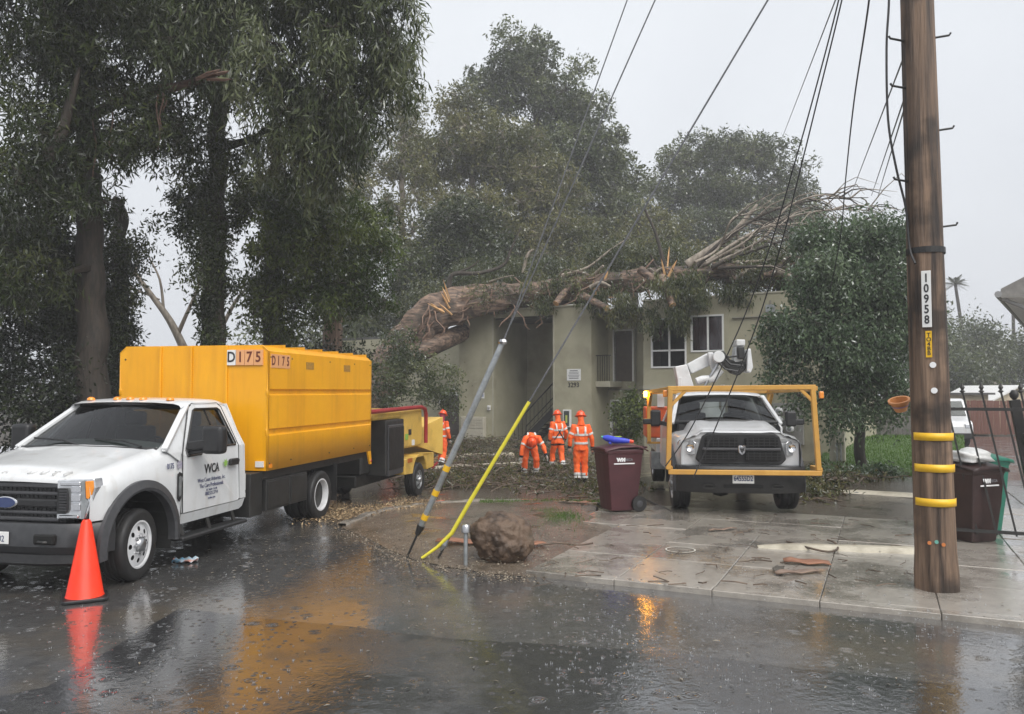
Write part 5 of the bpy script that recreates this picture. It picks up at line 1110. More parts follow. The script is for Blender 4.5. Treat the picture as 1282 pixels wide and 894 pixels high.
def limbs(m, nodes, targets, r0, droopy=.0, jit=.12, n=6, rmin=.012, maxlen=None):
    """connect targets to the nearest skeleton node below, growing the skeleton; nodes: list of (Vector, radius)"""
    order = sorted(range(len(targets)), key=lambda i: min((Vector(targets[i]) - q[0]).length for q in nodes))
    for i in order:
        t = Vector(targets[i]); best = None
        for q, r in nodes:
            d = (t - q).length + max(0, q.z - t.z)*.9
            if best is None or d < best[0]: best = (d, q, r)
        q, r = best[1], best[2]; v = t - q; Ln = v.length
        if Ln < .05: continue
        k = max(3, min(9, int(Ln/.5) + 2)); pts = []; rb = min(r*.75, r0*(.35 + .12*Ln)); rb = max(rb, rmin)
        side = Vector(rng.normal(size=3))*Ln*jit
        for j in range(k):
            a = j/(k-1); p = q + v*a + side*sin(pi*a) + Vector((0, 0, 1))*(Ln*.12*sin(pi*a) - droopy*a*a)
            pts.append(p)
        rr = [rb*(1 - .75*j/(k-1)) + rmin*.5 for j in range(k)]
        m.tube(pts, rr, n, cap=False)
        for j in range(1, k): nodes.append((pts[j], rr[j]))
def path(pts, n=14):
    P = [Vector(p) for p in pts]; Q = []
    for i in range(len(P)-1):
        p0, p1, p2, p3 = P[max(i-1, 0)], P[i], P[i+1], P[min(i+2, len(P)-1)]
        for k in range(n):
            t = k/n; Q.append(.5*((2*p1) + (p2-p0)*t + (2*p0-5*p1+4*p2-p3)*t*t + (3*p1-p0-3*p2+p3)*t**3))
    return Q + [P[-1]]
euc_bark = pm('eucalyptus_bark', (.045, .032, .025), (.2, .145, .11), scale=4, rough=.7, bump=.7, bscale=16, stretch=(4, 4, .35), lo=.3, hi=.72)
pale_bark = pm('pale_bark', (.16, .13, .1), (.36, .31, .25), scale=3, rough=.65, bump=.5, bscale=14, stretch=(3, 3, .5))
dark_bark = pm('dark_bark', (.02, .016, .012), (.06, .046, .034), scale=5, rough=.75, bump=.6, bscale=16, stretch=(3, 3, .4))
L_euc = leafmat('eucalyptus_leaf', [(0.0392, 0.053, 0.0218), (0.084, 0.106, 0.0484), (0.168, 0.1908, 0.1014)], .3)
L_dark = leafmat('dark_leaf', [(0.0202, 0.0297, 0.0101), (0.0448, 0.0615, 0.0195), (0.0952, 0.1113, 0.039)], .25)
L_green = leafmat('green_leaf', [(0.0392, 0.0636, 0.0156), (0.084, 0.1166, 0.0273), (0.1456, 0.1802, 0.0507)], .35)
L_olive = leafmat('olive_leaf', [(0.0784, 0.0901, 0.0281), (0.14, 0.1431, 0.0507), (0.2128, 0.2014, 0.078)], .35)
L_mid = leafmat('mid_leaf', [(0.0504, 0.0689, 0.0273), (0.0952, 0.1166, 0.0468), (0.1568, 0.1749, 0.078)], .3)
L_bush = leafmat('bush_leaf', [(.06, .095, .05), (.11, .16, .085), (.17, .22, .13)], .35)  # paler, greyer leaf tones: haze put into the colour
L_deep = leafmat('deep_shade_leaf', [(.007, .012, .005), (.017, .026, .01), (.04, .052, .022)], .2)  # dark leaves made near-black: shade under the canopy put into the colour
def tree(name, label, base, trunk, r0, r1, ells, nc, rad, nl, L, W, droop, lm, bark, shell=2.0, twigs=9, tight=.3, group=None, hang=0, twigr=.012, spreadv=.7, up=0, zmin=None, top=None, subtw=True):
    base = Vector(base); t = thing(name, label, 'tree', base, group=group); m = MB()
    P = path([Vector(p) - base for p in trunk]); k = len(P); rr = [r0 + (r1 - r0)*(i/(k-1))**.8 for i in range(k)]
    m.tube([p + Vector((.04*sin(i*.9), .04*cos(i*.7), 0)) for i, p in enumerate(P)], rr, 10)
    ells = [(c_, np.maximum(r_*.35, r_ - .3*rad)) for c_, r_ in ells]
    C = spread(ells, nc, shell)
    C = C - np.array(base)
    nodes = [(P[i], rr[i]) for i in range(int(k*.35), k)]
    limbs(m, nodes, C, r0*.6, n=5, rmin=twigr)
    Q, tone, T = clump_leaves(C, rad*rng.uniform(.75, 1.25, nc), nl, L, W, droop, twigs, tight, spreadv, up, hang)
    if subtw:
        for i in range(nc):
            for j in range(0, twigs, 2): m.tube([C[i], (C[i]+T[i, j])/2 + np.array([0, 0, .05*rad]), T[i, j]], [twigr, twigr*.7, twigr*.3], 3, cap=False)
    m.build('trunk', bark, t, smooth=70); fast('crown', Q, 4, lm, t, tone.repeat(1)); return t, C
def gp(px, Y, dz=0): p = at(px, 490, Y); return Vector((p.x, Y, gz(p.x, Y) + dz))
def up_to(px0, px1, Y, ys):             # trunk line from ground to image rows
    b = gp(px0, Y); n = len(ys); return [b - Vector((0, 0, .1))] + [at(px0 + (px1-px0)*(i+1)/n, y, Y) for i, y in enumerate(ys)]

# --- the dark stand on the left, behind the chip truck
tree('eucalyptus_tree', 'tall eucalyptus with long drooping grey-green leaves above the yellow chip box', gp(262, 20), up_to(262, 280, 20, (440, 300, 150, -40, -200)), .38, .14,
     [E(455, 45, 17.5, 66, 130), E(430, -60, 17, 90, 90), E(375, 110, 18, 90, 105), E(280, 40, 18, 110, 90), E(330, -40, 18, 140, 70), E(180, -20, 19, 110, 80), E(415, 190, 18, 55, 60)], 150, .64, 420, .25, .044, 1.2, L_euc, dark_bark, twigs=15, tight=.19, hang=.3, twigr=.011, spreadv=.65)
tree('eucalyptus_tree', 'dark leafy eucalyptus with broken reddish limb and peeling bark strips', gp(120, 18.5), up_to(120, 100, 18.5, (440, 300, 180, 40, -150)), .42, .15,
     [E(70, 60, 17, 110, 110), E(40, 200, 16.5, 75, 110), E(170, 150, 18, 95, 75), E(110, 235, 18.5, 60, 40), E(20, 330, 17, 60, 80), E(250, 190, 19, 70, 50), E(60, -60, 16, 150, 80)], 120, .66, 330, .22, .044, .8, L_dark, dark_bark, twigs=14, tight=.22, hang=.15, twigr=.011)
tree('ivy_clad_tree', 'ivy-clad tree trunk with dense green leaves left of the broken stub', gp(338, 22), up_to(338, 345, 22, (440, 330, 250, 180)), .36, .12,
     [E(385, 300, 21, 80, 75), E(430, 355, 21.5, 70, 50), E(345, 380, 21.5, 38, 62), E(345, 250, 22, 60, 40), E(455, 300, 23, 40, 60)], 105, .62, 360, .17, .054, .7, L_green, dark_bark, twigs=16, tight=.22)
tree('ivy_clad_tree', 'dark ivy-covered trunk standing between sky gaps behind the yellow box', gp(266, 21), up_to(266, 262, 21, (440, 330, 240)), .3, .16,
     [E(264, 350, 19.5, 22, 80), E(268, 420, 19.5, 26, 40), E(255, 260, 20, 60, 35)], 36, .4, 300, .13, .05, .6, L_dark, dark_bark, twigs=10, tight=.45)
tree('ivy_clad_tree', 'dark ivy-covered tree behind the truck cab at the left edge of the thicket', gp(150, 21), up_to(150, 150, 21, (440, 330, 250)), .3, .16,
     [E(140, 405, 20.5, 30, 60), E(150, 320, 20.3, 40, 30), E(95, 390, 20.5, 36, 80), E(55, 300, 19.5, 50, 40)], 85, .5, 330, .14, .05, .6, L_dark, dark_bark, twigs=10, tight=.45)
# understory thicket, dark
def shrub(name, label, ells, nc, rad, nl, L, W, lm, base, bark=None, droop=.3, twigs=9, tight=.42, cat='shrub', group=None, up=0):
    base = Vector(base); t = thing(name, label, cat, base, group=group); C = spread(ells, nc, 2.2) - np.array(base); C[:, 2] = np.maximum(C[:, 2], .1)
    m = MB(); nodes = [(Vector((0, 0, 0)), .06), (Vector((.1, 0, .5)), .05)]; limbs(m, nodes, C, .05, n=4, rmin=.008); m.build('stem', bark or dark_bark, t, smooth=60)
    Q, tone, T = clump_leaves(C, rad*rng.uniform(.7, 1.25, nc), nl, L, W, droop, twigs, tight, .8, up); fast('foliage', Q, 4, lm, t, tone); return t
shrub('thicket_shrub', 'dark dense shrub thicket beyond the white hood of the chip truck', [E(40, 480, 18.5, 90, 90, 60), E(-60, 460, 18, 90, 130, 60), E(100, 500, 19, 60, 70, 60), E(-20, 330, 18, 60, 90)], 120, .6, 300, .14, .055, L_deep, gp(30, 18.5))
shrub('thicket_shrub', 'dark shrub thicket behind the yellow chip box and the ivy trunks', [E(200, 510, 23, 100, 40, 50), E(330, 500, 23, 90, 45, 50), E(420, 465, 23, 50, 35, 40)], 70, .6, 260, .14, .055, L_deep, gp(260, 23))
shrub('vine_shrub', 'hanging vines and leaves below the leaning trunk beside the stair portal', [E(500, 460, 29.5, 34, 45, 30), E(545, 490, 30, 26, 40, 20), E(490, 500, 29, 30, 30, 20)], 30, .45, 220, .15, .06, L_mid, gp(505, 30))
shrub('thicket_shrub', 'far dark thicket seen between the broken stub and the apartment wing', [E(400, 430, 44, 60, 45, 25), E(470, 420, 46, 50, 45, 25), E(340, 450, 44, 40, 40, 20)], 60, 1.2, 260, .28, .1, L_mid, gp(420, 44))
# broken stub trunk with pale torn top
b_ = gp(415, 24); stub = thing('broken_tree', 'broken eucalyptus trunk stub with pale torn side above the yellow box', 'tree', b_)
m = MB(); m.tube([p - b_ for p in path(up_to(415, 418, 24, (440, 400, 385)))], [.3]*14*3 + [.16], 12); m.build('trunk', pm('torn_bark', (.14, .09, .06), (.36, .25, .18), scale=3, rough=.7, bump=.6, stretch=(4, 4, .4)), stub, smooth=60)
splint = pm('torn_wood', (.5, .26, .1), (.68, .42, .2), scale=6, rough=.7, bump=.5, stretch=(5, 5, .4))
def splinters(parent, c, d, n, L, w, mat=splint):
    d = Vector(d).normalized()
    for k in range(n):
        r = Vector(rng.normal(size=3)); dd = (d + r*.22).normalized(); p = Vector(c) + r*w; a = p + dd*L*random.uniform(.4, 1)
        m = MB(); m.tube([p - dd*.15, p.lerp(a, .5), a], [.06*random.uniform(.5, 1.2), .045, .004], 4); m.build('splinter', mat, parent)
splinters(stub, at(417, 390, 24) - b_, (.1, 0, 1), 5, .7, .12)
splinters(stub, at(440, 300, 24) - b_, (-.3, 0, 1), 3, .6, .08)
m = MB(); m.tube([at(418, 400, 24) - b_, at(428, 350, 24) - b_, at(442, 302, 24) - b_, at(437, 290, 24) - b_], [.16, .12, .1, .02], 8); m.build('torn_limb', euc_bark, stub, smooth=60)
# broken reddish limb with hanging bark strips, on the dark eucalyptus
lb_ = thing('broken_limb', 'broken reddish eucalyptus limb with hanging bark strips high among dark leaves', 'branch', at(75, 175, 16.6))
o_ = lb_.location; P = [at(*p, 18.0) - o_ for p in ((60, 195), (85, 160), (120, 142), (170, 118), (225, 108), (262, 96))]
red_bark = pm('red_bark', (.06, .034, .026), (.17, .1, .072), scale=4, rough=.65, bump=.6, stretch=(1, 4, 4))
m = MB(); m.tube(path(P, 5), list(np.linspace(.17, .09, 26)), 8); m.build('limb', red_bark, lb_, smooth=60)
m = MB(); m.tube([at(60, 200, 16.3)-o_, at(78, 165, 16.3)-o_, at(90, 120, 16.3)-o_, at(100, 85, 16.3)-o_], [.15, .12, .08, .03], 8); m.build('limb_fork', dark_bark, lb_, smooth=60)
splinters(lb_, at(262, 97, 16.3)-o_, (1, 0, .15), 4, .4, .06, red_bark)
for px, py, l in ((139, 140, 62), (198, 118, 70), (202, 118, 48), (206, 116, 25), (70, 195, 60), (118, 150, 80), (33, 215, 40)):
    m = MB(); P = [at(px + 2.5*sin(i*1.3 + px), py + l*i/5, 17.2) - o_ for i in range(6)]; m.tube(P, [.016, .022, .018, .02, .012, .003], 4); m.build('bark_strip', red_bark, lb_)
# pale leaning dead limbs in the sky gap
dl = thing('dead_limbs', 'pale bare leaning limbs in the sky gap above the yellow box', 'branch', gp(222, 25)); o_ = dl.location
for pp, r in ((((232, 440), (213, 402), (190, 370), (160, 330)), .14), (((222, 420), (235, 390), (248, 360), (252, 335)), .07), (((140, 340), (165, 360), (200, 375)), .06), (((280, 405), (300, 370), (325, 350)), .07), (((205, 390), (200, 350), (185, 320)), .05), (((170, 345), (172, 312)), .04)):
    P = path([at(*p, 25) - o_ for p in pp], 4); m = MB(); m.tube(P, list(np.linspace(r, r*.4, len(P))), 6); m.build('limb', pale_bark, dl, smooth=60)
# --- trees behind the building
tree('background_tree', 'tallest dark rounded eucalyptus rising behind the apartment roof', gp(690, 58), up_to(690, 665, 58, (380, 250, 130, 70)), .6, .15,
     [E(650, 88, 58, 58, 46), E(700, 125, 58, 62, 45), E(620, 110, 58, 40, 40), E(745, 190, 58, 45, 55), E(775, 225, 58, 36, 45), E(700, 215, 57, 70, 60), E(760, 280, 57, 50, 45), E(690, 300, 57, 70, 50)], 120, 1.55, 560, .34, .13, .3, L_mid, dark_bark, twigs=34, tight=.15, twigr=.03, group='trees behind the building')
tree('background_tree', 'olive green eucalyptus with feathery crown in front of the tallest tree', gp(610, 50), up_to(610, 585, 50, (380, 300, 220, 140)), .5, .12,
     [E(570, 148, 50, 44, 44), E(600, 190, 50, 70, 55), E(540, 195, 50, 50, 55), E(650, 205, 50, 50, 50), E(690, 240, 50, 45, 40), E(600, 270, 49, 80, 45), E(700, 300, 49, 50, 35), E(655, 330, 49, 60, 35)], 125, 1.25, 430, .30, .11, .5, L_olive, pale_bark, twigs=30, tight=.16, twigr=.028, group='trees behind the building')
tree('background_tree', 'thin pale-leaved eucalyptus beside the drooping foliage of the left stand', gp(500, 46), up_to(500, 505, 46, (380, 300, 220, 150)), .35, .1,
     [E(505, 140, 46, 34, 40), E(470, 200, 46, 36, 45), E(520, 210, 46, 34, 55), E(480, 280, 45, 45, 45), E(445, 250, 45, 30, 60), E(520, 310, 45, 35, 40)], 60, 1.0, 240, .28, .09, .6, L_olive, pale_bark, twigs=20, tight=.2, twigr=.025, group='trees behind the building')
tree('background_tree', 'dense dark evergreen just behind the apartment roof', gp(585, 42), up_to(585, 585, 42, (400, 340, 280)), .35, .1,
     [E(580, 285, 42, 48, 40), E(565, 330, 42, 55, 40), E(620, 330, 42, 40, 40), E(520, 350, 41, 40, 35)], 60, 1.2, 450, .26, .1, .2, L_dark, dark_bark, twigs=26, tight=.18, twigr=.025, group='trees behind the building')
tree('background_tree', 'broad domed eucalyptus with airy crown in the haze behind the right roof', gp(915, 68), up_to(915, 905, 68, (390, 310, 250, 210)), .6, .12,
     [E(850, 205, 68, 40, 30), E(900, 188, 68, 48, 28), E(950, 195, 68, 45, 30), E(985, 235, 68, 40, 35), E(835, 250, 68, 40, 30), E(905, 240, 68, 60, 35), E(960, 265, 67, 50, 30), E(1005, 280, 67, 35, 30), E(880, 290, 66, 60, 30), E(820, 300, 66, 40, 30)], 125, 1.5, 400, .36, .13, .3, L_mid, dark_bark, twigs=30, tight=.15, twigr=.035, group='trees behind the building')
tree('background_tree', 'grey-green filler tree between the tall trees and the fallen crown', gp(790, 52), up_to(790, 800, 52, (390, 330, 270)), .4, .12,
     [E(770, 320, 52, 50, 40), E(820, 300, 52, 45, 50), E(860, 330, 52, 50, 35), E(730, 340, 51, 45, 35), E(960, 330, 55, 70, 35), E(1030, 320, 55, 50, 35)], 70, 1.4, 330, .3, .11, .4, L_olive, dark_bark, twigs=24, tight=.18, twigr=.03, group='trees behind the building')
# --- leafy tree at the right end of the building
tree('broadleaf_tree', 'hazy green leafy tree crowding the right end of the apartment block', gp(1076, 23), up_to(1076, 1070, 23, (500, 440, 360, 300)), .17, .06,
     [E(1095, 292, 22.5, 50, 36), E(1045, 345, 22, 60, 40), E(1115, 375, 22, 45, 60), E(1000, 405, 22, 46, 34), E(1060, 425, 22, 70, 40), E(1125, 310, 23, 24, 44), E(985, 455, 22, 34, 22), E(1080, 470, 22, 60, 30), E(1025, 300, 23, 34, 30), E(1000, 490, 21.5, 36, 20), E(1045, 515, 21.5, 34, 18), E(1110, 500, 21.5, 36, 26), E(965, 430, 22.5, 18, 14)], 140, .6, 430, .14, .06, .7, L_bush, dark_bark, shell=1.5, twigs=13, tight=.3, twigr=.013, hang=.2)
shrub('ground_shrub', 'low dark leafy ground shrubs in front of the green lawn', [E(1045, 598, 18.6, 45, 5, 14), E(1095, 594, 18.8, 30, 5, 12), E(1025, 604, 18.0, 30, 5, 12)], 46, .2, 130, .12, .06, L_bush, gp(1075, 19.5), cat='shrub')
shrub('wall_shrub', 'small leafy shrub against the stucco wall beside the orange locker', [E(787, 520, 28.0, 15, 25, 15)], 18, .4, 200, .14, .07, L_green, gp(787, 28.0))
# hazy trees beyond the gate drive
for i, (px, py, Y, rx, rz, lab) in enumerate(((1215, 440, 75, 40, 40, 'hazy rounded tree beyond the drive, next to the utility pole'), (1265, 455, 80, 50, 35, 'hazy low tree beyond the drive under the far palm'), (1195, 470, 66, 40, 35, 'hazy tree in front of the far house beyond the drive'), (1320, 440, 78, 50, 50, 'hazy tree beside the neighbouring house eave'), (1150, 430, 70, 40, 45, 'hazy tree hidden behind the utility pole beyond the drive'))):
    tree('hazy_tree', lab, gp(px, Y), up_to(px, px, Y, (490, py)), .3, .1, [E(px, py, Y, rx, rz), E(px+rx*.5, py+rz*.4, Y, rx*.7, rz*.7)], 40, 1.6, 200, .4, .16, .2, L_mid, dark_bark, twigs=9, tight=.42, twigr=.04, group='hazy trees beyond the gravel drive', subtw=False)
# palms
palm_leaf = leafmat('palm_leaf', [(0.0336, 0.0424, 0.0195), (0.0672, 0.0795, 0.0351), (0.112, 0.1166, 0.0546)], .2)
def palm(label, px, pyc, Y, bend):
    b = gp(px + bend, Y); top = at(px, pyc, Y); t = thing('palm_tree', label, 'palm', b, group='far palms'); m = MB()
    P = path([Vector((0, 0, 0)), (at(px + bend*.55, (pyc+490)/2, Y) - b), top - b], 8); m.tube(P, list(np.linspace(.26, .16, len(P))), 8); m.build('trunk', dark_bark, t, smooth=60)
    V = []
    for k in range(34):
        a = rng.random()*2*pi; e = rng.uniform(-.5, 1.1); d = np.array([cos(a)*cos(e), sin(a)*cos(e), sin(e)]); Lf = rng.uniform(1.3, 1.8); prev = np.array(top - b)
        side = np.cross(d, [0, 0, 1]); side /= np.linalg.norm(side) + 1e-9
        for s in range(16):
            t_ = s/15; p = np.array(top - b) + d*Lf*t_ + np.array([0, 0, -.55*t_*t_])
            for sg in (-1, 1):
                w = .42*sin(pi*min(1, t_*.9 + .1)) + .04; tip = p + side*sg*w*.8 + d*w*.5 - np.array([0, 0, w*.35]); q = p + d*.07
                V.append([p, q, tip, tip])
    fast('crown', np.array(V)[:, :3].reshape(-1, 3), 3, palm_leaf, t, rng.random(len(V))); return t
palm('far fan palm with curved bare trunk, its crown against the utility pole', 1196, 356, 92, 17)
palm('far fan palm with straight trunk, its crown half behind the neighbouring eave', 1268, 366, 98, 2)
# ================================================================ FALLEN TREE ON THE ROOF
fo = at(470, 515, 33.2); fo.z = gz(fo.x, fo.y)
fall = thing('fallen_tree', 'huge fallen eucalyptus with torn orange wood lying across the apartment roof', 'tree', fo)
def FL(px, py, Y): return at(px, py, Y) - fo
fb = pm('fallen_bark', (.04, .026, .019), (.27, .18, .125), scale=3.2, rough=.65, bump=1.0, bscale=9, stretch=(.45, 3, 3), lo=.38, hi=.64, dirt=(.035, .028, .02), dscale=1.2, dlo=.52, dhi=.64)
P = path([FL(448, 545, 33.2), FL(475, 480, 33.4), FL(505, 432, 33.7), (FL(540, 396, 33.8)), FL(590, 380, 33.9), FL(650, 373, 33.4), FL(720, 362, 32.4), FL(790, 352, 31.3), FL(860, 345, 30.8), FL(935, 340, 29.8)], 6)
rr = list(np.interp(np.linspace(0, 1, len(P)), [0, .25, .45, .7, 1], [.9, .82, .66, .48, .25])); m = MB(); m.tube(P, [r*(1 + .06*sin(i*2.1)) for i, r in enumerate(rr)], 22)
for i_, v_ in enumerate(m.v): c_ = P[min(i_//22, len(P)-1)]; q_ = Vector(v_) - c_; k_ = 1 + .16*sin((i_ % 22)*2*pi/22*3 + i_//22*.25) + .1*sin((i_ % 22)*1.9 + (i_//22)*.6) + .06*random.uniform(-1, 1); m.v[i_] = tuple(c_ + q_*k_)
m.build('trunk', fb, fall, smooth=35)
nodes = [(P[i], rr[i]*.6) for i in range(int(len(P)*.45), len(P))]
def limb(name, pts, r0, r1, mat=fb, par=None, k=6): Q = path(pts, k); m = MB(); m.tube(Q, list(np.linspace(r0, r1, len(Q))), 7); m.build(name, mat, par or fall, smooth=60); return Q
limb('limb', [FL(462, 505, 32.8), FL(490, 462, 33.0), FL(530, 438, 33.4), FL(575, 418, 34.6), FL(615, 400, 37)], .55, .35)
limb('limb', [FL(500, 610, 33.3) * 1.0, FL(520, 606, 33.0), FL(560, 603, 33.2)], .2, .15) if False else None
limb('limb', [FL(860, 332, 30.5), FL(890, 312, 30.3), FL(918, 292, 30), FL(935, 272, 29.9), FL(948, 256, 29.8)], .2, .05, pale_bark)
limb('limb', [FL(872, 336, 30.4), FL(905, 318, 30.3), FL(930, 312, 30.2), FL(922, 290, 30), FL(940, 278, 30)], .12, .03, pale_bark)
limb('limb', [FL(780, 345, 31.6), FL(860, 342, 30.2), FL(930, 344, 29.2)], .22, .16)
limb('limb', [FL(832, 336, 30.6), FL(828, 318, 30.6), FL(820, 290, 30.6), FL(806, 260, 30.6)], .1, .04, dark_bark)
limb('limb', [FL(836, 342, 30.5), FL(822, 334, 30.6), FL(814, 318, 30.5)], .08, .03, dark_bark)
limb('limb', [FL(565, 378, 33.8), FL(565, 345, 33.8), FL(600, 342, 33.8), FL(630, 332, 33.8), FL(640, 312, 33.8), FL(652, 285, 33.8)], .12, .03, dark_bark)
limb('limb', [FL(565, 345, 33.8), FL(590, 334, 33.8), FL(600, 326, 33.8)], .06, .02, dark_bark)
limb('limb', [FL(655, 342, 35), FL(660, 320, 35), FL(668, 312, 35)], .09, .05, pale_bark)
limb('limb', [FL(700, 345, 33), FL(735, 335, 33), FL(765, 312, 33), FL(790, 296, 33)], .07, .02, pale_bark)
# fan of bare drooping branches at the far end
mains = [((868, 332), (905, 300), (960, 272), (1020, 254), (1085, 250)), ((885, 330), (940, 296), (1000, 272), (1060, 262), (1110, 268)), ((900, 328), (950, 300), (985, 262), (1030, 246), (1062, 247)), ((890, 332), (930, 318), (990, 300), (1040, 285), (1090, 284)), ((915, 330), (960, 322), (1010, 310), (1050, 300), (1085, 305)), ((880, 330), (930, 305), (955, 285), (990, 280), (1030, 268)), ((905, 335), (960, 335), (1010, 328), (1060, 322), (1090, 330)), ((872, 328), (900, 308), (915, 282), (935, 268), (958, 262))]
for mi_, pts_ in enumerate(mains):
    Y = 29.8 - .35*mi_; r = (.10, .075, .06, .08, .07, .06, .06, .05)[mi_]
    Q = limb('branch', [FL(px_ + rng.normal()*3, py_ + rng.normal()*3, Y + rng.normal()*.3) for px_, py_ in pts_], r, .012, pale_bark if mi_ % 3 else dark_bark, k=5)
    for j in range(15):
        i0 = rng.integers(4, len(Q)-1); b0 = Q[i0]; up_ = rng.normal()*.55; b1 = b0 + Vector((.5 + .9*rng.random(), rng.normal()*.5, up_)); b2 = b1 + Vector((.6*rng.random() + .3, rng.normal()*.3, -.1 - .6*rng.random()))
        m = MB(); m.tube([b0, b0.lerp(b1, .5) + Vector((0, 0, .12)), b1, b2], [r*.35, r*.28, r*.2, .005], 4, cap=False); m.build('twig', dark_bark if j % 2 else pale_bark, fall)
for k in range(14):
    a = FL(900 + 90*rng.random(), 335 + 15*rng.random(), 29); b = FL(930 + 110*rng.random(), 318 + 40*rng.random(), 28.3); limb('branch', [a, (a+b)/2 + Vector((0, 0, .3)), b], .06*rng.uniform(.4, 1.2), .01, pale_bark, k=4)
for k in range(34):   # broken limbs tangled along the roof edge
    px = 600 + 400*rng.random(); fy_ = 31.35 + (740 - px)*.0164; py = 372 - (px-600)*.045 - 4 - 16*rng.random(); L = rng.uniform(14, 50); sl = rng.normal()*12 - 4
    a = FL(px, py, fy_ - .2 + rng.random()*1.6); b = FL(px + L, py + sl, fy_ - .4 - L*.012 + rng.random()); c_ = (a+b)/2 + Vector((0, 0, .25*rng.normal()))
    r = rng.uniform(.03, .13); limb('broken_branch', [a, c_, b], r, r*.4, (fb, pale_bark, euc_bark)[k % 3], k=4)
# torn orange wood and bark slabs at the break
for c, d, n, L, w in ((FL(552, 388, 33.3), (-.8, 0, .5), 5, .8, .2), (FL(565, 378, 33.3), (-.3, 0, 1), 5, .8, .2), (FL(745, 358, 31.4), (.9, 0, .4), 5, .8, .25), (FL(835, 340, 30.2), (.1, 0, 1), 3, .8, .08), (FL(757, 356, 31.3), (.4, -.2, 1), 4, .7, .2)): splinters(fall, c, d, n, L, w)
strip = pm('bark_strip', (.12, .07, .05), (.3, .19, .13), scale=4, rough=.7, bump=.5)
for k in range(40):
    t = rng.uniform(.1, .5) if k < 20 else rng.uniform(.5, .85); p = P[int(t*(len(P)-1))] + Vector((rng.normal()*.3, -.5 + rng.normal()*.15, rng.normal()*.3)); d = Vector((rng.normal()*.45, -.12, -.35 - .5*rng.random()))
    m = MB(); w_ = Vector((rng.normal()*.15, 0, 0)); m.tube([p - d*.2, p + d*.3 + w_, p + d*.8 - w_*.6, p + d*1.3 + w_, p + d*1.6], [.02, .045, .035, .03, .008], 4); m.build('bark_strip', strip, fall)
for px, py, Y, dx, dy in ((838, 372, 28.8, 4, 10), (825, 356, 29.2, 10, 8), (922, 337, 28.8, 8, 1), (702, 372, 31.6, -6, 8), (752, 382, 30.4, 8, 4)):
    a = FL(px, py, Y); b = FL(px+dx, py+dy, Y-.2); d = (b-a).normalized(); m = MB(); m.tube([a - d*1.0, b], [.16, .13], 10); s_ = m.build('sawn_stub', fb, fall, smooth=60)
    m = MB(); m.tube([b - d*.005, b + d*.012], .128, 10); m.build('cut_face', splint, s_)
# foliage heaps
ells = [E(600, 355, 36.2, 55, 14, 25), E(545, 372, 36.5, 40, 18, 25), E(690, 342, 35.2, 55, 16, 25), E(640, 345, 37, 70, 18, 30), E(605, 368, 33.1, 18, 10, 5), E(640, 360, 33, 20, 9, 5), E(668, 372, 32.6, 18, 9, 5), E(705, 362, 32, 24, 10, 5), E(735, 352, 31.8, 18, 8, 5), E(765, 322, 33.6, 42, 18, 20), E(830, 322, 32.6, 48, 16, 20), E(905, 352, 29.8, 50, 12, 20), E(985, 345, 28.4, 60, 24, 30), E(930, 322, 32, 50, 18, 20), E(1040, 325, 27.6, 45, 35, 30), E(785, 360, 30.6, 20, 10, 12)]
hang_ = [E(852, 366, 28.9, 26, 10, 8), E(850, 400, 28.9, 8, 26, 5), E(874, 372, 28.6, 12, 14, 6), E(850, 354, 29.0, 34, 8, 8), E(780, 385, 30.2, 14, 20, 8), E(925, 372, 28.3, 22, 14, 8), E(812, 400, 29.4, 6, 22, 4), E(505, 452, 32.6, 20, 8, 8), E(680, 380, 32, 10, 8, 4), E(690, 358, 32.2, 40, 6, 5), E(745, 372, 31.0, 16, 12, 5)]
C = np.vstack([spread(ells, 185, 1.8), spread(hang_, 85, 1.8)]) - np.array(fo)
m = MB(); limbs(m, nodes, C[:185], .12, n=4, rmin=.012); limbs(m, nodes, C[185:], .08, n=4, rmin=.01, droopy=.2); tw = m.build('branch_tangle', dark_bark, fall, smooth=60); tw['kind'] = 'stuff'
Q1, t1, _ = clump_leaves(C[:185], .62*rng.uniform(.7, 1.3, 185), 230, .2, .05, .7, 9, .42, .7); Q2, t2, _ = clump_leaves(C[185:], .34*rng.uniform(.7, 1.3, 85), 160, .2, .045, 1.2, 8, .4, .5)
L_fall = leafmat('fallen_leaf', [(0.0448, 0.0615, 0.0234), (0.0896, 0.106, 0.0429), (0.168, 0.1696, 0.0702)], .3)
fast('crown', np.concatenate([Q1, Q2]), 4, L_fall, fall, np.concatenate([t1, t2]))

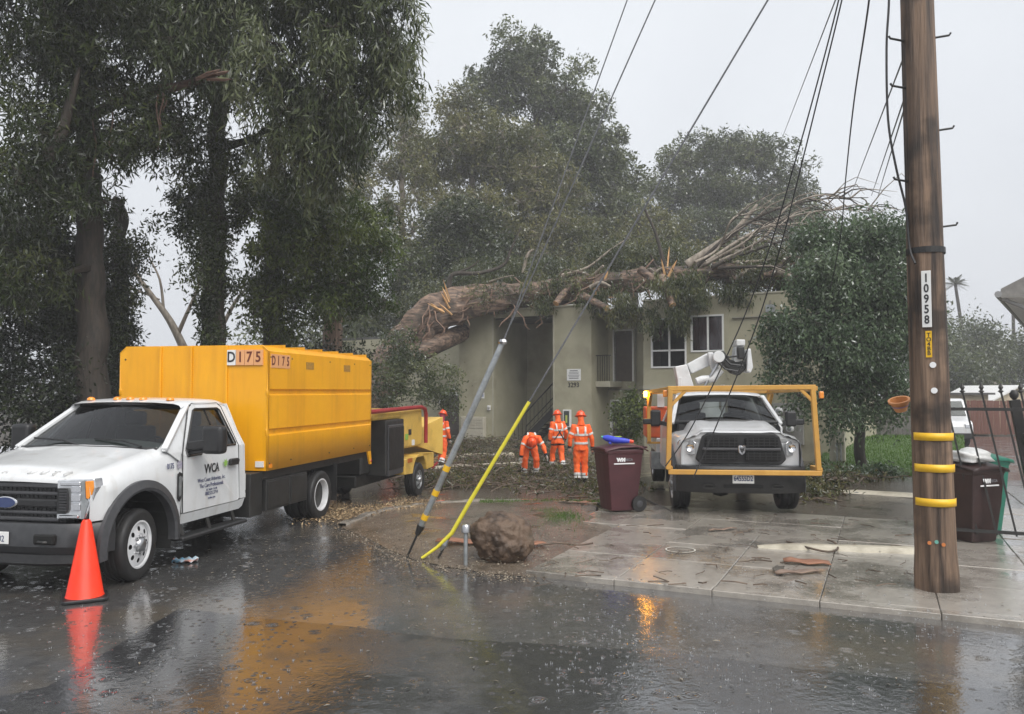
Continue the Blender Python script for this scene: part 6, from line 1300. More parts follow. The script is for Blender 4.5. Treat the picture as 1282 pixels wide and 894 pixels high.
# ================================================================ BRUSH, LOGS AND LITTER ON THE GROUND
twigm = pm('twig', (.05, .035, .025), (.16, .115, .08), scale=6, rough=.7)
L_brush = leafmat('brush_leaf', [(0.0336, 0.0424, 0.0156), (0.0784, 0.0848, 0.0312), (0.1568, 0.1378, 0.0546)], .25)
def brush(name, label, spots, nt, nl, hmax):
    m = MB(); lv = []
    for k in range(nt):
        c, sx, sy, h = spots[rng.integers(len(spots))]; g = G(c[0] + rng.normal()*sx, c[1] + rng.normal()*sy)
        a = rng.random()*2*pi; L = rng.uniform(.3, 1.3); z0, z1 = g.z + rng.random()*h, g.z + rng.random()*h; d = Vector((cos(a), sin(a), 0))*L/2
        p = [Vector((g.x, g.y, z0)) - d, Vector((g.x, g.y, (z0+z1)/2 + .06)) + Vector((rng.normal()*.06, rng.normal()*.06, 0)), Vector((g.x, g.y, z1)) + d]
        m.tube(p, [.016*rng.uniform(.4, 1.4), .012, .003], 3, cap=False)
        for _ in range(nl//nt): t = rng.random(); q = p[1].lerp(p[0 if t < .5 else 2], abs(t-.5)*2); lv.append(np.array(q) + rng.normal(size=3)*np.array([.1, .1, .06]))
    t = thing(name, label, 'brush'); m.build('twigs', twigm, t)['kind'] = 'stuff'
    lv = np.array(lv); lv[:, 2] = np.maximum(lv[:, 2], -.5); f = fast('leaves', leafquads(lv, .15, .035, .1, .9), 4, L_brush, t, rng.random(len(lv))); f['kind'] = 'stuff'; return t
brush('brush_pile', 'heap of cut leafy branches on the mud between chipper and workers', [((610, 602), 50, 5, .16), ((640, 590), 45, 5, .3), ((590, 583), 30, 4, .4), ((560, 604), 25, 5, .1), ((690, 592), 22, 4, .25)], 1300, 9000, .4)
brush('brush_pile', 'scattered leafy debris on the mud behind the maroon bin', [((745, 590), 25, 6, .12), ((720, 612), 40, 6, .06), ((760, 615), 20, 8, .06)], 260, 3600, .15)
brush('brush_pile', 'broken twigs and leaves lodged below the stair and mailbox', [((620, 568), 30, 4, .7), ((690, 572), 20, 4, .6), ((580, 570), 10, 3, .6)], 380, 4000, .8)
brush('brush_pile', 'trampled leafy branches at the edge of the lift truck by the path', [((1035, 602), 14, 6, .2), ((1060, 600), 30, 5, .18), ((1020, 620), 10, 5, .08)], 220, 3600, .2)
logm = pm('log_pale', (.3, .26, .2), (.45, .4, .32), scale=4, rough=.65, bump=.4); cutw = pm('cut_wood', (.55, .38, .2), (.66, .48, .28), scale=9, rough=.7)
def log(label, p0, p1, r, dz, mat=logm, lift=0):
    a, b = G(*p0), G(*p1); a.z += dz; b.z += dz + lift; t = thing('cut_log', label, 'log', a, group='cut logs'); d = b - a; m = MB()
    m.tube([Vector((0, 0, 0)), d*.3 + Vector((0, 0, .02)), d*.7, d], [r, r*1.05, r*.95, r*.9], 12); m.build('bark', mat, t, smooth=50)
    n_ = d.normalized()
    for c, s in ((Vector((0, 0, 0)), -1), (d, 1)): m = MB(); m.tube([c, c + n_*s*.015], r*.88, 12); m.build('cut_face', cutw, t)
log('long pale cut log lying below the mailbox beside the worker', (562, 584), (640, 578), .17, .18)
log('thin pale pole of wood lying across the brush heap', (540, 592), (655, 590), .07, .12, lift=.1)
log('short sawn round lying by the harnessed worker', (701, 590), (710, 588), .17, .2, euc_bark)
log('long thin bare branch lying on the mud', (650, 601), (705, 607), .04, .06, pale_bark)
log('splintered pale log end lying near the chipper', (548, 588), (566, 583), .2, .2, splint)
# wood chips spilled behind the truck
n = 14000; V = np.zeros((n, 4, 3)); 
for i in range(n):
    t = rng.random(); g = G(392 + 150*t + rng.normal()*20, 641 - 14*t + rng.normal()*6 + (7 if i % 3 == 0 else 0)); s = .0105*rng.uniform(.4, 1.6); a = rng.random()*pi; d = np.array([cos(a), sin(a), rng.normal()*.4])*s; e = np.array([-sin(a), cos(a), rng.normal()*.4])*s*.6
    c = np.array([g.x, g.y, g.z + .03*rng.random()**2 + .016]); V[i] = [c-d-e, c+d-e, c+d+e, c-d+e]
chipm = leafmat('wood_chip', [(.12, .08, .045), (.3, .21, .12), (.5, .38, .23)], .1)
o = fast('wood_chips', V, 4, chipm, rnd=rng.random(n)); tag(o, 'pale wood chips spilled on the ground behind the chip truck', kind='stuff')
# leaf and bark litter over road, dirt and apron
n = 2400; V = np.zeros((n, 4, 3)); 
for i in range(n):
    if i % 3 == 0: px, py = rng.uniform(300, 760), rng.uniform(640, 720)
    elif i % 3 == 1: px, py = rng.uniform(680, 1160), rng.uniform(600, 745)
    elif i % 9 == 2: px, py = rng.uniform(150, 1280), rng.uniform(690, 890)
    else: px, py = rng.uniform(250, 700), rng.uniform(650, 730)
    u_, v_ = suv(G(px, py)); hi = SLAB + .012 if (-.02 < u_ < 16 and 0 < v_ < 5.5) or (4.5 < u_ < 7 and v_ < 11.5 and v_ > 0) else .012
    if hi < .02 and 430 < px < 760 and py < 722: hi = .10 + .02*rng.random()
    g = G(px, py, hi); s = .022*rng.uniform(.25, 1.4); a = rng.random()*2*pi; d = np.array([cos(a), sin(a), 0])*s; e = np.array([-sin(a), cos(a), 0])*s*.3; c = np.array(g)
    V[i] = [c-d, c+e+[0, 0, .006], c+d, c-e+[0, 0, .003]]
litm = leafmat('litter', [(.03, .025, .015), (.1, .08, .045), (.28, .22, .13)], .1)
o = fast('leaf_litter', V, 4, litm, rnd=rng.random(n)); tag(o, 'small leaves and bark bits scattered over the wet pavement', kind='stuff')
m = MB()
for k in range(110):
    px, py = rng.uniform(640, 1150), rng.uniform(625, 735); g = G(px, py, SLAB + .022); a = rng.random()*2*pi; L = rng.uniform(.05, .32); d = Vector((cos(a), sin(a), 0))*L/2
    m.tube([g - d, g + Vector((rng.normal()*.03, rng.normal()*.03, .008)), g + d], .005*rng.uniform(.6, 1.8), 3)
o = m.build('fallen_twigs', twigm); tag(o, 'thin broken twigs strewn over the concrete apron', kind='stuff')
def barksheet(label, px, py, w, l, rz, col, curl=.05, dz=SLAB+.015, name='bark_slab'):
    g = G(px, py, dz); m = MB(); secs = []
    for i in range(7):
        t = i/6 - .5; ww = w*(1 - 1.2*t*t)*(.9 + .2*sin(i*2.3)); secs.append([Vector((t*l, s*ww, .012 + curl*s*s*(.6+.4*sin(i)) + .01*sin(i*1.7))) for s in (-.5, -.25, 0, .25, .5)])
    m.loft(secs); o = m.build(name, col, solid=.012, smooth=50); o.location = g; o.rotation_euler = (0, 0, rz); return tag(o, label, 'bark', 'loose bark slabs')
rb = pm('red_bark_slab', (.24, .1, .055), (.36, .17, .1), scale=5, rough=.55, bump=.4); gb2 = pm('grey_bark_slab', (.18, .12, .09), (.28, .2, .15), scale=5, rough=.6, bump=.4)
barksheet('wide orange-red bark slab on the apron before the mortar strip', 1010, 704, .26, .5, -.25, rb); barksheet('curled pinkish bark piece lying under the orange-red slab', 1000, 717, .12, .55, .3, gb2, .08)
barksheet('dark curled leaf-like bark piece next to the orange-red slab', 975, 713, .1, .3, 1.1, pm('dark_bark_slab', (.07, .06, .045), rough=.5), .08)
barksheet('orange bark slab on the dirt behind the boulder', 590, 678, .3, .9, -.1, rb, .04, .09); barksheet('orange bark scrap between boulder and weeds', 665, 681, .18, .4, .3, rb, .04, .08)
barksheet('long thin bark strip lying across the apron by the lift truck', 905, 663, .05, .5, .5, gb2, .03); barksheet('red-brown twiggy bark piece on the weeds edge', 728, 630, .14, .5, .9, rb, .1, .06)
m = MB(); Q = [G(*p, dz=SLAB+.03) for p in ((985, 678), (1030, 690), (1048, 688), (1046, 680), (1036, 676))]; m.tube(path(Q, 4), .014, 5); tag(m.build('hooked_branch', twigm, smooth=50), 'hooked brown branch lying on the pale mortar strip', 'branch')
m = MB(); Q = [G(*p, dz=.09) for p in ((676, 682), (700, 680), (725, 682), (742, 680))]; m.tube(path(Q, 4), .012, 5); tag(m.build('dark_branch', twigm, smooth=50), 'thin dark branch on the concrete beside the boulder', 'branch')
# litter wrapper on the road
g = G(232, 703, .012); m = MB(); secs = []
for i in range(9):
    t = i/8 - .5; secs.append([Vector((t*.28, s*(.09 - .05*abs(t)), .02 + .018*sin(i*1.9 + s*7) + .01*sin(s*13 + i))) for s in np.linspace(-1, 1, 7)])
m.loft(secs); wr = bpy.data.objects; o = m.build('litter_wrapper', pm('wrapper', (.1, .4, .65), (.8, .8, .78), scale=9, rough=.3, dirt=(.6, .2, .12), dscale=6, dlo=.55, dhi=.6), smooth=60); o.location = g; o.rotation_euler = (0, 0, .3); tag(o, 'crumpled blue and white wrapper on the wet road beside the truck', 'litter')
# white painted survey circle on the apron
m = MB(); c = G(852, 688, SLAB+.012); n = 32
m.loft([[c + Vector((r*cos(2*pi*j/n), r*sin(2*pi*j/n), .0)) for r in (.165, .185)] for j in range(n+1)]); tag(m.build('survey_circle', pm('survey_paint', (.5, .48, .42), rough=.5)), kind='structure')
# ================================================================ WORKERS
hivis = pm('hivis_orange', (.95, .12, .015), (1.0, .16, .02), scale=9, rough=.65, bump=.35, bscale=18)
hivis_d = pm('hivis_worn', (.8, .1, .02), (.95, .15, .02), scale=5, rough=.7, bump=.35, bscale=18)
silver = pm('reflective_silver', (.62, .63, .6), (.72, .72, .7), scale=20, rough=.35)
hat = pm('hardhat_orange', (.9, .09, .015), rough=.3, coat=.3); skin = pm('skin', (.42, .26, .19), rough=.55); navy = pm('navy_cloth', (.012, .014, .022), (.022, .024, .035), scale=8, rough=.8); bootm = pm('boot_black', (.012, .011, .011), rough=.5); glovem = pm('glove', (.3, .3, .29), (.4, .4, .38), scale=10, rough=.8); strapm = pm('harness_black', (.012, .012, .013), rough=.7); hoodm = pm('hood_maroon', (.3, .03, .06), rough=.8)
def etube(m, pts, rx, ry, n=14, lat=(1, 0, 0)):
    pts = [Vector(p) for p in pts]; k = len(pts); secs = []
    for i, p in enumerate(pts):
        t = (pts[min(i+1, k-1)] - pts[max(i-1, 0)]).normalized(); a = Vector(lat) - t*Vector(lat).dot(t); a.normalize(); b = t.cross(a)
        secs.append([p + a*rx[i]*cos(2*pi*j/n) + b*ry[i]*sin(2*pi*j/n) for j in range(n)])
    m.loft(secs, closed=True, cap=True); return m
fold = bpy.data.textures.new('cloth_folds', 'CLOUDS'); fold.noise_scale = .11
def remesh(o, vox):
    md = o.modifiers.new('r', 'REMESH'); md.mode = 'VOXEL'; md.voxel_size = vox; md.use_smooth_shade = True
    md = o.modifiers.new('c', 'SMOOTH'); md.iterations = 4; md.factor = .5
    if o.name.split('.')[0] in ('jacket', 'trousers', 'hood'): md = o.modifiers.new('d', 'DISPLACE'); md.texture = fold; md.strength = .05; md.mid_level = .5; md.texture_coords = 'LOCAL'
    return o
STAND = dict(pel=(0, 0, .93), wai=(0, .0, 1.08), che=(0, -.01, 1.30), nec=(0, -.01, 1.47), hea=(0, .02, 1.62),
    shR=(.19, 0, 1.42), elR=(.27, -.02, 1.14), wrR=(.28, .06, .90), shL=(-.19, 0, 1.42), elL=(-.27, -.02, 1.14), wrL=(-.28, .06, .90),
    hiR=(.10, 0, .92), knR=(.11, .03, .50), anR=(.12, 0, .09), hiL=(-.10, 0, .92), knL=(-.11, .03, .50), anL=(-.12, 0, .09), face=(0, 1, 0))
def person(label, loc, rz, pose=None, worn=False, harness=False, hood=True, s=1.0, hood_mat=None, back=False):
    J = {k: Vector(v) for k, v in {**STAND, **(pose or {})}.items()}; t = thing('person', label, 'person', loc, rz, 'tree workers in orange rain gear'); t.scale = (s*.88, s*.9, s)
    ja = hivis_d if worn else hivis; f = J['face'].normalized(); upv = (J['hea'] - J['nec']).normalized()
    # body: one continuous figure
    b = MB(); etube(b, [J['pel'] - (J['wai']-J['pel'])*.4, J['pel'], J['wai'], J['che'], J['nec'] - (J['nec']-J['che'])*.2], [.12, .155, .14, .165, .08], [.09, .11, .1, .115, .07])
    b.tube([J['nec'] - (J['nec']-J['che'])*.3, J['nec'], J['hea']], [.06, .055, .055], 10)
    c = J['hea'] + upv*.03; etube(b, [c - upv*.11 + f*.01, c - upv*.07 + f*.01, c, c + upv*.07, c + upv*.11], [.045, .068, .078, .066, .03], [.06, .085, .098, .085, .04]); b.tube([c + f*.09 - upv*.0, c + f*.118 - upv*.03], [.012, .018], 6)
    lat = f.cross(upv).normalized()
    for sg in (1, -1): b.tube([c + lat*sg*.075 - upv*.03, c + lat*sg*.088 + upv*.015], [.014, .02], 6)
    for S_ in 'RL':
        b.tube([J['sh'+S_], J['sh'+S_].lerp(J['el'+S_], .5), J['el'+S_], J['el'+S_].lerp(J['wr'+S_], .4), J['wr'+S_]], [.055, .05, .04, .042, .028], 10)
        b.tube([J['hi'+S_], J['hi'+S_].lerp(J['kn'+S_], .4), J['kn'+S_], J['kn'+S_].lerp(J['an'+S_], .3), J['an'+S_]], [.09, .085, .055, .058, .04], 10)
        hd = (J['wr'+S_] - J['el'+S_]).normalized(); b.tube([J['wr'+S_], J['wr'+S_] + hd*.05, J['wr'+S_] + hd*.1], [.03, .042, .034], 8)
        b.tube([J['an'+S_] + Vector((0, 0, .0)), J['an'+S_] - Vector((0, 0, .05)), J['an'+S_] - Vector((0, 0, .05)) + Vector((f.x, f.y, 0))*.13], [.042, .045, .03], 8)
    remesh(b.build('body', skin, t), .016)
    # jacket
    m = MB(); dn = (J['pel'] - J['wai']).normalized()
    etube(m, [J['pel'] + dn*.10, J['pel'], J['wai'], J['che'], J['che'].lerp(J['nec'], .62), J['nec'] + (J['nec']-J['che'])*.12], [.205, .2, .19, .205, .16, .07], [.15, .15, .14, .15, .115, .075])
    for S_ in 'RL': m.tube([J['sh'+S_].lerp(J['che'], .3), J['sh'+S_], J['sh'+S_].lerp(J['el'+S_], .5), J['el'+S_], J['el'+S_].lerp(J['wr'+S_], .5), J['el'+S_].lerp(J['wr'+S_], .85)], [.085, .088, .08, .07, .064, .055], 12)
    remesh(m.build('jacket', ja, t), .02)
    if hood:
        m = MB(); c = J['hea']; etube(m, [J['nec'] - upv*.04 - f*.02, c - upv*.10 - f*.02, c - f*.025, c + upv*.06 - f*.02, c + upv*.12 - f*.01], [.125, .085, .088, .085, .045], [.105, .095, .1, .092, .05]); remesh(m.build('hood', hood_mat or ja, t), .018)
    # trousers, boots
    m = MB(); etube(m, [J['wai'], J['pel'], J['pel'].lerp((J['hiR']+J['hiL'])/2, .9) + dn*.06], [.165, .18, .17], [.125, .135, .125])
    for S_ in 'RL': m.tube([J['hi'+S_], J['hi'+S_].lerp(J['kn'+S_], .5), J['kn'+S_], J['kn'+S_].lerp(J['an'+S_], .5), J['kn'+S_].lerp(J['an'+S_], .82)], [.115, .108, .092, .092, .09], 12)
    remesh(m.build('trousers', ja, t), .02)
    fl = Vector((f.x, f.y, 0)); fl = fl.normalized() if fl.length > .1 else Vector((0, 1, 0))
    for S_ in 'RL':
        a = J['an'+S_]; k = J['kn'+S_]; m = MB(); m.tube([k.lerp(a, .7), a + Vector((0, 0, .02)), a - Vector((0, 0, .035))], [.075, .066, .062], 10); m.tube([a - fl*.05 - Vector((0, 0, .045)), a + fl*.06 - Vector((0, 0, .05)), a + fl*.17 - Vector((0, 0, .055))], [.048, .05, .034], 10); remesh(m.build('boot', bootm, t), .016)
        # glove with four fingers and a thumb
        w = J['wr'+S_]; hd = (w - J['el'+S_]).normalized(); sd = hd.cross(f); sd = sd.normalized() if sd.length > .05 else Vector((1, 0, 0)); m = MB()
        etube(m, [w - hd*.03, w + hd*.02, w + hd*.09], [.035, .045, .042], [.028, .026, .02], 10, tuple(sd))
        fwd_ = sd.cross(hd).normalized()
        for q in range(4):
            r0 = w + hd*.085 + sd*(.032 - q*.021); Lf = (.06, .07, .066, .052)[q]; m.tube([r0, r0 + hd*Lf*.6 + fwd_*.008, r0 + hd*Lf*.9 + fwd_*.03], [.011, .01, .008], 6)
        r0 = w + hd*.03 + sd*.04; m.tube([r0, r0 + sd*.03 + hd*.03, r0 + sd*.035 + hd*.06 + fwd_*.015], [.014, .012, .009], 6); m.build('glove', glovem, t, smooth=60)
        m = MB(); m.tube([J['el'+S_].lerp(w, .78), w], [.058, .045], 10); m.build('cuff', navy, t, smooth=60)
        # reflective bands on sleeve and trouser leg
        p = J['sh'+S_].lerp(J['el'+S_], .62); d = (J['el'+S_] - J['sh'+S_]).normalized(); m = MB(); m.tube([p - d*.025, p + d*.025], .084, 12); m.build('sleeve_band', silver, t, smooth=60)
        for q in (.58, .76):
            p = k.lerp(a, q); d = (a - k).normalized(); m = MB(); m.tube([p - d*.028, p + d*.028], .099, 12); m.build('leg_band', silver, t, smooth=60)
        p = k.lerp(a, .67); m = MB(); m.tube([p - d*.02, p + d*.02], .098, 12); m.build('leg_band_dark', navy, t, smooth=60)
    # body bands and shoulder braces
    for q in (.25, .8):
        p = J['pel'].lerp(J['che'], q); d = (J['che'] - J['pel']).normalized(); m = MB(); rx, ry = (.209, .159) if q < .5 else (.208, .156); etube(m, [p - d*.026, p + d*.026], [rx, rx], [ry, ry], 20); m.build('body_band', silver, t, smooth=60)
    nrm = Vector((1, 0, 0)).cross((J['nec']-J['pel']).normalized()).normalized()
    for sg in (1, -1):
        m = MB()
        for side in (-1, 1):
            pts = [J['pel'].lerp(J['che'], .78) + Vector((sg*.10, 0, 0)) + nrm*side*.145, J['che'] + Vector((sg*.105, 0, 0)) + nrm*side*.148, J['che'].lerp(J['nec'], .55) + Vector((sg*.11, 0, 0)) + nrm*side*.118, J['che'].lerp(J['nec'], .75) + Vector((sg*.115, 0, 0)) + nrm*side*.03]
            for i in range(3): m.beam(pts[i], pts[i+1], .05, .014, up=nrm) 
        m.build('brace_band', silver, t)
    if harness:
        for a, b_ in ((J['shR'] + nrm*.0, J['pel'] + Vector((-.17, 0, .02))), (J['shL'], J['pel'] + Vector((.17, 0, .02)))):
            for side in (-1, 1): m = MB(); mid = (a+b_)/2 + nrm*side*.17; m.tube([a + Vector((0, 0, .06)), mid, b_ + nrm*side*.12], .02, 6); m.build('harness_strap', strapm, t)
        for S_ in 'RL': p = J['hi'+S_].lerp(J['kn'+S_], .25); m = MB(); m.tube([p, p - Vector((0, 0, .04))], .122, 12); m.build('harness_loop', strapm, t)
    # hard hat
    c = J['hea'] + upv*.055; h = MB(); h.lathe([(.165, -.005), (.168, .008), (.128, .02), (.122, .06), (.098, .105), (.05, .135), (.001, .142)], (0, 0, 0), 'z', 20); ho = h.build('hard_hat', hat, t, smooth=50)
    ho.matrix_local = Matrix.Translation(c) @ upv.to_track_quat('Z', 'Y').to_matrix().to_4x4(); m = MB(); m.b2((-.015, -.11, .12), (.015, .11, .146)); m.build('hat_ridge', hat, ho, bevel=.01)
    return t
def foot(px, Y): p = at(px, 490, Y); return Vector((p.x, Y, gz(p.x, Y) + .03))
person('worker in clean orange rain suit and hard hat standing with back turned, arms hanging', foot(727, 19.7), radians(4), dict(anL=(-.11, -.06, .09), anR=(.11, .05, .09), knR=(.11, .05, .5), wrR=(.33, .02, .88), elR=(.31, -.02, 1.13), wrL=(-.32, .02, .9), elL=(-.30, -.02, 1.14)))
person('worker in orange rain suit wearing black harness straps, walking with back turned', foot(698, 23.6), radians(22), dict(anR=(.12, -.16, .12), knR=(.13, -.02, .52), anL=(-.12, .16, .09), knL=(-.11, .18, .5), wrR=(.34, .1, .95), elR=(.30, -.05, 1.15)), harness=True)
person('worker in orange rain suit bent forward picking up cut branches', foot(664, 21.6), pi + radians(6), dict(pel=(0, -.14, .88), wai=(0, -.02, .98), che=(0, .24, 1.08), nec=(0, .42, 1.08), hea=(.02, .55, 1.02), face=(0, .35, -1), shR=(.2, .36, 1.08), elR=(.30, .42, .82), wrR=(.33, .42, .58), shL=(-.2, .36, 1.08), elL=(-.34, .40, .86), wrL=(-.42, .5, .62), hiR=(.11, -.13, .86), knR=(.17, .05, .5), anR=(.19, -.08, .09), hiL=(-.11, -.13, .86), knL=(-.17, .05, .5), anL=(-.19, -.08, .09)))
person('worker in faded orange jacket with maroon hood, stepping away beside the chipper', foot(553, 24.3), radians(-25), dict(anR=(.14, -.28, .16), knR=(.13, -.04, .52), anL=(-.10, .12, .09), knL=(-.11, .12, .5), wrL=(-.34, .12, .98), elL=(-.3, -.06, 1.14), nec=(0, .03, 1.47), hea=(0, .08, 1.61)), worn=True, hood_mat=hoodm)
person('worker whose orange hard hat alone shows above the chipper', foot(487, 22.5), radians(-60), worn=True)

# ================================================================ OVERHEAD LINES
def W(pts): return [at(*p) for p in pts]
wire(W([(1075, -120, 9.0), (1050, 0, 9.6), (1018, 123, 10.3), (995, 204, 10.8), (965, 306, 11.4), (926, 410, 12.0), (868, 531, 12.3), (833, 584, 12.3)]), .010, blackcable, 'slack black service cable drooping from pole top to the guard frame corner')
wire(W([(1080, -120, 9.0), (1054, 0, 9.6), (1024, 123, 10.3), (1004, 204, 10.8), (978, 306, 11.4), (946, 410, 11.9), (899, 528, 12.2), (868, 598, 12.2)]), .010, blackcable, 'slack black service cable drooping from pole top across the pickup hood')
wire(W([(1075, -80, 9), (1046, 0, 12), (978, 176, 40)]), .012, cable, 'thin taut line running from the pole to beyond the domed tree')
wire(W([(1092, -80, 8.6), (1088, 0, 9), (1069, 128, 12), (1059, 221, 15), (1052, 298, 18), (1040, 360, 20)]), .012, blackcable, 'black cable hanging down into the leafy tree crown')
wire(W([(1113, -80, 8.0), (1113, 0, 8.0), (1110, 60, 8.0), (1112, 150, 8.0), (1122, 210, 8.0), (1134, 260, 8.0), (1139, 310, 7.95), (1146, 330, 7.85)]), .012, blackcable, 'loose black cable looping down beside the pole to its strap')
wire(W([(1132, 70, 8.2), (1065, 245, 30)]), .010, cable, 'thin line from the pole down to the bare fallen branches')
wire(W([(1134, 118, 8.2), (1091, 245, 28)]), .010, cable, 'upper of two close thin lines from the pole to the fallen crown')
wire(W([(1134, 130, 8.2), (1099, 246, 28)]), .010, cable, 'lower of two close thin lines from the pole to the fallen crown')
wire(W([(965, 560, 12.6), (700, 640, 12.9)])[:0] or [G(690, 604, .03), G(760, 609, .03), G(800, 622, .03), G(840, 640, .05)], .012, blackcable, 'downed black cable lying on the mud beside the maroon bin')

# ================================================================ RIGHT BACKGROUND
plank = pm('grey_plank', (.09, .085, .075), (.17, .16, .145), scale=4, rough=.75, bump=.4, stretch=(3, 3, .4)); redplank = pm('red_plank', (.12, .045, .03), (.18, .075, .05), scale=4, rough=.7, bump=.3, stretch=(3, 3, .4))
def pfence(label, A, B, h, mat, w=.18, dz=0):
    A = Vector(A); B = Vector(B); A.z = gz(A.x, A.y) + dz; d = B - A; d.z = 0; L = d.length; d.normalize(); t = thing('plank_fence', label, 'fence', A, atan2(d.y, d.x)); n = int(L/w)
    pr = MB(); pr.b2((-w/2+.005, -.012, 0), (w/2-.005, .012, h)); first = None
    for i in range(n):
        if first is None: first = pr.build('plank', mat, t, bevel=.004); o = first
        else: o = first.copy(); COL.objects.link(o); o.parent = t
        o.location = (w*(i+.5), random.uniform(-.006, .006), random.uniform(-.03, .03)); o.rotation_euler = (0, random.uniform(-.008, .008), 0)
    for z in (.3, h-.3): m = MB(); m.b2((0, .014, z-.04), (L, .06, z+.04)); m.build('rail', mat, t)
    return t
pfence('weathered grey plank fence behind the bright green lawn', (12.0, 34, 0), (18.2, 33.2, 0), 1.6, plank, dz=.55)
pfence('weathered grey plank fence running from the leafy tree to the back fence', (10.5, 27, 0), (12.0, 34, 0), 1.85, plank, dz=.3)
pfence('red-brown plank fence at the end of the gravel drive', (27.0, 47.5, 0), (36, 46, 0), 2.0, redplank)
# white van parked along the drive, half behind the pole
vg = Vector((21.0, 39.5, gz(21, 39.5))); van = thing('parked_van', 'white van parked on the gravel drive behind the utility pole', 'van', vg, -pi/2 - .25)
m = MB(); prof = [(-2.2, .4), (-2.2, 2.05), (-2.0, 2.2), (.8, 2.2), (1.0, 2.15), (1.6, 1.35), (2.3, 1.15), (2.4, .9), (2.4, .4)]; m.prism(prof, lambda x, z: (x, -.92, z), lambda x, z: (x, .92, z)); m.build('van_body', white_paint, van, bevel=.08, seg=3)
m = MB(); m.add([(1.06, -.78, 2.07), (1.06, .78, 2.07), (1.6, .84, 1.40), (1.6, -.84, 1.40)], [(0, 1, 2, 3)]); o = m.build('windshield', glass, van, solid=.02, off=1); o.location = (.012, 0, .012)
m = MB(); m.b2((2.35, -.9, .35), (2.5, .9, .62)); m.build('bumper', black_plastic, van, bevel=.03)
for s in (1, -1):
    for x in (-1.4, 1.5): wheel(van, (x, s*.82, .34), .34, .22, .2, s, holes=5)
    m = MB(); m.b2((2.3, s*.55, .85), (2.42, s*.86, 1.05)); m.build('headlight', lamp_clear, van, bevel=.02)
    m = MB(); m.b2((.3, s*.915, 1.45), (1.0, s*.925, 1.95)); m.build('side_window', pm('tinted_pane', (.02, .022, .025), rough=.1), van)
# cream garage with lapped boards, far house, white gable
gx = at(1210, 540, 48); gar = thing('garage', 'cream board-clad garage at the end of the gravel drive', 'building', (gx.x, 48, -.6), -.35); siding = pm('cream_board', (.5, .43, .3), (.58, .5, .36), scale=4, rough=.6)
m = MB(); m.b2((-1.6, .05, 0), (1.2, 3, 2.4)); m.build('garage_wall', siding, gar)
for k in range(15): m = MB(); m.box((.35, .03, .08 + k*.16), (1.5, .03, .155), Matrix.Rotation(.08, 3, 'X')); m.build('board', siding, gar)
m = MB(); m.b2((-1.4, .0, .05), (-.5, .05, 2.1)); gd = m.build('garage_door', wframe, gar, bevel=.01); m = MB(); m.b2((-1.2, -.012, 1.2), (-.7, -.001, 1.9)); m.build('door_pane', pm('pane_pink', (.45, .35, .38), rough=.2), gd)
m = MB(); m.prism([(-1.9, 2.4), (1.5, 2.4), (1.5, 2.52), (-1.9, 2.52)], lambda x, z: (x, -.3, z), lambda x, z: (x, 3.2, z)); m.build('garage_roof', roofm, gar)
hx = at(1196, 490, 66); hs_ = thing('far_house', 'hazy low house with hipped grey roof beyond the drive', 'building', (hx.x, 66, -.6), -.2); shing = pm('shingle', (.16, .14, .12), (.24, .21, .18), scale=9, rough=.8)
m = MB(); m.b2((-4, 0, 0), (4, 7, 2.7)); m.build('house_wall', siding, hs_)
m = MB(); m.add([(-4.6, -.6, 2.65), (4.6, -.6, 2.65), (4.6, 7.6, 2.65), (-4.6, 7.6, 2.65), (-1.2, 3.5, 4.6), (1.2, 3.5, 4.6)], [(0, 1, 5, 4), (1, 2, 5), (2, 3, 4, 5), (3, 0, 4), (3, 2, 1, 0)]); m.build('roof', shing, hs_)
for x in (-2.5, .2, 2.4): m = MB(); m.b2((x, -.03, .9), (x+1.1, -.001, 2.1)); w_ = m.build('window', wframe, hs_); m = MB(); m.b2((x+.08, -.045, .98), (x+1.02, -.031, 2.02)); m.build('pane', MATS['tinted_pane'], w_)
gx = at(1275, 500, 52); gh = thing('white_gable_shed', 'white roofed shed rising behind the red-brown fence', 'building', (gx.x, 52, -.9), .1)
m = MB(); m.prism([(-2.4, 0), (2.4, 0), (2.4, 2.0), (0, 3.1), (-2.4, 2.0)], lambda x, z: (x, 0, z), lambda x, z: (x, 5, z)); m.build('shed_wall', siding, gh)
for s in (1, -1): m = MB(); m.add([(s*2.7, -.3, 1.92), (s*2.7, 5.3, 1.92), (0, 5.3, 3.22), (0, -.3, 3.22)], [(0, 1, 2, 3)]); m.build('shed_roof', wframe, gh, solid=.1)
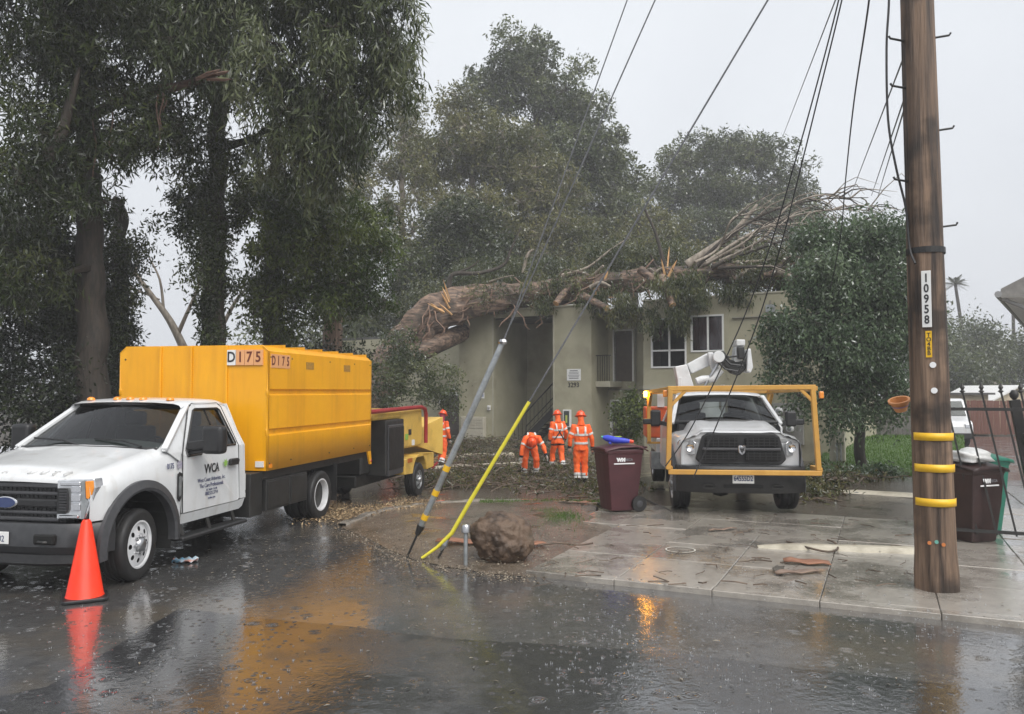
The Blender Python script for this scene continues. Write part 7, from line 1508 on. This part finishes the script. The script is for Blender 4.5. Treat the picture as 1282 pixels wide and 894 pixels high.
# neighbouring house: eave with gutter just inside the frame
nx = at(1283, 470, 13.2); nb = thing('neighbour_house', 'neighbouring house corner with grey eave and gutter at the gate side', 'building', (nx.x + .16, 13.2, .25), -.62)
m = MB(); m.b2((0, 0, 0), (6, 8, 3.3)); m.build('house_wall', pm('pale_stucco', (.42, .41, .38), (.5, .49, .45), scale=3, rough=.7, bump=.2), nb)
m = MB(); m.prism([(-.42, 3.28), (-.40, 3.42), (3, 5.2), (3.2, 5.1), (.0, 3.28)], lambda x, z: (x, -.6, z), lambda x, z: (x, 8.5, z)); m.build('roof', pm('eave_grey', (.2, .19, .18), (.28, .27, .25), scale=8, rough=.7), nb)
m = MB(); m.tube([(-.44, -.62, 3.33), (-.44, 8.5, 3.33)], .055, 8); m.tube([(-.4, -.5, 3.27), (-.05, -.2, 3.1), (-.03, -.05, 2.9)], .035, 8); m.build('gutter', pm('gutter_grey', (.3, .3, .3), rough=.4), nb, smooth=40)
m = MB(); m.b2((-.40, -.58, 3.27), (.0, 8.4, 3.3)); m.build('soffit', wframe, nb)
# grey utility cabinet and pipes on the building's end, before the leafy tree
cx = at(1048, 560, 24.5); cab = thing('meter_cabinet', 'white utility cabinet with grey pipes at the end of the stucco block', 'cabinet', (cx.x, 24.6, gz(cx.x, 24.6)), -.5); cab.scale = (.75, .75, .75)
m = MB(); m.b2((-.25, 0, .2), (.35, .3, 1.75)); m.build('cabinet_body', mbx, cab, bevel=.02); m = MB(); m.b2((.0, -.15, 1.0), (.35, -.002, 1.6)); m.build('cabinet_box', mbx, cab, bevel=.02)
for x in (.05, .2): m = MB(); m.tube([(x, -.06, 0), (x, -.06, 1.0)], .03, 8); m.build('conduit', galv, cab)

# ================================================================ HAZE (rain-filled air)
hz = MB(); hz.b2((-195, -65, -1.9), (195, 195, 31)); ho = hz.build('haze', soil); ho['kind'] = 'stuff'; ho['label'] = 'pale rainy haze filling the air'
hm = bpy.data.materials.new('haze_air'); hm.use_nodes = True; hn = hm.node_tree.nodes; hn.remove(hn['Principled BSDF']); pv = hn.new('ShaderNodeVolumePrincipled')
pv.inputs['Color'].default_value = (.96, .965, .98, 1); pv.inputs['Density'].default_value = .0021; pv.inputs['Anisotropy'].default_value = .0
hm.node_tree.links.new(pv.outputs[0], hn['Material Output'].inputs['Volume']); ho.data.materials.clear(); ho.data.materials.append(hm)
